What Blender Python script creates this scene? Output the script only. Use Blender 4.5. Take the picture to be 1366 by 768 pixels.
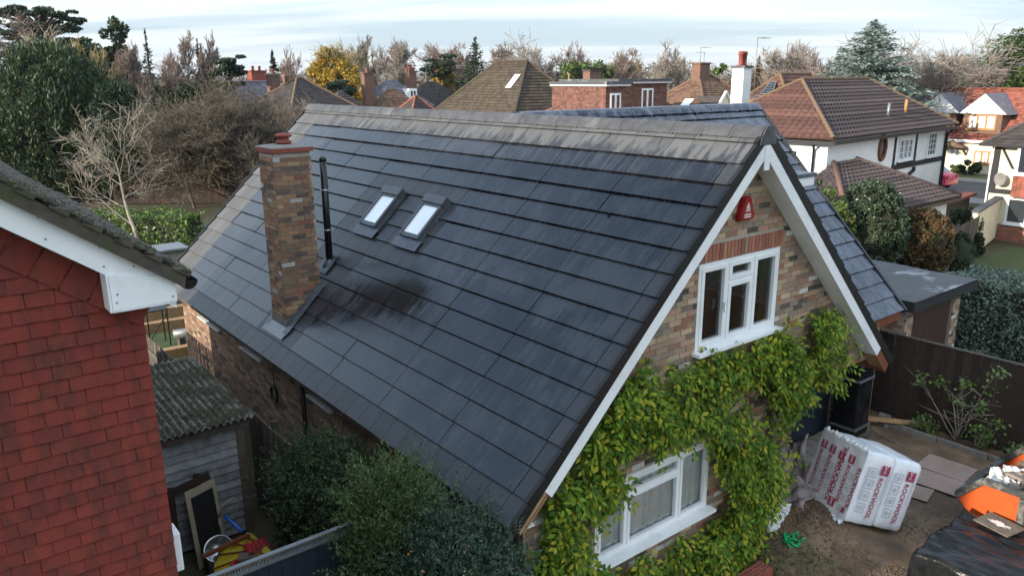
import bpy, math, random
import numpy as np
from mathutils import Vector, Matrix

scene = bpy.context.scene
for o in list(bpy.data.objects):
    bpy.data.objects.remove(o, do_unlink=True)
COL = scene.collection
PI = math.pi
R_ = math.radians

# ------------------------------------------------------------------ camera
CAM_H = 6.9
FPX, PITCH, HEAD, ROLL = 1036.0, R_(15.05), R_(38.3), R_(-0.38)
_h = Vector((math.sin(HEAD), math.cos(HEAD), 0)); _r = Vector((math.cos(HEAD), -math.sin(HEAD), 0)); _z = Vector((0, 0, 1))
C_FW = _h*math.cos(PITCH) - _z*math.sin(PITCH)
_u = _h*math.sin(PITCH) + _z*math.cos(PITCH)
C_R = _r*math.cos(ROLL) + _u*math.sin(ROLL)
C_U = -_r*math.sin(ROLL) + _u*math.cos(ROLL)
cd = bpy.data.cameras.new('camera'); cam = bpy.data.objects.new('camera', cd); COL.objects.link(cam)
cam.matrix_world = Matrix(((C_R.x, C_U.x, -C_FW.x, 0), (C_R.y, C_U.y, -C_FW.y, 0), (C_R.z, C_U.z, -C_FW.z, CAM_H), (0, 0, 0, 1)))
cd.sensor_fit = 'HORIZONTAL'; cd.sensor_width = 36.0; cd.lens = FPX/1366*36.0
cd.clip_start = 0.05; cd.clip_end = 20000
scene.camera = cam

# ------------------------------------------------------------------ sky, sun, exposure
SUN_AZ = R_(4)      # from -X towards +Y
SUN_EL = R_(16)
SUN_DIR = Vector((-math.cos(SUN_AZ)*math.cos(SUN_EL), math.sin(SUN_AZ)*math.cos(SUN_EL), math.sin(SUN_EL)))
SKY_STRENGTH = 0.1
EXPOSURE = 2.05
world = bpy.data.worlds.new('World'); scene.world = world; world.use_nodes = True
wt = world.node_tree; wt.nodes.clear()
wo = wt.nodes.new('ShaderNodeOutputWorld'); wb = wt.nodes.new('ShaderNodeBackground'); wb.inputs[1].default_value = SKY_STRENGTH
sky = wt.nodes.new('ShaderNodeTexSky'); sky.sky_type = 'NISHITA'; sky.sun_disc = False
sky.sun_elevation = SUN_EL; sky.sun_rotation = math.atan2(SUN_DIR.x, SUN_DIR.y); sky.altitude = 40; sky.air_density = 1.0; sky.dust_density = 0.6; sky.ozone_density = 1.2
tc = wt.nodes.new('ShaderNodeTexCoord'); sx = wt.nodes.new('ShaderNodeSeparateXYZ'); wt.links.new(tc.outputs['Generated'], sx.inputs[0])
def wmath(op, a, b=None, clamp=False):
    n = wt.nodes.new('ShaderNodeMath'); n.operation = op; n.use_clamp = clamp
    for i, v in enumerate((a, b)):
        if v is None: continue
        if isinstance(v, (int, float)): n.inputs[i].default_value = v
        else: wt.links.new(v, n.inputs[i])
    return n.outputs[0]
den = wmath('ADD', wmath('MAXIMUM', sx.outputs[2], 0.0), 0.10)
cx = wmath('DIVIDE', sx.outputs[0], den); cy = wmath('DIVIDE', sx.outputs[1], den)
# stratus streaks: cloud layer seen in perspective, drawn out along one wind direction
wa = HEAD + R_(6)
along = wmath('ADD', wmath('MULTIPLY', cx, math.cos(wa)), wmath('MULTIPLY', cy, -math.sin(wa)))
across = wmath('ADD', wmath('MULTIPLY', cx, math.sin(wa)), wmath('MULTIPLY', cy, math.cos(wa)))
cmb = wt.nodes.new('ShaderNodeCombineXYZ'); wt.links.new(wmath('MULTIPLY', along, 0.12), cmb.inputs[0]); wt.links.new(wmath('MULTIPLY', across, 0.50), cmb.inputs[1])
nz = wt.nodes.new('ShaderNodeTexNoise'); nz.inputs['Scale'].default_value = 1.1; nz.inputs['Detail'].default_value = 7; nz.inputs['Roughness'].default_value = 0.55; nz.inputs['Distortion'].default_value = 0.35
wt.links.new(cmb.outputs[0], nz.inputs['Vector'])
cr = wt.nodes.new('ShaderNodeValToRGB'); cr.color_ramp.elements[0].position = 0.42; cr.color_ramp.elements[0].color = (0.12, 0.12, 0.12, 1)
cr.color_ramp.elements[1].position = 0.62; cr.color_ramp.elements[1].color = (1, 1, 1, 1)
wt.links.new(nz.outputs['Fac'], cr.inputs[0])
cover = wmath('MAXIMUM', cr.outputs[0], wmath('SUBTRACT', 1.0, wmath('POWER', wmath('MULTIPLY', wmath('MAXIMUM', sx.outputs[2], 0.0), 1.6), 2.0), True))   # the layer closes up towards the horizon, breaks overhead
# cloud colour: white lit from the same sky, so a little of the sky's own gradient stays in it
cl = wt.nodes.new('ShaderNodeMix'); cl.data_type = 'RGBA'; cl.blend_type = 'MIX'; cl.inputs[0].default_value = 0.06
# overcast luminance law: (1 + 2 sin elevation), the same all round
cie = wmath('ADD', 1.0, wmath('MULTIPLY', wmath('MAXIMUM', sx.outputs[2], 0.0), 2.0))
ccol = wt.nodes.new('ShaderNodeVectorMath'); ccol.operation = 'SCALE'; wt.links.new(cie, ccol.inputs['Scale'])
n2 = wt.nodes.new('ShaderNodeTexNoise'); n2.inputs['Scale'].default_value = 1.7; n2.inputs['Detail'].default_value = 6; n2.inputs['Roughness'].default_value = 0.6; n2.inputs['Distortion'].default_value = 0.4; wt.links.new(cmb.outputs[0], n2.inputs['Vector'])
cr2 = wt.nodes.new('ShaderNodeValToRGB'); cr2.color_ramp.elements[0].position = 0.40; cr2.color_ramp.elements[0].color = (0.52, 0.66, 0.78, 1); cr2.color_ramp.elements[1].position = 0.56; cr2.color_ramp.elements[1].color = (0.86, 0.94, 1.0, 1); wt.links.new(n2.outputs['Fac'], cr2.inputs[0])
c3 = wt.nodes.new('ShaderNodeVectorMath'); c3.operation = 'SCALE'; c3.inputs['Scale'].default_value = 2.32; wt.links.new(cr2.outputs[0], c3.inputs[0]); wt.links.new(c3.outputs[0], ccol.inputs[0])
wt.links.new(ccol.outputs[0], cl.inputs[6]); wt.links.new(sky.outputs[0], cl.inputs[7])
mx = wt.nodes.new('ShaderNodeMix'); mx.data_type = 'RGBA'
wt.links.new(cover, mx.inputs[0]); wt.links.new(sky.outputs[0], mx.inputs[6]); wt.links.new(cl.outputs[2], mx.inputs[7])
wt.links.new(mx.outputs[2], wb.inputs[0]); wt.links.new(wb.outputs[0], wo.inputs[0])

sl_ = bpy.data.lights.new('sun', 'SUN'); sun = bpy.data.objects.new('sun', sl_); COL.objects.link(sun)
sl_.energy = 2.0; sl_.angle = R_(0.8); sl_.color = (1.0, 0.89, 0.74)
sun.rotation_euler = SUN_DIR.to_track_quat('Z', 'Y').to_euler(); sun.location = (0, 0, 40)
scene.view_settings.view_transform = 'Standard'; scene.view_settings.look = 'None'
scene.view_settings.exposure = EXPOSURE; scene.view_settings.gamma = 1.0; scene.view_settings.use_curve_mapping = False
scene.render.engine = 'CYCLES'
scene.cycles.max_bounces = 5; scene.cycles.diffuse_bounces = 2; scene.cycles.glossy_bounces = 3; scene.cycles.transmission_bounces = 4; scene.cycles.transparent_max_bounces = 6
scene.cycles.caustics_reflective = False; scene.cycles.caustics_refractive = False

# ------------------------------------------------------------------ pixel rays (photo pixels, 1366 wide)
def ray(x, y): return C_FW + C_R*((x-683)/FPX) - C_U*((y-384)/FPX)
def hit(x, y, ax, val):
    d = ray(x, y); o = Vector((0, 0, CAM_H)); return o + d*((val - o[ax])/d[ax])
def gp(x, y, z=0.0): return hit(x, y, 2, z)
def at(x, y, D): return Vector((0, 0, CAM_H)) + ray(x, y)*D

# ------------------------------------------------------------------ object helpers
def tag(o, label=None, cat=None, group=None, kind=None):
    if label: o['label'] = label
    if cat: o['category'] = cat
    if group: o['group'] = group
    if kind: o['kind'] = kind
    return o
def thing(name, loc, label, cat, group=None):
    e = bpy.data.objects.new(name, None); COL.objects.link(e); e.location = Vector(loc); e.empty_display_size = 0.2
    return tag(e, label, cat, group)
def link(name, me, parent=None, world=True):
    o = bpy.data.objects.new(name, me); COL.objects.link(o)
    if parent is not None:
        o.parent = parent
        if world and parent.type == 'EMPTY': o.matrix_parent_inverse = Matrix.Translation(-parent.location)
    return o
class MB:
    """collects faces; build() links them as one mesh object (world coordinates unless a matrix is set)"""
    def __init__(s, M=None): s.v = []; s.f = []; s.sm = []; s.M = M
    def add(s, vs, fs, smooth=False):
        b = len(s.v)
        if s.M is not None: vs = [s.M @ Vector(q) for q in vs]
        s.v.extend([tuple(q) for q in vs]); s.f.extend([tuple(i+b for i in f) for f in fs]); s.sm.extend([smooth]*len(fs)); return s
    def box(s, lo, hi, R=None):
        x0, y0, z0 = lo; x1, y1, z1 = hi
        vs = [Vector(q) for q in ((x0,y0,z0),(x1,y0,z0),(x1,y1,z0),(x0,y1,z0),(x0,y0,z1),(x1,y0,z1),(x1,y1,z1),(x0,y1,z1))]
        if R is not None: vs = [R @ q for q in vs]
        return s.add(vs, [(0,3,2,1),(4,5,6,7),(0,1,5,4),(1,2,6,5),(2,3,7,6),(3,0,4,7)])
    def cbox(s, c, size, R=None):
        h = Vector(size)*0.5; c = Vector(c)
        M = Matrix.Translation(c) @ (R.to_4x4() if R is not None else Matrix.Identity(4))
        return s.box(-h, h, M)
    def bar(s, a, b, w, t, up=(0,0,1)):
        a = Vector(a); b = Vector(b); d = (b-a).normalized(); sd = d.cross(Vector(up)); sd.normalize(); n = sd.cross(d)
        vs = []
        for p in (a, b):
            for i, j in ((-1,-1),(1,-1),(1,1),(-1,1)): vs.append(p + sd*(i*w/2) + n*(j*t/2))
        return s.add(vs, [(3,2,1,0),(4,5,6,7),(0,1,5,4),(1,2,6,5),(2,3,7,6),(3,0,4,7)])
    def prism(s, poly, axis, a, b):
        """poly in the two other axes (in xyz order), extruded along axis from a to b"""
        def mk(p, q):
            if axis == 0: return (q, p[0], p[1])
            if axis == 1: return (p[0], q, p[1])
            return (p[0], p[1], q)
        n = len(poly); vs = [mk(p, a) for p in poly] + [mk(p, b) for p in poly]
        ar = sum(poly[i][0]*poly[(i+1)%n][1]-poly[(i+1)%n][0]*poly[i][1] for i in range(n))
        flip = (ar > 0) if axis != 1 else (ar < 0)
        f0 = tuple(range(n)); f1 = tuple(range(n, 2*n))
        sides = [(i, (i+1)%n, n+(i+1)%n, n+i) for i in range(n)]
        fs = [tuple(reversed(f0)), f1] + sides
        if not flip: fs = [tuple(reversed(f)) for f in fs]
        return s.add(vs, fs)
    def tube(s, path, rad, n=6, cap=True, smooth=True):
        path = [Vector(p) for p in path]; m = len(path)
        if not hasattr(rad, '__len__'): rad = [rad]*m
        vs = []; ref = None
        for i, p in enumerate(path):
            d = (path[min(i+1, m-1)] - path[max(i-1, 0)])
            if d.length < 1e-9: d = Vector((0,0,1))
            d.normalize()
            if ref is None:
                ref = d.orthogonal().normalized()
            ref = (ref - d*ref.dot(d))
            if ref.length < 1e-6: ref = d.orthogonal()
            ref.normalize(); q = d.cross(ref)
            for k in range(n):
                a = 2*PI*k/n; vs.append(p + (ref*math.cos(a) + q*math.sin(a))*rad[i])
        fs = [(i*n+k, i*n+(k+1)%n, (i+1)*n+(k+1)%n, (i+1)*n+k) for i in range(m-1) for k in range(n)]
        if cap: fs += [tuple(reversed(range(n))), tuple(range((m-1)*n, m*n))]
        return s.add(vs, fs, smooth)
    def lathe(s, c, prof, n=16, smooth=True):
        c = Vector(c); vs = []; m = len(prof)
        for r, z in prof:
            for k in range(n): a = 2*PI*k/n; vs.append(c + Vector((r*math.cos(a), r*math.sin(a), z)))
        fs = [(i*n+k, i*n+(k+1)%n, (i+1)*n+(k+1)%n, (i+1)*n+k) for i in range(m-1) for k in range(n)]
        fs += [tuple(reversed(range(n))), tuple(range((m-1)*n, m*n))]
        return s.add(vs, fs, smooth)
    def sheet(s, grid, smooth=True):
        """grid[i][j] of points"""
        a = len(grid); b = len(grid[0]); vs = [p for row in grid for p in row]
        return s.add(vs, [(i*b+j, i*b+j+1, (i+1)*b+j+1, (i+1)*b+j) for i in range(a-1) for j in range(b-1)], smooth)
    def mesh(s, name, mat):
        me = bpy.data.meshes.new(name); me.from_pydata(s.v, [], s.f)
        me.polygons.foreach_set('use_smooth', s.sm); me.materials.append(mat); me.update(); return me
    def build(s, name, mat, parent=None, bevel=0):
        o = link(name, s.mesh(name, mat), parent)
        if bevel: m = o.modifiers.new('bevel', 'BEVEL'); m.width = bevel; m.segments = 2; m.limit_method = 'ANGLE'
        return o
def npmesh(name, V, Fq, mat, smooth=False):
    """V (n,3); Fq (m,k) constant-size polygons"""
    me = bpy.data.meshes.new(name); V = np.asarray(V, dtype=np.float32); Fq = np.asarray(Fq, dtype=np.int32); m, k = Fq.shape
    me.vertices.add(len(V)); me.vertices.foreach_set('co', V.ravel())
    me.loops.add(m*k); me.loops.foreach_set('vertex_index', Fq.ravel())
    me.polygons.add(m); me.polygons.foreach_set('loop_start', np.arange(0, m*k, k, dtype=np.int32)); me.polygons.foreach_set('loop_total', np.full(m, k, dtype=np.int32))
    if smooth: me.polygons.foreach_set('use_smooth', np.ones(m, dtype=bool))
    me.materials.append(mat); me.update(); me.validate(); return me

# ------------------------------------------------------------------ materials
class NT:
    def __init__(s, name):
        s.m = bpy.data.materials.new(name); s.m.use_nodes = True; s.t = s.m.node_tree; s.b = s.t.nodes['Principled BSDF']; s.out = s.t.nodes['Material Output']
    def n(s, typ, **kw):
        nd = s.t.nodes.new(typ)
        for k, v in kw.items(): setattr(nd, k, v)
        return nd
    def l(s, a, b): s.t.links.new(a, b)
    def val(s, sock, v):
        if isinstance(v, (int, float)): sock.default_value = v
        elif isinstance(v, tuple): sock.default_value = (*v[:3], 1) if len(sock.default_value) == 4 else v
        else: s.l(v, sock)
    def math(s, op, a, b=0.0, clamp=False):
        nd = s.n('ShaderNodeMath', operation=op, use_clamp=clamp); s.val(nd.inputs[0], a); s.val(nd.inputs[1], b); return nd.outputs[0]
    def mix(s, f, a, b, blend='MIX'):
        nd = s.n('ShaderNodeMix', data_type='RGBA', blend_type=blend); s.val(nd.inputs[0], f); s.val(nd.inputs[6], a); s.val(nd.inputs[7], b); return nd.outputs[2]
    def ramp(s, f, stops, interp='LINEAR'):
        nd = s.n('ShaderNodeValToRGB'); nd.color_ramp.interpolation = interp; e = nd.color_ramp.elements
        while len(e) < len(stops): e.new(0.5)
        for q, (p, c) in zip(e, stops): q.position = p; q.color = (*c, 1) if isinstance(c, tuple) else (c, c, c, 1)
        s.l(f, nd.inputs[0]); return nd.outputs[0]
    def pos(s): return s.n('ShaderNodeNewGeometry').outputs['Position']
    def noise(s, scale, detail=4, rough=0.6, vec=None, dist=0.0):
        nd = s.n('ShaderNodeTexNoise'); nd.inputs['Scale'].default_value = scale; nd.inputs['Detail'].default_value = detail; nd.inputs['Roughness'].default_value = rough; nd.inputs['Distortion'].default_value = dist
        s.l(vec if vec is not None else s.pos(), nd.inputs['Vector']); return nd.outputs['Fac']
    def dots(s, v):
        nd = s.n('ShaderNodeVectorMath', operation='DOT_PRODUCT'); s.l(s.pos(), nd.inputs[0]); nd.inputs[1].default_value = v; return nd.outputs['Value']
    def comb(s, x, y, z=0.0):
        nd = s.n('ShaderNodeCombineXYZ')
        for i, q in enumerate((x, y, z)): s.val(nd.inputs[i], q)
        return nd.outputs[0]
    def rnd(s, island=True):
        return s.n('ShaderNodeNewGeometry').outputs['Random Per Island'] if island else s.n('ShaderNodeObjectInfo').outputs['Random']
    def bump(s, h, strength=0.3, dist=0.01):
        nd = s.n('ShaderNodeBump'); nd.inputs['Strength'].default_value = strength; nd.inputs['Distance'].default_value = dist; s.l(h, nd.inputs['Height']); s.l(nd.outputs[0], s.b.inputs['Normal'])
    def set(s, **kw):
        names = dict(color='Base Color', rough='Roughness', metal='Metallic', spec='Specular IOR Level', coat='Coat Weight', coat_rough='Coat Roughness', trans='Transmission Weight', alpha='Alpha', ior='IOR')
        for k, v in kw.items(): s.val(s.b.inputs[names[k]], v)
        return s
def mat(name, c, rough=0.7, var=0.25, scale=6.0, bump=0.15, metal=0.0, spec=0.4, rnd=None, rvar=0.3, c2=None, c2scale=1.5, c2lo=0.5, c2hi=0.7, bscale=None):
    """a plain surface: colour with two scales of mottling, optional second colour in patches, fine relief, optional per-piece variation"""
    k = NT(name); f = k.noise(scale, 6, 0.65)
    dark = tuple(q*(1-var) for q in c); lite = tuple(min(1, q*(1+var)) for q in c)
    col = k.mix(k.ramp(f, [(0.3, 0.0), (0.7, 1.0)]), dark, lite)
    if c2 is not None: col = k.mix(k.ramp(k.noise(c2scale, 5, 0.7), [(c2lo, 0.0), (c2hi, 1.0)]), col, c2)
    if rnd: 
        v = k.math('ADD', k.math('MULTIPLY', k.rnd(rnd == 'island'), 2*rvar), 1-rvar)
        hs = k.n('ShaderNodeHueSaturation'); k.l(col, hs.inputs['Color']); k.l(v, hs.inputs['Value']); col = hs.outputs[0]
    k.set(color=col, rough=k.math('ADD', k.math('MULTIPLY', f, 0.2), rough-0.1, True), metal=metal, spec=spec)
    if bump: k.bump(k.noise(bscale or scale*5, 5, 0.6), bump, 0.01)
    return k.m
def brickmat(name, island, cols, mott=0.25):
    k = NT(name); r = k.rnd(island)
    n = len(cols); tot = sum(w for w, c in cols); acc = 0; stops = []
    for w, c in cols: stops.append((acc/tot, c)); acc += w
    col = k.ramp(r, stops, 'CONSTANT')
    v2 = k.math('FRACT', k.math('MULTIPLY', r, 37.7))
    hs = k.n('ShaderNodeHueSaturation'); k.l(col, hs.inputs['Color']); k.l(k.math('ADD', k.math('MULTIPLY', v2, 0.5), 0.75), hs.inputs['Value'])
    f = k.noise(22, 6, 0.7); col = k.mix(k.ramp(f, [(0.3, 0.0), (0.75, 1.0)]), hs.outputs[0], k.mix(0.5, hs.outputs[0], (0.20, 0.17, 0.14)))
    col = k.mix(k.ramp(k.noise(9, 5, 0.7), [(0.60, 0.0), (0.74, 0.55)]), col, (0.44, 0.40, 0.35)); col = k.mix(k.ramp(k.noise(3.2, 5, 0.75), [(0.52, 0.0), (0.75, mott)]), col, (0.075, 0.06, 0.05))
    k.set(color=col, rough=0.88, spec=0.25); k.bump(k.noise(60, 4, 0.6), 0.5, 0.004); return k.m
def leafmat(name, c, c2=None, p2=0.15, var=0.45, trans=0.25, rough=0.55, spec=0.3, c3=None, p3=0.0):
    """foliage: per-leaf colour variation, light passing through"""
    k = NT(name); r = k.rnd(True)
    v = k.math('FRACT', k.math('MULTIPLY', r, 17.3)); col = k.mix(v, tuple(q*(1-var) for q in c), tuple(q*(1+var) for q in c))
    if c2: col = k.mix(k.math('LESS_THAN', r, p2), col, c2)
    if c3: col = k.mix(k.math('GREATER_THAN', r, 1-p3), col, c3)
    k.set(color=col, rough=rough, spec=spec)
    if trans:
        tr = k.n('ShaderNodeBsdfTranslucent'); k.l(col, tr.inputs[0]); ms = k.n('ShaderNodeMixShader'); ms.inputs[0].default_value = trans
        k.l(k.b.outputs[0], ms.inputs[1]); k.l(tr.outputs[0], ms.inputs[2]); k.l(ms.outputs[0], k.out.inputs[0])
    return k.m
def glassmat(name, c=(0.02, 0.025, 0.03), rough=0.03):
    k = NT(name); f = k.noise(1.3, 3, 0.5); k.set(color=k.mix(f, c, tuple(q*1.8 for q in c)), rough=rough, spec=0.6, coat=0.3, coat_rough=0.02); k.bump(k.noise(0.9, 2, 0.5), 0.02, 0.05); return k.m

SD = (-0.715, 0.0, -0.699)   # main slope direction, downhill
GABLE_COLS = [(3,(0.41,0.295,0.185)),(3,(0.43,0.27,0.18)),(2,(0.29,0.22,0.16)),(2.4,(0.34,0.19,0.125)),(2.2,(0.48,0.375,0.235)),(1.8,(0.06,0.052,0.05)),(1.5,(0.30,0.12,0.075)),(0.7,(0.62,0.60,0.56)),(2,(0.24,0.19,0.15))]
M = {}
def mats():
    M['brick_o'] = brickmat('brick_pieces', False, GABLE_COLS); M['brick_i'] = brickmat('brick_courses', True, GABLE_COLS)
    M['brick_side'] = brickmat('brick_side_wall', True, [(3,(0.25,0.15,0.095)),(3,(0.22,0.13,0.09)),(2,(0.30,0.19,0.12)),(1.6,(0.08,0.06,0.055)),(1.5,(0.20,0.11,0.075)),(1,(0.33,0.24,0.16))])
    M['brick_chim'] = brickmat('brick_chimney', False, mott=0.6, cols=[(3,(0.30,0.165,0.085)),(3,(0.25,0.135,0.08)),(2,(0.19,0.125,0.085)),(1.8,(0.09,0.065,0.055)),(1.0,(0.27,0.095,0.065)),(1.4,(0.34,0.23,0.12)),(.3,(0.5,0.48,0.45))])
    M['brick_red'] = brickmat('brick_red_soldier', False, [(3,(0.36,0.12,0.07)),(2,(0.42,0.17,0.09)),(1,(0.30,0.22,0.15)),(2,(0.28,0.10,0.065))])
    M['brick_redi'] = brickmat('brick_red_far', True, [(3,(0.32,0.11,0.07)),(2,(0.38,0.15,0.09)),(2,(0.25,0.09,0.06))])
    M['mortar'] = mat('mortar', (0.38,0.335,0.28), 0.95, 0.2, 18, 0.4)
    # plain concrete slate: dark, wet in places, dried pale along the top courses
    k = NT('concrete_slate'); s = k.dots(SD); y = k.dots((0,1,0))
    st = k.noise(1.0, 4, 0.6, k.comb(k.math('MULTIPLY', s, 2.2), k.math('MULTIPLY', y, 7.0)))
    # dry zone reaches about 0.75 m below the ridge with a ragged edge (downhill distance = s + 10.38)
    dd = k.math('ADD', s, 10.384)
    dry = k.math('SUBTRACT', k.math('ADD', 0.62, k.math('MULTIPLY', k.math('SUBTRACT', st, 0.5), 1.9)), dd)
    dry = k.math('MULTIPLY', dry, 4.0, True)
    far = k.math('MULTIPLY', k.math('SUBTRACT', y, 16.9), 1.2, True)
    dry = k.math('MAXIMUM', dry, far, True)
    rv = k.math('ADD', k.math('MULTIPLY', k.rnd(False), 0.4), 0.8)
    c = k.mix(dry, (0.027,0.029,0.034), (0.085,0.087,0.090)); hs = k.n('ShaderNodeHueSaturation'); k.l(c, hs.inputs['Color']); k.l(rv, hs.inputs['Value'])
    c = k.mix(k.ramp(k.noise(14, 5, 0.7), [(0.35, 0.0), (0.8, 0.3)]), hs.outputs[0], (0.075,0.072,0.07))
    k.set(color=c, rough=k.math('ADD', 0.42, k.math('MULTIPLY', dry, 0.35)), spec=0.45); k.bump(k.noise(70, 4, 0.6), 0.25, 0.003); M['slate'] = k.m
    # glass faced solar tile: near black, drying film and streaks running down the slope
    k = NT('solar_tile'); s = k.dots(SD); y = k.dots((0,1,0))
    st = k.noise(1.0, 5, 0.65, k.comb(k.math('MULTIPLY', s, 1.3), k.math('MULTIPLY', y, 14.0)))
    pt = k.noise(1.7, 6, 0.7, k.comb(k.math('MULTIPLY', s, 1.0), k.math('MULTIPLY', y, 1.2)))
    p2 = k.noise(0.55, 3, 0.5, k.comb(s, y)); film = k.ramp(k.math('ADD', k.math('ADD', k.math('MULTIPLY', st, 0.40), k.math('MULTIPLY', pt, 0.5)), k.math('MULTIPLY', p2, 0.45)), [(0.63, 0.0), (0.75, 1.0)])
    rv = k.rnd(False)
    c = k.mix(film, (0.0025,0.003,0.0045), (0.027,0.029,0.036)); c = k.mix(k.math('MULTIPLY', rv, 0.25), c, (0.024,0.026,0.034))
    rg = k.math('ADD', k.math('ADD', 0.16, k.math('MULTIPLY', film, 0.14)), k.math('MULTIPLY', rv, 0.06))
    k.set(color=c, rough=rg, spec=0.68); k.bump(k.noise(1.6, 3, 0.5), 0.06, 0.05); M['solar'] = k.m
    k = NT('wet_slate_wing'); y = k.dots((0,-0.695,-0.719)); x = k.dots((1,0,0))
    st = k.noise(1.0, 4, 0.6, k.comb(k.math('MULTIPLY', y, 2.9), k.math('MULTIPLY', x, 4.2)))
    wet = k.ramp(st, [(0.43, 0.0), (0.56, 1.0)]); hs = k.n('ShaderNodeHueSaturation'); k.l(k.mix(wet, (0.075,0.085,0.115), (0.012,0.015,0.026)), hs.inputs['Color']); k.l(k.math('ADD', k.math('MULTIPLY', k.rnd(False), 0.5), 0.75), hs.inputs['Value'])
    k.set(color=hs.outputs[0], rough=k.math('SUBTRACT', 0.42, k.math('MULTIPLY', wet, 0.28)), spec=0.6); k.bump(k.noise(60, 4, 0.6), 0.2, 0.003); M['wing_slate'] = k.m
    M['ridge'] = mat('ridge_concrete', (0.065,0.066,0.072), 0.6, 0.3, 7, 0.2, rnd='object', rvar=0.2, c2=(0.12,0.116,0.112), c2scale=3)
    M['black'] = mat('black_plastic', (0.012,0.012,0.013), 0.45, 0.2, 9, 0.05)
    M['black_gloss'] = mat('black_gloss_plastic', (0.012,0.012,0.013), 0.22, 0.2, 9, 0.03)
    M['underlay'] = mat('black_membrane', (0.012,0.012,0.012), 0.8, 0.2, 9, 0.05)
    M['upvc'] = mat('white_plastic', (0.80,0.82,0.83), 0.35, 0.05, 2.5, 0.03, c2=(0.60,0.62,0.60), c2scale=1.6, c2lo=0.5, c2hi=0.8)
    M['white_paint'] = mat('white_render', (0.80,0.80,0.78), 0.85, 0.06, 3, 0.25, c2=(0.66,0.66,0.63), c2scale=0.9, c2lo=0.52, c2hi=0.8)
    M['cream'] = mat('cream_render', (0.72,0.64,0.46), 0.85, 0.08, 3, 0.25, c2=(0.60,0.54,0.40), c2scale=1.0, c2lo=0.5, c2hi=0.8)
    M['glass'] = glassmat('window_glass'); M['glass_pale'] = glassmat('whitened_glass', (0.62,0.66,0.68), 0.12)  # pale colour carries the sky reflection of the skylight panes
    M['net'] = mat('net_curtain', (0.78,0.78,0.76), 0.9, 0.1, 5, 0.1)
    M['dark_in'] = mat('dark_interior', (0.03,0.028,0.026), 0.9, 0.2, 3, 0)
    M['lead'] = mat('lead_sheet', (0.10,0.115,0.14), 0.45, 0.35, 8, 0.2, metal=0.3)
    M['alu'] = mat('grey_cladding', (0.20,0.215,0.23), 0.4, 0.15, 8, 0.05, metal=0.4)
    M['skyframe'] = mat('dark_grey_cladding', (0.085,0.09,0.10), 0.4, 0.15, 8, 0.05, metal=0.3)
    M['pine'] = mat('raw_pine', (0.36,0.22,0.11), 0.75, 0.3, 9, 0.2, rnd='object', rvar=0.2)
    M['redwood'] = mat('stained_timber', (0.17,0.055,0.025), 0.6, 0.25, 7, 0.15)
    M['oldwood'] = mat('weathered_timber', (0.095,0.08,0.065), 0.9, 0.35, 7, 0.35, rnd='object', rvar=0.35)
    M['fence'] = mat('dark_fence_timber', (0.035,0.022,0.016), 0.85, 0.35, 8, 0.3, rnd='object', rvar=0.35)
    M['brownfence'] = mat('brown_fence_timber', (0.085,0.055,0.037), 0.85, 0.35, 6, 0.3, rnd='object', rvar=0.3)
    M['shedwood'] = mat('grey_shed_boards', (0.18,0.19,0.20), 0.85, 0.3, 6, 0.3, rnd='object', rvar=0.25, c2=(0.06,0.06,0.058), c2scale=2.2)
    M['terracotta'] = mat('terracotta', (0.235,0.062,0.042), 0.8, 0.25, 9, 0.25)
    k = NT('red_wall_tile'); rv = k.rnd(False)
    c = k.ramp(rv, [(0.0,(0.185,0.033,0.024)),(0.3,(0.20,0.037,0.026)),(0.6,(0.215,0.041,0.027)),(0.8,(0.19,0.034,0.025)),(0.985,(0.165,0.030,0.024)),(0.992,(0.25,0.062,0.030))])
    so = k.noise(1.0, 5, 0.65, k.comb(k.math('MULTIPLY', k.dots((1,0,0)), 9.0), k.math('MULTIPLY', k.dots((0,0,1)), 3.0), rv))
    c = k.mix(k.ramp(so, [(0.44, 0.0), (0.70, 0.85)]), c, (0.06,0.027,0.022)); c = k.mix(k.ramp(k.noise(55, 4, 0.7), [(0.4, 0.0), (0.8, 0.35)]), c, (0.10,0.03,0.02))
    k.set(color=c, rough=0.8, spec=0.25); k.bump(k.noise(45, 5, 0.65), 0.4, 0.004); M['redtile'] = k.m
    M['mosstile'] = mat('mossy_roof_tile', (0.075,0.062,0.052), 0.95, 0.4, 9, 0.6, c2=(0.06,0.065,0.03), c2scale=5, c2lo=0.5, c2hi=0.65)
    M['asbestos'] = mat('corrugated_cement', (0.16,0.155,0.14), 0.95, 0.3, 7, 0.4, c2=(0.04,0.04,0.02), c2scale=3.2, c2lo=0.46, c2hi=0.56)
    M['moss'] = leafmat('moss', (0.038,0.036,0.014), var=0.5, trans=0)
    def roofm(name, c, c2, lo, hi, sc=1.2, rv=0.35):
        M[name] = mat(name, c, 0.9, 0.3, 5, 0.5, rnd='island', rvar=rv, c2=c2, c2scale=sc, c2lo=lo, c2hi=hi, bscale=12)
    roofm('roof_pan_orange', (0.115,0.055,0.042), (0.22,0.14,0.05), 0.62, 0.74, 0.8)
    roofm('roof_pan_brown', (0.060,0.043,0.042), (0.11,0.10,0.085), 0.66, 0.76, 3.5)
    roofm('roof_brown', (0.13,0.075,0.05), (0.15,0.13,0.06), 0.55, 0.75, 0.7)
    roofm('roof_moss', (0.062,0.045,0.033), (0.068,0.06,0.026), 0.48, 0.72, 0.35)
    roofm('roof_dark', (0.05,0.042,0.04), (0.085,0.07,0.055), 0.55, 0.75, 0.8)
    roofm('roof_red', (0.23,0.075,0.05), (0.17,0.07,0.05), 0.5, 0.75, 1.0)
    roofm('roof_slate', (0.135,0.125,0.15), (0.2,0.19,0.2), 0.55, 0.7, 1.5)
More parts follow.
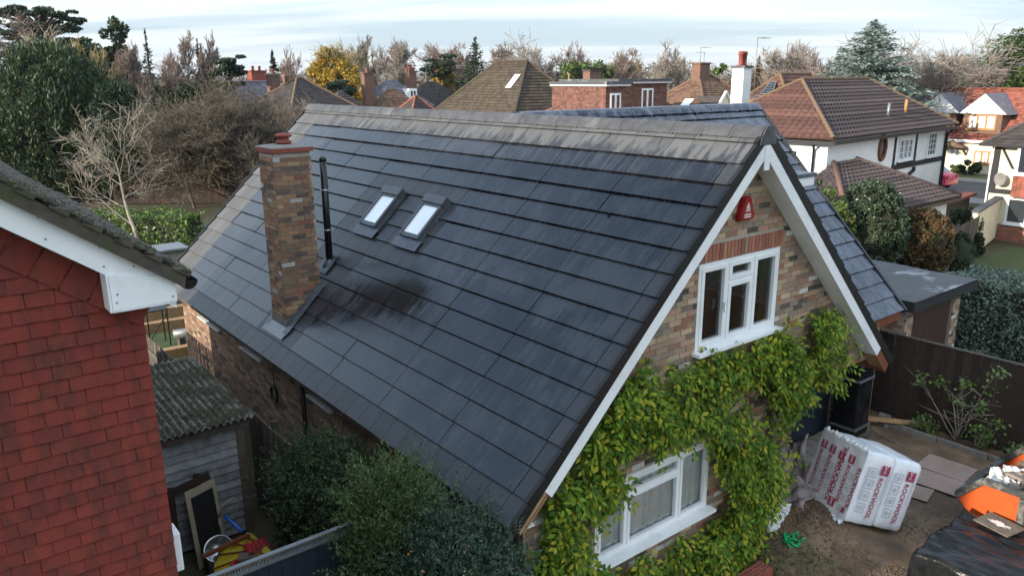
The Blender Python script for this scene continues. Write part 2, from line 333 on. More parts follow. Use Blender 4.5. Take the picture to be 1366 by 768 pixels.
    roofm('tilehung', (0.155,0.075,0.058), (0.11,0.055,0.048), 0.5, 0.7, 1.5)
    M['moss_ridge'] = mat('lichened_ridge', (0.15,0.095,0.06), 0.95, 0.35, 8, 0.5, c2=(0.25,0.20,0.05), c2scale=1.3, c2lo=0.58, c2hi=0.68)
    M['felt'] = mat('roofing_felt', (0.075,0.078,0.082), 0.75, 0.25, 3.5, 0.3, c2=(0.30,0.31,0.32), c2scale=0.8, c2lo=0.57, c2hi=0.66)
    M['soil'] = mat('bare_soil', (0.165,0.105,0.062), 0.95, 0.4, 3.2, 0.9, c2=(0.085,0.056,0.036), c2scale=1.4, c2lo=0.45, c2hi=0.62, bscale=24)
    M['wetpave'] = mat('muddy_drive', (0.185,0.125,0.08), 0.85, 0.35, 2.6, 0.7, c2=(0.10,0.068,0.045), c2scale=0.9, c2lo=0.42, c2hi=0.6, bscale=30)
    M['grass_gr'] = mat('garden_ground', (0.055,0.062,0.028), 0.95, 0.4, 1.4, 0.6, c2=(0.06,0.042,0.026), c2scale=0.3, c2lo=0.46, c2hi=0.56, bscale=14)
    M['lawn'] = mat('lawn', (0.055,0.075,0.024), 0.95, 0.3, 4, 0.6, bscale=60)
    M['asphalt'] = mat('asphalt', (0.07,0.07,0.072), 0.9, 0.2, 5, 0.3, bscale=60)
    M['paving'] = mat('paving', (0.20,0.19,0.175), 0.9, 0.2, 4, 0.3)
    M['bark'] = mat('bark', (0.11,0.085,0.065), 0.95, 0.35, 6, 0.6)
    M['bark_pale'] = mat('bark_pale', (0.30,0.26,0.205), 0.9, 0.3, 8, 0.4)
    M['twig_pale'] = leafmat('twig_pale', (0.27,0.235,0.19), var=0.25, trans=0.0, rough=0.9, spec=0.1)
    M['darkdoor'] = mat('dark_stained_door', (0.055,0.026,0.019), 0.6, 0.25, 7, 0.15)
    M['bark_grey'] = mat('bark_grey', (0.20,0.175,0.155), 0.9, 0.3, 5, 0.4)
    M['twig_pink'] = leafmat('twig_pinkish', (0.235,0.18,0.155), var=0.3, trans=0.0, rough=0.9, spec=0.1)
    M['twig_grey'] = leafmat('twig_greyish', (0.28,0.245,0.21), var=0.3, trans=0.0, rough=0.9, spec=0.1)
    M['twig_gold'] = leafmat('twig_straw', (0.36,0.29,0.15), var=0.35, trans=0.1, rough=0.9, spec=0.1)
    M['twig_dark'] = leafmat('twig_dark', (0.135,0.115,0.09), var=0.45, trans=0.0, rough=0.9, spec=0.1)
    M['l_dark'] = leafmat('leaf_dark_green', (0.028,0.048,0.024), var=0.5, trans=0.15)
    M['l_conif'] = leafmat('needle_dark', (0.033,0.060,0.031), (0.085,0.105,0.03), 0.22, 0.45, 0.15)
    M['l_pine'] = leafmat('needle_pine', (0.038,0.062,0.038), (0.09,0.085,0.04), 0.1, 0.45, 0.1)
    M['l_blue'] = leafmat('needle_blue', (0.17,0.215,0.19), var=0.4, trans=0.1)
    M['l_sage'] = leafmat('leaf_sage', (0.125,0.17,0.125), (0.20,0.25,0.20), 0.2, 0.4, 0.15)
    M['l_leyl'] = leafmat('needle_bright', (0.085,0.125,0.030), var=0.4, trans=0.2)
    M['l_gold'] = leafmat('leaf_golden', (0.38,0.245,0.032), (0.24,0.19,0.04), 0.3, 0.3, 0.3)
    M['l_yew'] = leafmat('leaf_yew', (0.028,0.05,0.02), (0.06,0.08,0.02), 0.2, 0.4, 0.15)
    M['l_holly'] = leafmat('leaf_holly', (0.038,0.06,0.028), (0.085,0.10,0.045), 0.14, 0.4, 0.1, rough=0.35, spec=0.5)
    M['l_beech'] = leafmat('leaf_russet', (0.115,0.062,0.03), (0.09,0.10,0.025), 0.22, 0.4, 0.2)
    M['l_laurel'] = leafmat('leaf_laurel', (0.10,0.165,0.032), var=0.4, trans=0.25, rough=0.4, spec=0.5)
    M['l_fore'] = leafmat('leaf_foreground', (0.044,0.073,0.038), (0.075,0.11,0.045), 0.25, 0.45, 0.2)
    M['l_foreblue'] = leafmat('leaf_bluegreen', (0.05,0.085,0.058), (0.085,0.12,0.075), 0.2, 0.4, 0.15)
    M['l_forelite'] = leafmat('leaf_shoots', (0.085,0.13,0.05), (0.13,0.17,0.06), 0.25, 0.4, 0.25)
    M['l_wist'] = leafmat('leaf_wisteria', (0.15,0.235,0.025), (0.36,0.36,0.035), 0.24, 0.45, 0.4, 0.6, 0.15, c3=(0.07,0.15,0.025), p3=0.25)
    M['berry'] = leafmat('berry', (0.55,0.20,0.05), (0.60,0.38,0.2), 0.3, 0.2, 0)
    M['orange'] = mat('orange_steel', (0.46,0.07,0.010), 0.5, 0.12, 6, 0.05, c2=(0.45,0.07,0.01), c2scale=3, c2lo=0.55, c2hi=0.7)
    M['rim'] = mat('scuffed_rim', (0.045,0.045,0.043), 0.8, 0.4, 10, 0.3, c2=(0.14,0.135,0.12), c2scale=5, c2lo=0.5, c2hi=0.6)
    M['tarp'] = None
    k = NT('black_polythene'); k.set(color=k.mix(k.ramp(k.noise(2.2, 6, 0.7), [(0.45, 0.0), (0.7, 1.0)]), (0.007,0.008,0.009), (0.022,0.023,0.026)), rough=k.math('ADD', 0.14, k.math('MULTIPLY', k.noise(3, 5, 0.7), 0.3)), spec=0.18); k.bump(k.noise(5, 4, 0.6, dist=0.6), 0.4, 0.05); M['tarp'] = k.m
    k = NT('white_polythene'); k.set(color=k.mix(k.ramp(k.noise(3, 5, 0.6), [(0.4, 0.0), (0.8, 1.0)]), (0.72,0.74,0.77), (0.56,0.58,0.61)), rough=0.28, spec=0.5); k.bump(k.noise(7, 4, 0.6, dist=0.8), 0.35, 0.03); M['polywhite'] = k.m
    k = NT('print_sleeve'); k.set(color=k.mix(k.ramp(k.noise(2.5, 5, 0.7), [(0.4, 0.0), (0.7, 1.0)]), (0.58,0.555,0.565), (0.70,0.69,0.70)), rough=0.35, spec=0.5); k.bump(k.noise(9, 4, 0.6, dist=0.5), 0.3, 0.03); M['sleeve'] = k.m
    M['printred'] = mat('red_print', (0.34,0.05,0.085), 0.4, 0.15, 9, 0); M['printgrey'] = mat('grey_print', (0.33,0.33,0.37), 0.45, 0.1, 9, 0)
    M['alarm'] = mat('red_alarm_case', (0.26,0.010,0.012), 0.3, 0.1, 4, 0); M['white_print'] = mat('white_print', (0.75,0.75,0.75), 0.5, 0.05, 4, 0)
    M['fabric'] = mat('grey_sheet', (0.34,0.285,0.275), 0.9, 0.2, 6, 0.4, c2=(0.2,0.165,0.155), c2scale=2.5)
    M['card'] = mat('brown_board', (0.32,0.235,0.20), 0.85, 0.1, 4, 0.1, c2=(0.24,0.17,0.14), c2scale=1.5)
    M['navy'] = mat('navy_door', (0.020,0.026,0.042), 0.35, 0.15, 6, 0.04)
    M['green_rope'] = mat('green_cord', (0.01,0.33,0.11), 0.5, 0.2, 12, 0.1); M['yellow'] = mat('yellow_plastic', (0.42,0.33,0.02), 0.45, 0.1, 8, 0.05)
    M['blue'] = mat('blue_plastic', (0.02,0.13,0.52), 0.4, 0.1, 8, 0); M['redplast'] = mat('red_plastic', (0.30,0.012,0.018), 0.4, 0.1, 8, 0)
    M['steel'] = mat('steel', (0.42,0.44,0.46), 0.3, 0.15, 7, 0.05, metal=0.9); M['ply'] = mat('plywood', (0.25,0.215,0.15), 0.8, 0.2, 7, 0.1)
    M['rubble'] = mat('rubble', (0.16,0.13,0.11), 0.95, 0.3, 6, 0.4, rnd='object', rvar=0.4); M['plaster'] = mat('white_rubbish', (0.62,0.60,0.55), 0.85, 0.15, 6, 0.3)
    M['carred'] = mat('car_paint', (0.42,0.02,0.06), 0.25, 0.05, 4, 0); M['tyre'] = mat('tyre', (0.02,0.02,0.02), 0.85, 0.1, 9, 0.1)
    M['timberblack'] = mat('black_timber', (0.02,0.02,0.022), 0.75, 0.2, 7, 0.1); M['oak'] = mat('oak_frame', (0.36,0.18,0.06), 0.6, 0.2, 8, 0.1)
    M['pvblack'] = mat('solar_panel', (0.02,0.023,0.03), 0.2, 0.2, 3, 0); M['hill'] = mat('hill', (0.10,0.115,0.10), 1.0, 0.3, 0.02, 0)
    M['stone'] = mat('broken_stone', (0.19,0.175,0.155), 0.9, 0.25, 7, 0.4, rnd='object', rvar=0.25)
    M['ridge_far'] = mat('brown_hip_tiles', (0.17,0.09,0.06), 0.9, 0.3, 6, 0.4)
    k = NT('far_brick'); bt = k.n('ShaderNodeTexBrick'); bt.inputs['Scale'].default_value = 1.0; bt.inputs['Brick Width'].default_value = 0.225; bt.inputs['Row Height'].default_value = 0.075; bt.inputs['Mortar Size'].default_value = 0.008; bt.inputs['Color1'].default_value = (0.19,0.085,0.055,1); bt.inputs['Color2'].default_value = (0.12,0.06,0.045,1); bt.inputs['Mortar'].default_value = (0.22,0.18,0.15,1)
    k.l(k.comb(k.math('ADD', k.dots((1,0,0)), k.dots((0,1,0))), k.dots((0,0,1))), bt.inputs['Vector']); k.set(color=k.mix(k.ramp(k.noise(2.5, 5, 0.7), [(0.4, 0.0), (0.75, 0.5)]), bt.outputs['Color'], (0.10,0.075,0.06)), rough=0.9, spec=0.2); M['brick_far'] = k.m
    M['wire'] = mat('cable', (0.12,0.12,0.12), 0.6, 0.1, 9, 0)
mats()
# ------------------------------------------------------------------ ground and setting
def structure(o): o['kind'] = 'structure'; return o
rng = random.Random(5)
mb = MB(); n = 24
def gh(x, y): return 0.0
mb.sheet([[(-7000+14000*i/8, -3000+14000*j/8, -0.02) for j in range(9)] for i in range(9)])
structure(mb.build('ground', M['grass_gr']))
# far hills, low pale swell
def hills():
    mb = MB(); r = random.Random(3); rows = []
    for k, D in enumerate((2600, 3400, 4300, 5600, 7000)):
        row = []
        for i in range(-30, 31):
            a = HEAD + i*R_(2.2); hgt = 0 if k == 0 else (26 + 16*math.sin(i*0.33+k) + 9*math.sin(i*0.9+2*k) + r.uniform(-3, 3))*(k/2.2)
            if k == 4: hgt = 40
            row.append((D*math.sin(a), D*math.cos(a), hgt-0.5))
        rows.append(row)
    mb.sheet([[rows[k][i] for i in range(61)] for k in range(5)])
    structure(mb.build('hills', M['hill']))
hills()

# ------------------------------------------------------------------ window builder (local: x right, y inwards, z up)
def panemat():
    k = NT('clear_pane'); tr = k.n('ShaderNodeBsdfTransparent'); tr.inputs[0].default_value = (0.93,0.95,0.95,1); gl = k.n('ShaderNodeBsdfGlossy'); gl.inputs['Roughness'].default_value = 0.03
    fr = k.n('ShaderNodeFresnel'); fr.inputs[0].default_value = 1.5; f2 = k.math('ADD', k.math('MULTIPLY', fr.outputs[0], 1.6), 0.03, True)
    ms = k.n('ShaderNodeMixShader'); k.l(f2, ms.inputs[0]); k.l(tr.outputs[0], ms.inputs[1]); k.l(gl.outputs[0], ms.inputs[2]); k.l(ms.outputs[0], k.out.inputs[0]); return k.m
M['pane'] = panemat()
def local(origin, rot): return Matrix.Translation(Vector(origin)) @ Matrix.Rotation(rot, 4, 'Z')
def window(parent, L, w, h, cols=(1,), transom=None, fr=0.05, sash=0.045, depth=0.06, frame_mat='upvc', glass='glass', sill=0.08, bars=None, name='window', sill_mat=None):
    """L: matrix of the opening's lower left corner. cols: relative widths. transom: {col: height fraction where the top light starts}."""
    f = MB(L); d0, d1 = -0.025, -0.025+depth
    f.box((0, d0, 0), (fr, d1, h)).box((w-fr, d0, 0), (w, d1, h)).box((fr, d0, 0), (w-fr, d1, fr)).box((fr, d0, h-fr), (w-fr, d1, h))
    tot = sum(cols); x = fr; iw = w-2*fr; cells = []
    for i, c in enumerate(cols):
        cw = iw*c/tot; x1 = x+cw
        if i < len(cols)-1: f.box((x1-fr*0.4, d0+0.003, fr), (x1+fr*0.4, d1, h-fr))
        a = x + (fr*0.4 if i else 0); b = x1 - (fr*0.4 if i < len(cols)-1 else 0)
        if transom and i in transom:
            zt = h*transom[i]; f.box((a, d0+0.004, zt-fr*0.4), (b, d1, zt+fr*0.4)); cells += [(a, b, fr, zt-fr*0.4), (a, b, zt+fr*0.4, h-fr)]
        else: cells.append((a, b, fr, h-fr))
        x = x1
    panes = []
    for (a, b, z0, z1) in cells:
        if sash:
            e = d0-0.012; q = d1-0.01
            f.box((a, e, z0), (a+sash, q, z1)).box((b-sash, e, z0), (b, q, z1)).box((a+sash, e, z0), (b-sash, q, z0+sash)).box((a+sash, e, z1-sash), (b-sash, q, z1))
        panes.append((a+sash, b-sash, z0+sash, z1-sash))
        if bars:
            nx, nz = bars
            for k in range(1, nx): xx = a+(b-a)*k/nx; f.box((xx-0.012, d0+0.006, z0), (xx+0.012, d1-0.02, z1))
            for k in range(1, nz): zz = z0+(z1-z0)*k/nz; f.box((a, d0+0.008, zz-0.012), (b, d1-0.022, zz+0.012))
    o = f.build(name, M[frame_mat], parent)
    for (a, b, z0, z1) in panes:
        if glass == 'pane': MB(L).add([(a-.004, 0.012, z0-.004), (b+.004, 0.012, z0-.004), (b+.004, 0.012, z1+.004), (a-.004, 0.012, z1+.004)], [(0,1,2,3)]).build('pane', M[glass], o)
        else: MB(L).box((a-0.004, 0.012, z0-0.004), (b+0.004, 0.018, z1+0.004)).build('pane', M[glass], o)
    if sill: MB(L).box((-0.05, -0.025-sill, -0.045), (w+0.05, 0.03, -0.003)).build('sill', M[sill_mat or frame_mat], o)
    return o
def stepped(quad, gauge, name, mt, parent, thick=0.035, wave=0.0, pitch=0.3, over=0.0, stuff=True):
    """a tiled slope as real stepped courses (optionally rolled pantiles). quad: eave a, eave b, top b, top a"""
    ea, eb, tb, ta = [Vector(q) for q in quad]; nrm = (eb-ea).cross(ta-ea)
    if nrm.length < 1e-9: nrm = (eb-ea).cross(tb-ea)
    nrm.normalize()
    if nrm.z < 0: nrm = -nrm
    sl = max((ta-ea).length, (tb-eb).length); nc = max(2, round(sl/gauge)); mb = MB()
    ax = (eb-ea).normalized()
    for j in range(nc):
        t0 = j/nc; t1 = (j+1)/nc
        a0 = ea.lerp(ta, t0); b0 = eb.lerp(tb, t0); a1 = ea.lerp(ta, t1); b1 = eb.lerp(tb, t1)
        k0 = (b0-a0).length; ns = max(1, int(k0/pitch*(6 if wave else 0.999)))
        if wave: ns = min(ns, 400)
        low = []; up = []; base = []
        for i in range(ns+1):
            f = i/ns; p = a0.lerp(b0, f); w = 0.0
            if wave: w = wave*abs(math.sin(PI*((p-ea).dot(ax))/pitch))**0.8
            q = a1.lerp(b1, f)
            base.append(p - nrm*0.01); low.append(p + nrm*(thick+w)); up.append(q + nrm*(0.006+w))
        if wave: mb.sheet([base, low, up], False)
        else:
            # butt joints: separate pieces so every tile may differ
            for i in range(ns):
                mb.add([base[i], base[i+1], low[i+1], low[i], up[i+1], up[i]], [(0,1,2,3), (3,2,4,5)])
    o = mb.build(name, M[mt], parent)
    if stuff: o['kind'] = 'stuff'
    return o

# ================================================================== MAIN HOUSE
XR, ZR, TT, HW = 8.38, 6.28, 0.978, 3.975
SA = 1/math.hypot(1, TT); SB = TT*SA                  # cos / sin of the pitch
DL = Vector((-SA, 0, -SB)); NL = Vector((-SB, 0, SA))  # left slope: downhill, outward normal
DR = Vector((SA, 0, -SB)); NR = Vector((SB, 0, SA))
Y0, Y1 = 5.60, 18.65                                   # near and far verge
WX0, WX1, WY0, WY1 = 4.75, 12.0, 5.85, 18.4            # outer wall faces
RID = Vector((XR, 0, ZR))
def rl(s, y, nn=0.0): return RID + DL*s + NL*nn + Vector((0, y, 0))
def rr(s, y, nn=0.0): return RID + DR*s + NR*nn + Vector((0, y, 0))
house = thing('brick_house', (8.4, 12, 0), 'large brick house with dark solar-tiled gable roof and tall chimney', 'house')
GA, S0, NCO = 0.3337, 0.238, 17
SE = S0 + GA*(NCO-1)                                  # eave edge distance
roof = MB()
for P, q in ((rl, 1), (rr, -1)):
    roof.add([P(0, Y0+.02), P(0, Y1-.02), P(SE-0.03, Y1-.02), P(SE-0.03, Y0+.02)] + [P(0.1, Y0+.02, -0.10), P(0.1, Y1-.02, -0.10), P(SE-0.03, Y1-.02, -0.05), P(SE-0.03, Y0+.02, -0.05)],
             [(0,1,2,3), (4,7,6,5), (3,2,6,7), (0,3,7,4), (1,5,6,2)])
roof = roof.build('roof', M['underlay'], house)
FR_L = Matrix(((0, DL.x, NL.x), (1, 0, 0), (0, DL.z, NL.z))).to_4x4()
def tile_mesh(name, w, g, mt, top=0.038, over=0.07, gap=0.0035, e=0.003):
    x0, x1 = gap, w-gap; t0 = 0.004; lo = top-0.021
    v = [(x0, -over, -0.004), (x1, -over, -0.004), (x1, g, lo), (x0, g, lo), (x0, -over, t0), (x1, -over, t0), (x1, g-e, top), (x0, g-e, top), (x0, g, top-e), (x1, g, top-e)]
    me = MB().add(v, [(3,2,1,0), (4,5,6,7), (7,6,9,8), (8,9,2,3), (0,1,5,4), (1,2,9,6,5), (0,4,7,8,3)]).mesh(name, M[mt])
    me.materials.append(M['black'])
    for q in (0, 3, 4): me.polygons[q].material_index = 1  # black edge: plastic frame on solar tiles, painted shadow line on slates
    return me
def place(me, name, parent, mtx, r, tilt=0.0016):
    o = link(name, me, parent, False)
    o.matrix_basis = mtx @ Matrix.Rotation(r.gauss(0, tilt), 4, 'X') @ Matrix.Rotation(r.gauss(0, tilt), 4, 'Y')
    return o
MODW, J0 = 1.4716, 5.838
NMOD = 8
YF = J0 + MODW*NMOD
cache = {}
def tmesh(w, mt, nm, g=GA, **kw):
    key = (round(w, 3), mt, round(g, 3))
    if key not in cache: cache[key] = tile_mesh(nm, w, g, mt, **kw)
    return cache[key]
rt = random.Random(11)
SKY_Y = [(10.48, 11.06), (11.88, 12.46)]; SKS0, SKS1 = 1.93, 2.73
CHX0, CHX1, CHY0, CHY1 = 4.81, 5.45, 12.25, 12.90
def slates(row, ya, yb, w):
    n = max(1, round((yb-ya)/w)); ww = (yb-ya)/n
    sl0 = S0 + GA*(row-1) if row else 0.03; g = GA if row else S0-0.03
    for i in range(n):
        y = ya + i*ww
        if any(a-0.02 < y+ww/2 < b+0.02 for a, b in SKY_Y) and SKS0-0.12 < sl0+GA*0.5 < SKS1+0.05: continue
        o = place(tmesh(ww, 'slate', 'slate', g), 'slate', roof, Matrix.Translation(rl(sl0, y)) @ FR_L, rt)
for row in range(NCO):
    if row in (0, 1): 
        off = 0 if row else 0.165
        slates(row, Y0+0.03, Y0+0.03+0.245-0.0, 0.245); slates(row, Y0+0.275, Y1-0.03, 0.335)
        continue
    if row == NCO-1:
        slates(row, Y0+0.03, Y0+0.275, 0.245); slates(row, Y0+0.275, Y1-0.03, 0.34); continue
    slates(row, Y0+0.03, J0, 0.24)
    for m in range(NMOD):
        ya = J0 + MODW*m
        if (m == 3 and 5 <= row <= 9) or (m == 4 and 5 <= row <= 15): slates(row, ya, ya+MODW, 0.368); continue
        place(tmesh(MODW, 'solar', 'solar_tile', top=0.040, gap=0.007), 'solar_tile', roof, Matrix.Translation(rl(S0+GA*(row-1), ya)) @ FR_L, rt, 0.0022)
    slates(row, YF, Y1-0.03, 0.34)
# far slope: stepped sheet
stepped((rr(SE, Y1-.03), rr(SE, Y0+.03), rr(0.03, Y0+.03), rr(0.03, Y1-.03)), GA, 'rear_slates', 'slate', roof, 0.04, pitch=0.34)
# ridge tiles
CAP = 0.4572; ncap = 28
capw = (Y1-Y0+0.04)/ncap
prof = [(-0.165, -0.12), (-0.11, -0.045), (-0.05, 0.012), (0, 0.03), (0.05, 0.012), (0.11, -0.045), (0.165, -0.12)]
cm = MB(); vs = []
for yy, k in ((0.004, 1.0), (capw-0.05, 0.97), (capw-0.045, 1.06), (capw-0.006, 1.06)):
    vs.append([Vector((a*k, yy, b*k+0.03)) for a, b in prof])
cm.sheet(vs, False); cm.add([p for p in vs[0]], [tuple(range(len(prof)))]); cm.add([p for p in vs[-1]], [tuple(reversed(range(len(prof))))])
cme = cm.mesh('ridge_tile', M['ridge'])
for i in range(ncap):
    o = link('ridge_tile', cme, roof, False); o.location = (XR, Y1+0.02-(i+1)*capw, ZR); o.rotation_euler = (rt.gauss(0, 0.004), 0, rt.gauss(0, 0.006))
# dry verge trim, stepped, near side both slopes and far side
for yv, nm in ((Y0, 0), (Y1, 1)):
    for P in (rl, rr):
        mb = MB()
        for k in range(NCO):
            a = S0+GA*(k-1) if k else 0.0; b = S0+GA*k
            ya, yb = (yv-0.032, yv+0.022) if nm == 0 else (yv-0.022, yv+0.032)
            v = [P(a, ya, -0.075), P(b, ya, -0.075), P(b, yb, -0.075), P(a, yb, -0.075), P(a, ya, 0.040), P(b+0.012, ya, 0.066), P(b+0.012, yb, 0.066), P(a, yb, 0.040)]
            mb.add(v, [(0,1,2,3), (7,6,5,4), (4,5,1,0), (5,6,2,1), (6,7,3,2), (7,4,0,3)])
        mb.build('verge_trim', M['black'], roof)
mb = MB(); mb.prism([(XR-0.17, ZR-0.17), (XR+0.17, ZR-0.17), (XR+0.15, ZR-0.085), (XR+0.05, ZR+0.04), (XR, ZR+0.056), (XR-0.05, ZR+0.04), (XR-0.15, ZR-0.085)], 1, Y0-0.04, Y0-0.022); mb.build('ridge_end_cap', M['ridge'], roof)
# bargeboards and soffits on the near gable
BE = 5.05
def slab(P, s0, s1, ya, yb, n0, n1, mt, nm, parent=house, cut0=0.0):
    v = [P(s0+cut0*1, ya, n0), P(s1, ya, n0), P(s1, yb, n0), P(s0+cut0, yb, n0), P(s0, ya, n1), P(s1, ya, n1), P(s1, yb, n1), P(s0, yb, n1)]
    return MB().add(v, [(0,1,2,3), (7,6,5,4), (4,5,1,0), (5,6,2,1), (6,7,3,2), (7,4,0,3)]).build(nm, M[mt], parent)
for P in (rl, rr):
    b = slab(P, 0.09, BE, 5.575, 5.603, -0.225, -0.078, 'upvc', 'bargeboard', cut0=0.14)
    slab(P, 0.30, BE, 5.606, 5.85, -0.22, -0.205, 'upvc', 'soffit', cut0=0.015)
    slab(P, BE+0.003, SE-0.02, 5.582, 5.60, -0.135 if P is rl else -0.24, -0.085, 'pine' if P is rl else 'redwood', 'raw_barge_end')
    slab(P, BE+0.003, SE-0.06, 5.606, 5.85, -0.20, -0.185, 'pine', 'raw_soffit')
mb = MB(); mb.cbox((XR, 5.566, ZR-0.33), (0.10, 0.016, 0.30)); mb.build('apex_joint_cover', M['upvc'], house)
mb = MB(); p = rl(SE-0.02, 0, -0.06)
mb.box((p.x-0.012, Y0+0.03, p.z-0.075), (p.x+0.012, Y1-0.03, p.z+0.0)); mb.build('fascia', M['upvc' if False else 'oldwood'], house)
mb = MB(); mb.box((p.x+0.015, Y0+0.05, p.z-0.07), (WX0, Y1-0.05, p.z-0.052)); mb.build('eave_soffit', M['upvc'], house)
p = rr(SE-0.02, 0, -0.06)
mb = MB(); mb.box((p.x-0.012, Y0+0.03, p.z-0.17), (p.x+0.012, 7.0, p.z+0.0)); mb.build('fascia', M['redwood'], house)

# ---- walls (mortar core with real openings), bricks proud of it
UW = dict(x0=7.55, x1=9.27, z0=3.55, z1=4.68); LW = dict(x0=5.86, x1=7.99, z0=1.22, z1=2.22)
GX1 = 9.5                                             # ground floor front wall ends here, open porch beyond
BK = 0.012
def top(x): return ZR - TT*abs(x-XR) - 0.12
core = MB(); ya, yb = WY0+BK, WY0+0.26
def poly(pts): core.prism(pts, 1, ya, yb)
zb = 2.42
poly([(WX0+BK, 0), (LW['x0'], 0), (LW['x0'], zb), (WX0+BK, zb)]); poly([(LW['x1'], 0), (GX1-BK, 0), (GX1-BK, zb), (LW['x1'], zb)])
poly([(LW['x0'], 0), (LW['x1'], 0), (LW['x1'], LW['z0']), (LW['x0'], LW['z0'])]); poly([(LW['x0'], LW['z1']), (LW['x1'], LW['z1']), (LW['x1'], zb), (LW['x0'], zb)])
xl = XR-(ZR-0.12-zb)/TT; xrr = XR+(ZR-0.12-zb)/TT
poly([(xl, zb), (UW['x0'], zb), (UW['x0'], top(UW['x0']))]); poly([(UW['x1'], zb), (xrr, zb), (UW['x1'], top(UW['x1']))])
poly([(UW['x0'], zb), (UW['x1'], zb), (UW['x1'], UW['z0']), (UW['x0'], UW['z0'])])
poly([(UW['x0'], UW['z1']), (UW['x1'], UW['z1']), (UW['x1'], top(UW['x1'])), (XR, top(XR)), (UW['x0'], top(UW['x0']))])
gable = core.build('gable_wall', M['mortar'], house)
mb = MB(); mb.box((WX0+BK, WY0+0.261, 0), (WX0+0.26, WY1, 2.42)); side = mb.build('side_wall', M['mortar'], house)
mb = MB(); mb.box((WX0+0.27, WY1-0.25, 0), (WX1, WY1, 2.4)); mb.prism([(WX0+0.3, 2.4), (WX1-0.3, 2.4), (XR, top(XR))], 1, WY1-0.25, WY1); mb.build('rear_wall', M['mortar'], house)
mb = MB(); mb.box((WX1-0.25, 7.42, 0), (WX1-BK, WY1-0.26, 2.42)); mb.box((GX1-0.25, WY0+0.262, 0), (GX1-BK, 7.40, 2.42)); mb.build('porch_return_wall', M['mortar'], house)
mb = MB(); mb.box((GX1-0.24, 5.90, 2.425), (WX1+0.1, 7.39, 2.455)); mb.build('porch_ceiling', M['oldwood'], house)
# rooms behind the glass
mb = MB(); mb.add([(5.5,6.9,0.6),(8.2,6.9,0.6),(8.2,6.9,2.4),(5.5,6.9,2.4)], [(0,1,2,3)]); mb.add([(7.2,7.1,3.2),(9.6,7.1,3.2),(9.6,7.1,5.2),(7.2,7.1,5.2)], [(0,1,2,3)]); mb.build('room_lining', M['dark_in'], house)
# net curtains in the lower window: pleated sheet
mb = MB(); rows = []
for i in range(90):
    x = LW['x0']+0.05+(LW['x1']-LW['x0']-0.1)*i/89; w = 0.02*math.sin(i*0.9)+0.012*math.sin(i*2.3+1)
    rows.append([(x, WY0+0.09+w, LW['z0']+0.03), (x+0.02*math.sin(i*0.35), WY0+0.085+w*1.3, LW['z0']+0.45), (x, WY0+0.09+w, LW['z1']-0.02)])
mb.sheet(rows); mb.build('net_curtain', M['net'], house)
# bricks on the gable
def inpoly(x, y, P):
    c = False; j = len(P)-1
    for i in range(len(P)):
        if (P[i][1] > y) != (P[j][1] > y) and x < (P[j][0]-P[i][0])*(y-P[i][1])/(P[j][1]-P[i][1])+P[i][0]: c = not c
        j = i
    return c
def pj(p):
    v = Vector(p)-Vector((0, 0, CAM_H)); d = v.dot(C_FW); return (683+FPX*v.dot(C_R)/d, 384-FPX*v.dot(C_U)/d)
WPOLY = [(856,492),(885,468),(926,482),(985,462),(1032,444),(1070,426),(1100,416),(1132,436),(1150,470),(1140,492),(1100,518),(1066,530),(1040,556),(1034,620),(1024,690),(1000,722),(985,790),(715,790),(713,690),(745,640),(770,600),(800,555)]
bl = []
nco = int((ZR-0.2)/0.075)
for c in range(nco):
    z0 = c*0.075+0.005; z1 = z0+0.065; off = 0.1125 if c % 2 else 0.0
    xa = WX0 if z1 < zb-0.05 else XR-(ZR-0.13-z1)/TT
    xb = GX1 if z1 < zb-0.02 else XR+(ZR-0.13-z1)/TT
    i = math.floor((xa-off-4)/0.225)
    while True:
        x0 = 4+off+i*0.225+0.005; x1 = x0+0.215; i += 1
        if x0 > xb: break
        a, b = max(x0, xa), min(x1, xb)
        for W in (UW, LW):
            hd = 0.228 if W is UW else 0.0
            if z1 > W['z0']-0.03 and z0 < W['z1']+hd:
                ex = 0.06 if W is UW and z0 > W['z1'] else 0.0
                if a < W['x1']+ex and b > W['x0']-ex:
                    if a < W['x0']-ex-0.03: b = min(b, W['x0']-ex-0.004)
                    elif b > W['x1']+ex+0.03: a = max(a, W['x1']+ex+0.004)
                    else: a = b
        if b-a < 0.03: continue
        bl.append((a, b, z0))
def bkey(q):
    px, py = pj(((q[0]+q[1])/2, WY0, q[2])); vis = not inpoly(px, py, WPOLY) and 0 < py < 768
    return (0 if vis else 1, -px if False else (Vector((q[0], WY0, q[2]))-Vector((0, 0, CAM_H))).length)
bl.sort(key=bkey); rb = random.Random(4)
def brickbox(mb, lo, hi): mb.box(lo, hi)
bm_ = MB().box((0, 0, 0), (0.215, 0.10, 0.065)).mesh('brick', M['brick_o'])
for q in bl[:290]:
    o = link('brick', bm_, gable, False); o.location = (q[0], WY0+rb.uniform(-0.003, 0.003), q[2]); o.scale = ((q[1]-q[0])/0.215, 1, 1)
mb = MB()
for q in bl[290:]: mb.box((q[0], WY0+rb.uniform(-0.003, 0.003), q[2]), (q[1], WY0+0.05, q[2]+0.065))
tag(mb.build('bricks', M['brick_i'], gable), kind='stuff')
sm = MB().box((0, 0, 0), (0.063, 0.09, 0.215)).mesh('soldier_brick', M['brick_red'])
x = UW['x0']-0.05
while x < UW['x1']+0.02:
    o = link('soldier_brick', sm, gable, False); o.location = (x, WY0-0.003+rb.uniform(-0.002, 0.002), UW['z1']+0.008); x += 0.0745
for k in range(3):
    o = link('soldier_brick', sm, gable, False); o.location = (8.17, WY0-0.004, 5.50+k*0.072); o.rotation_euler = (0, R_(90), 0)
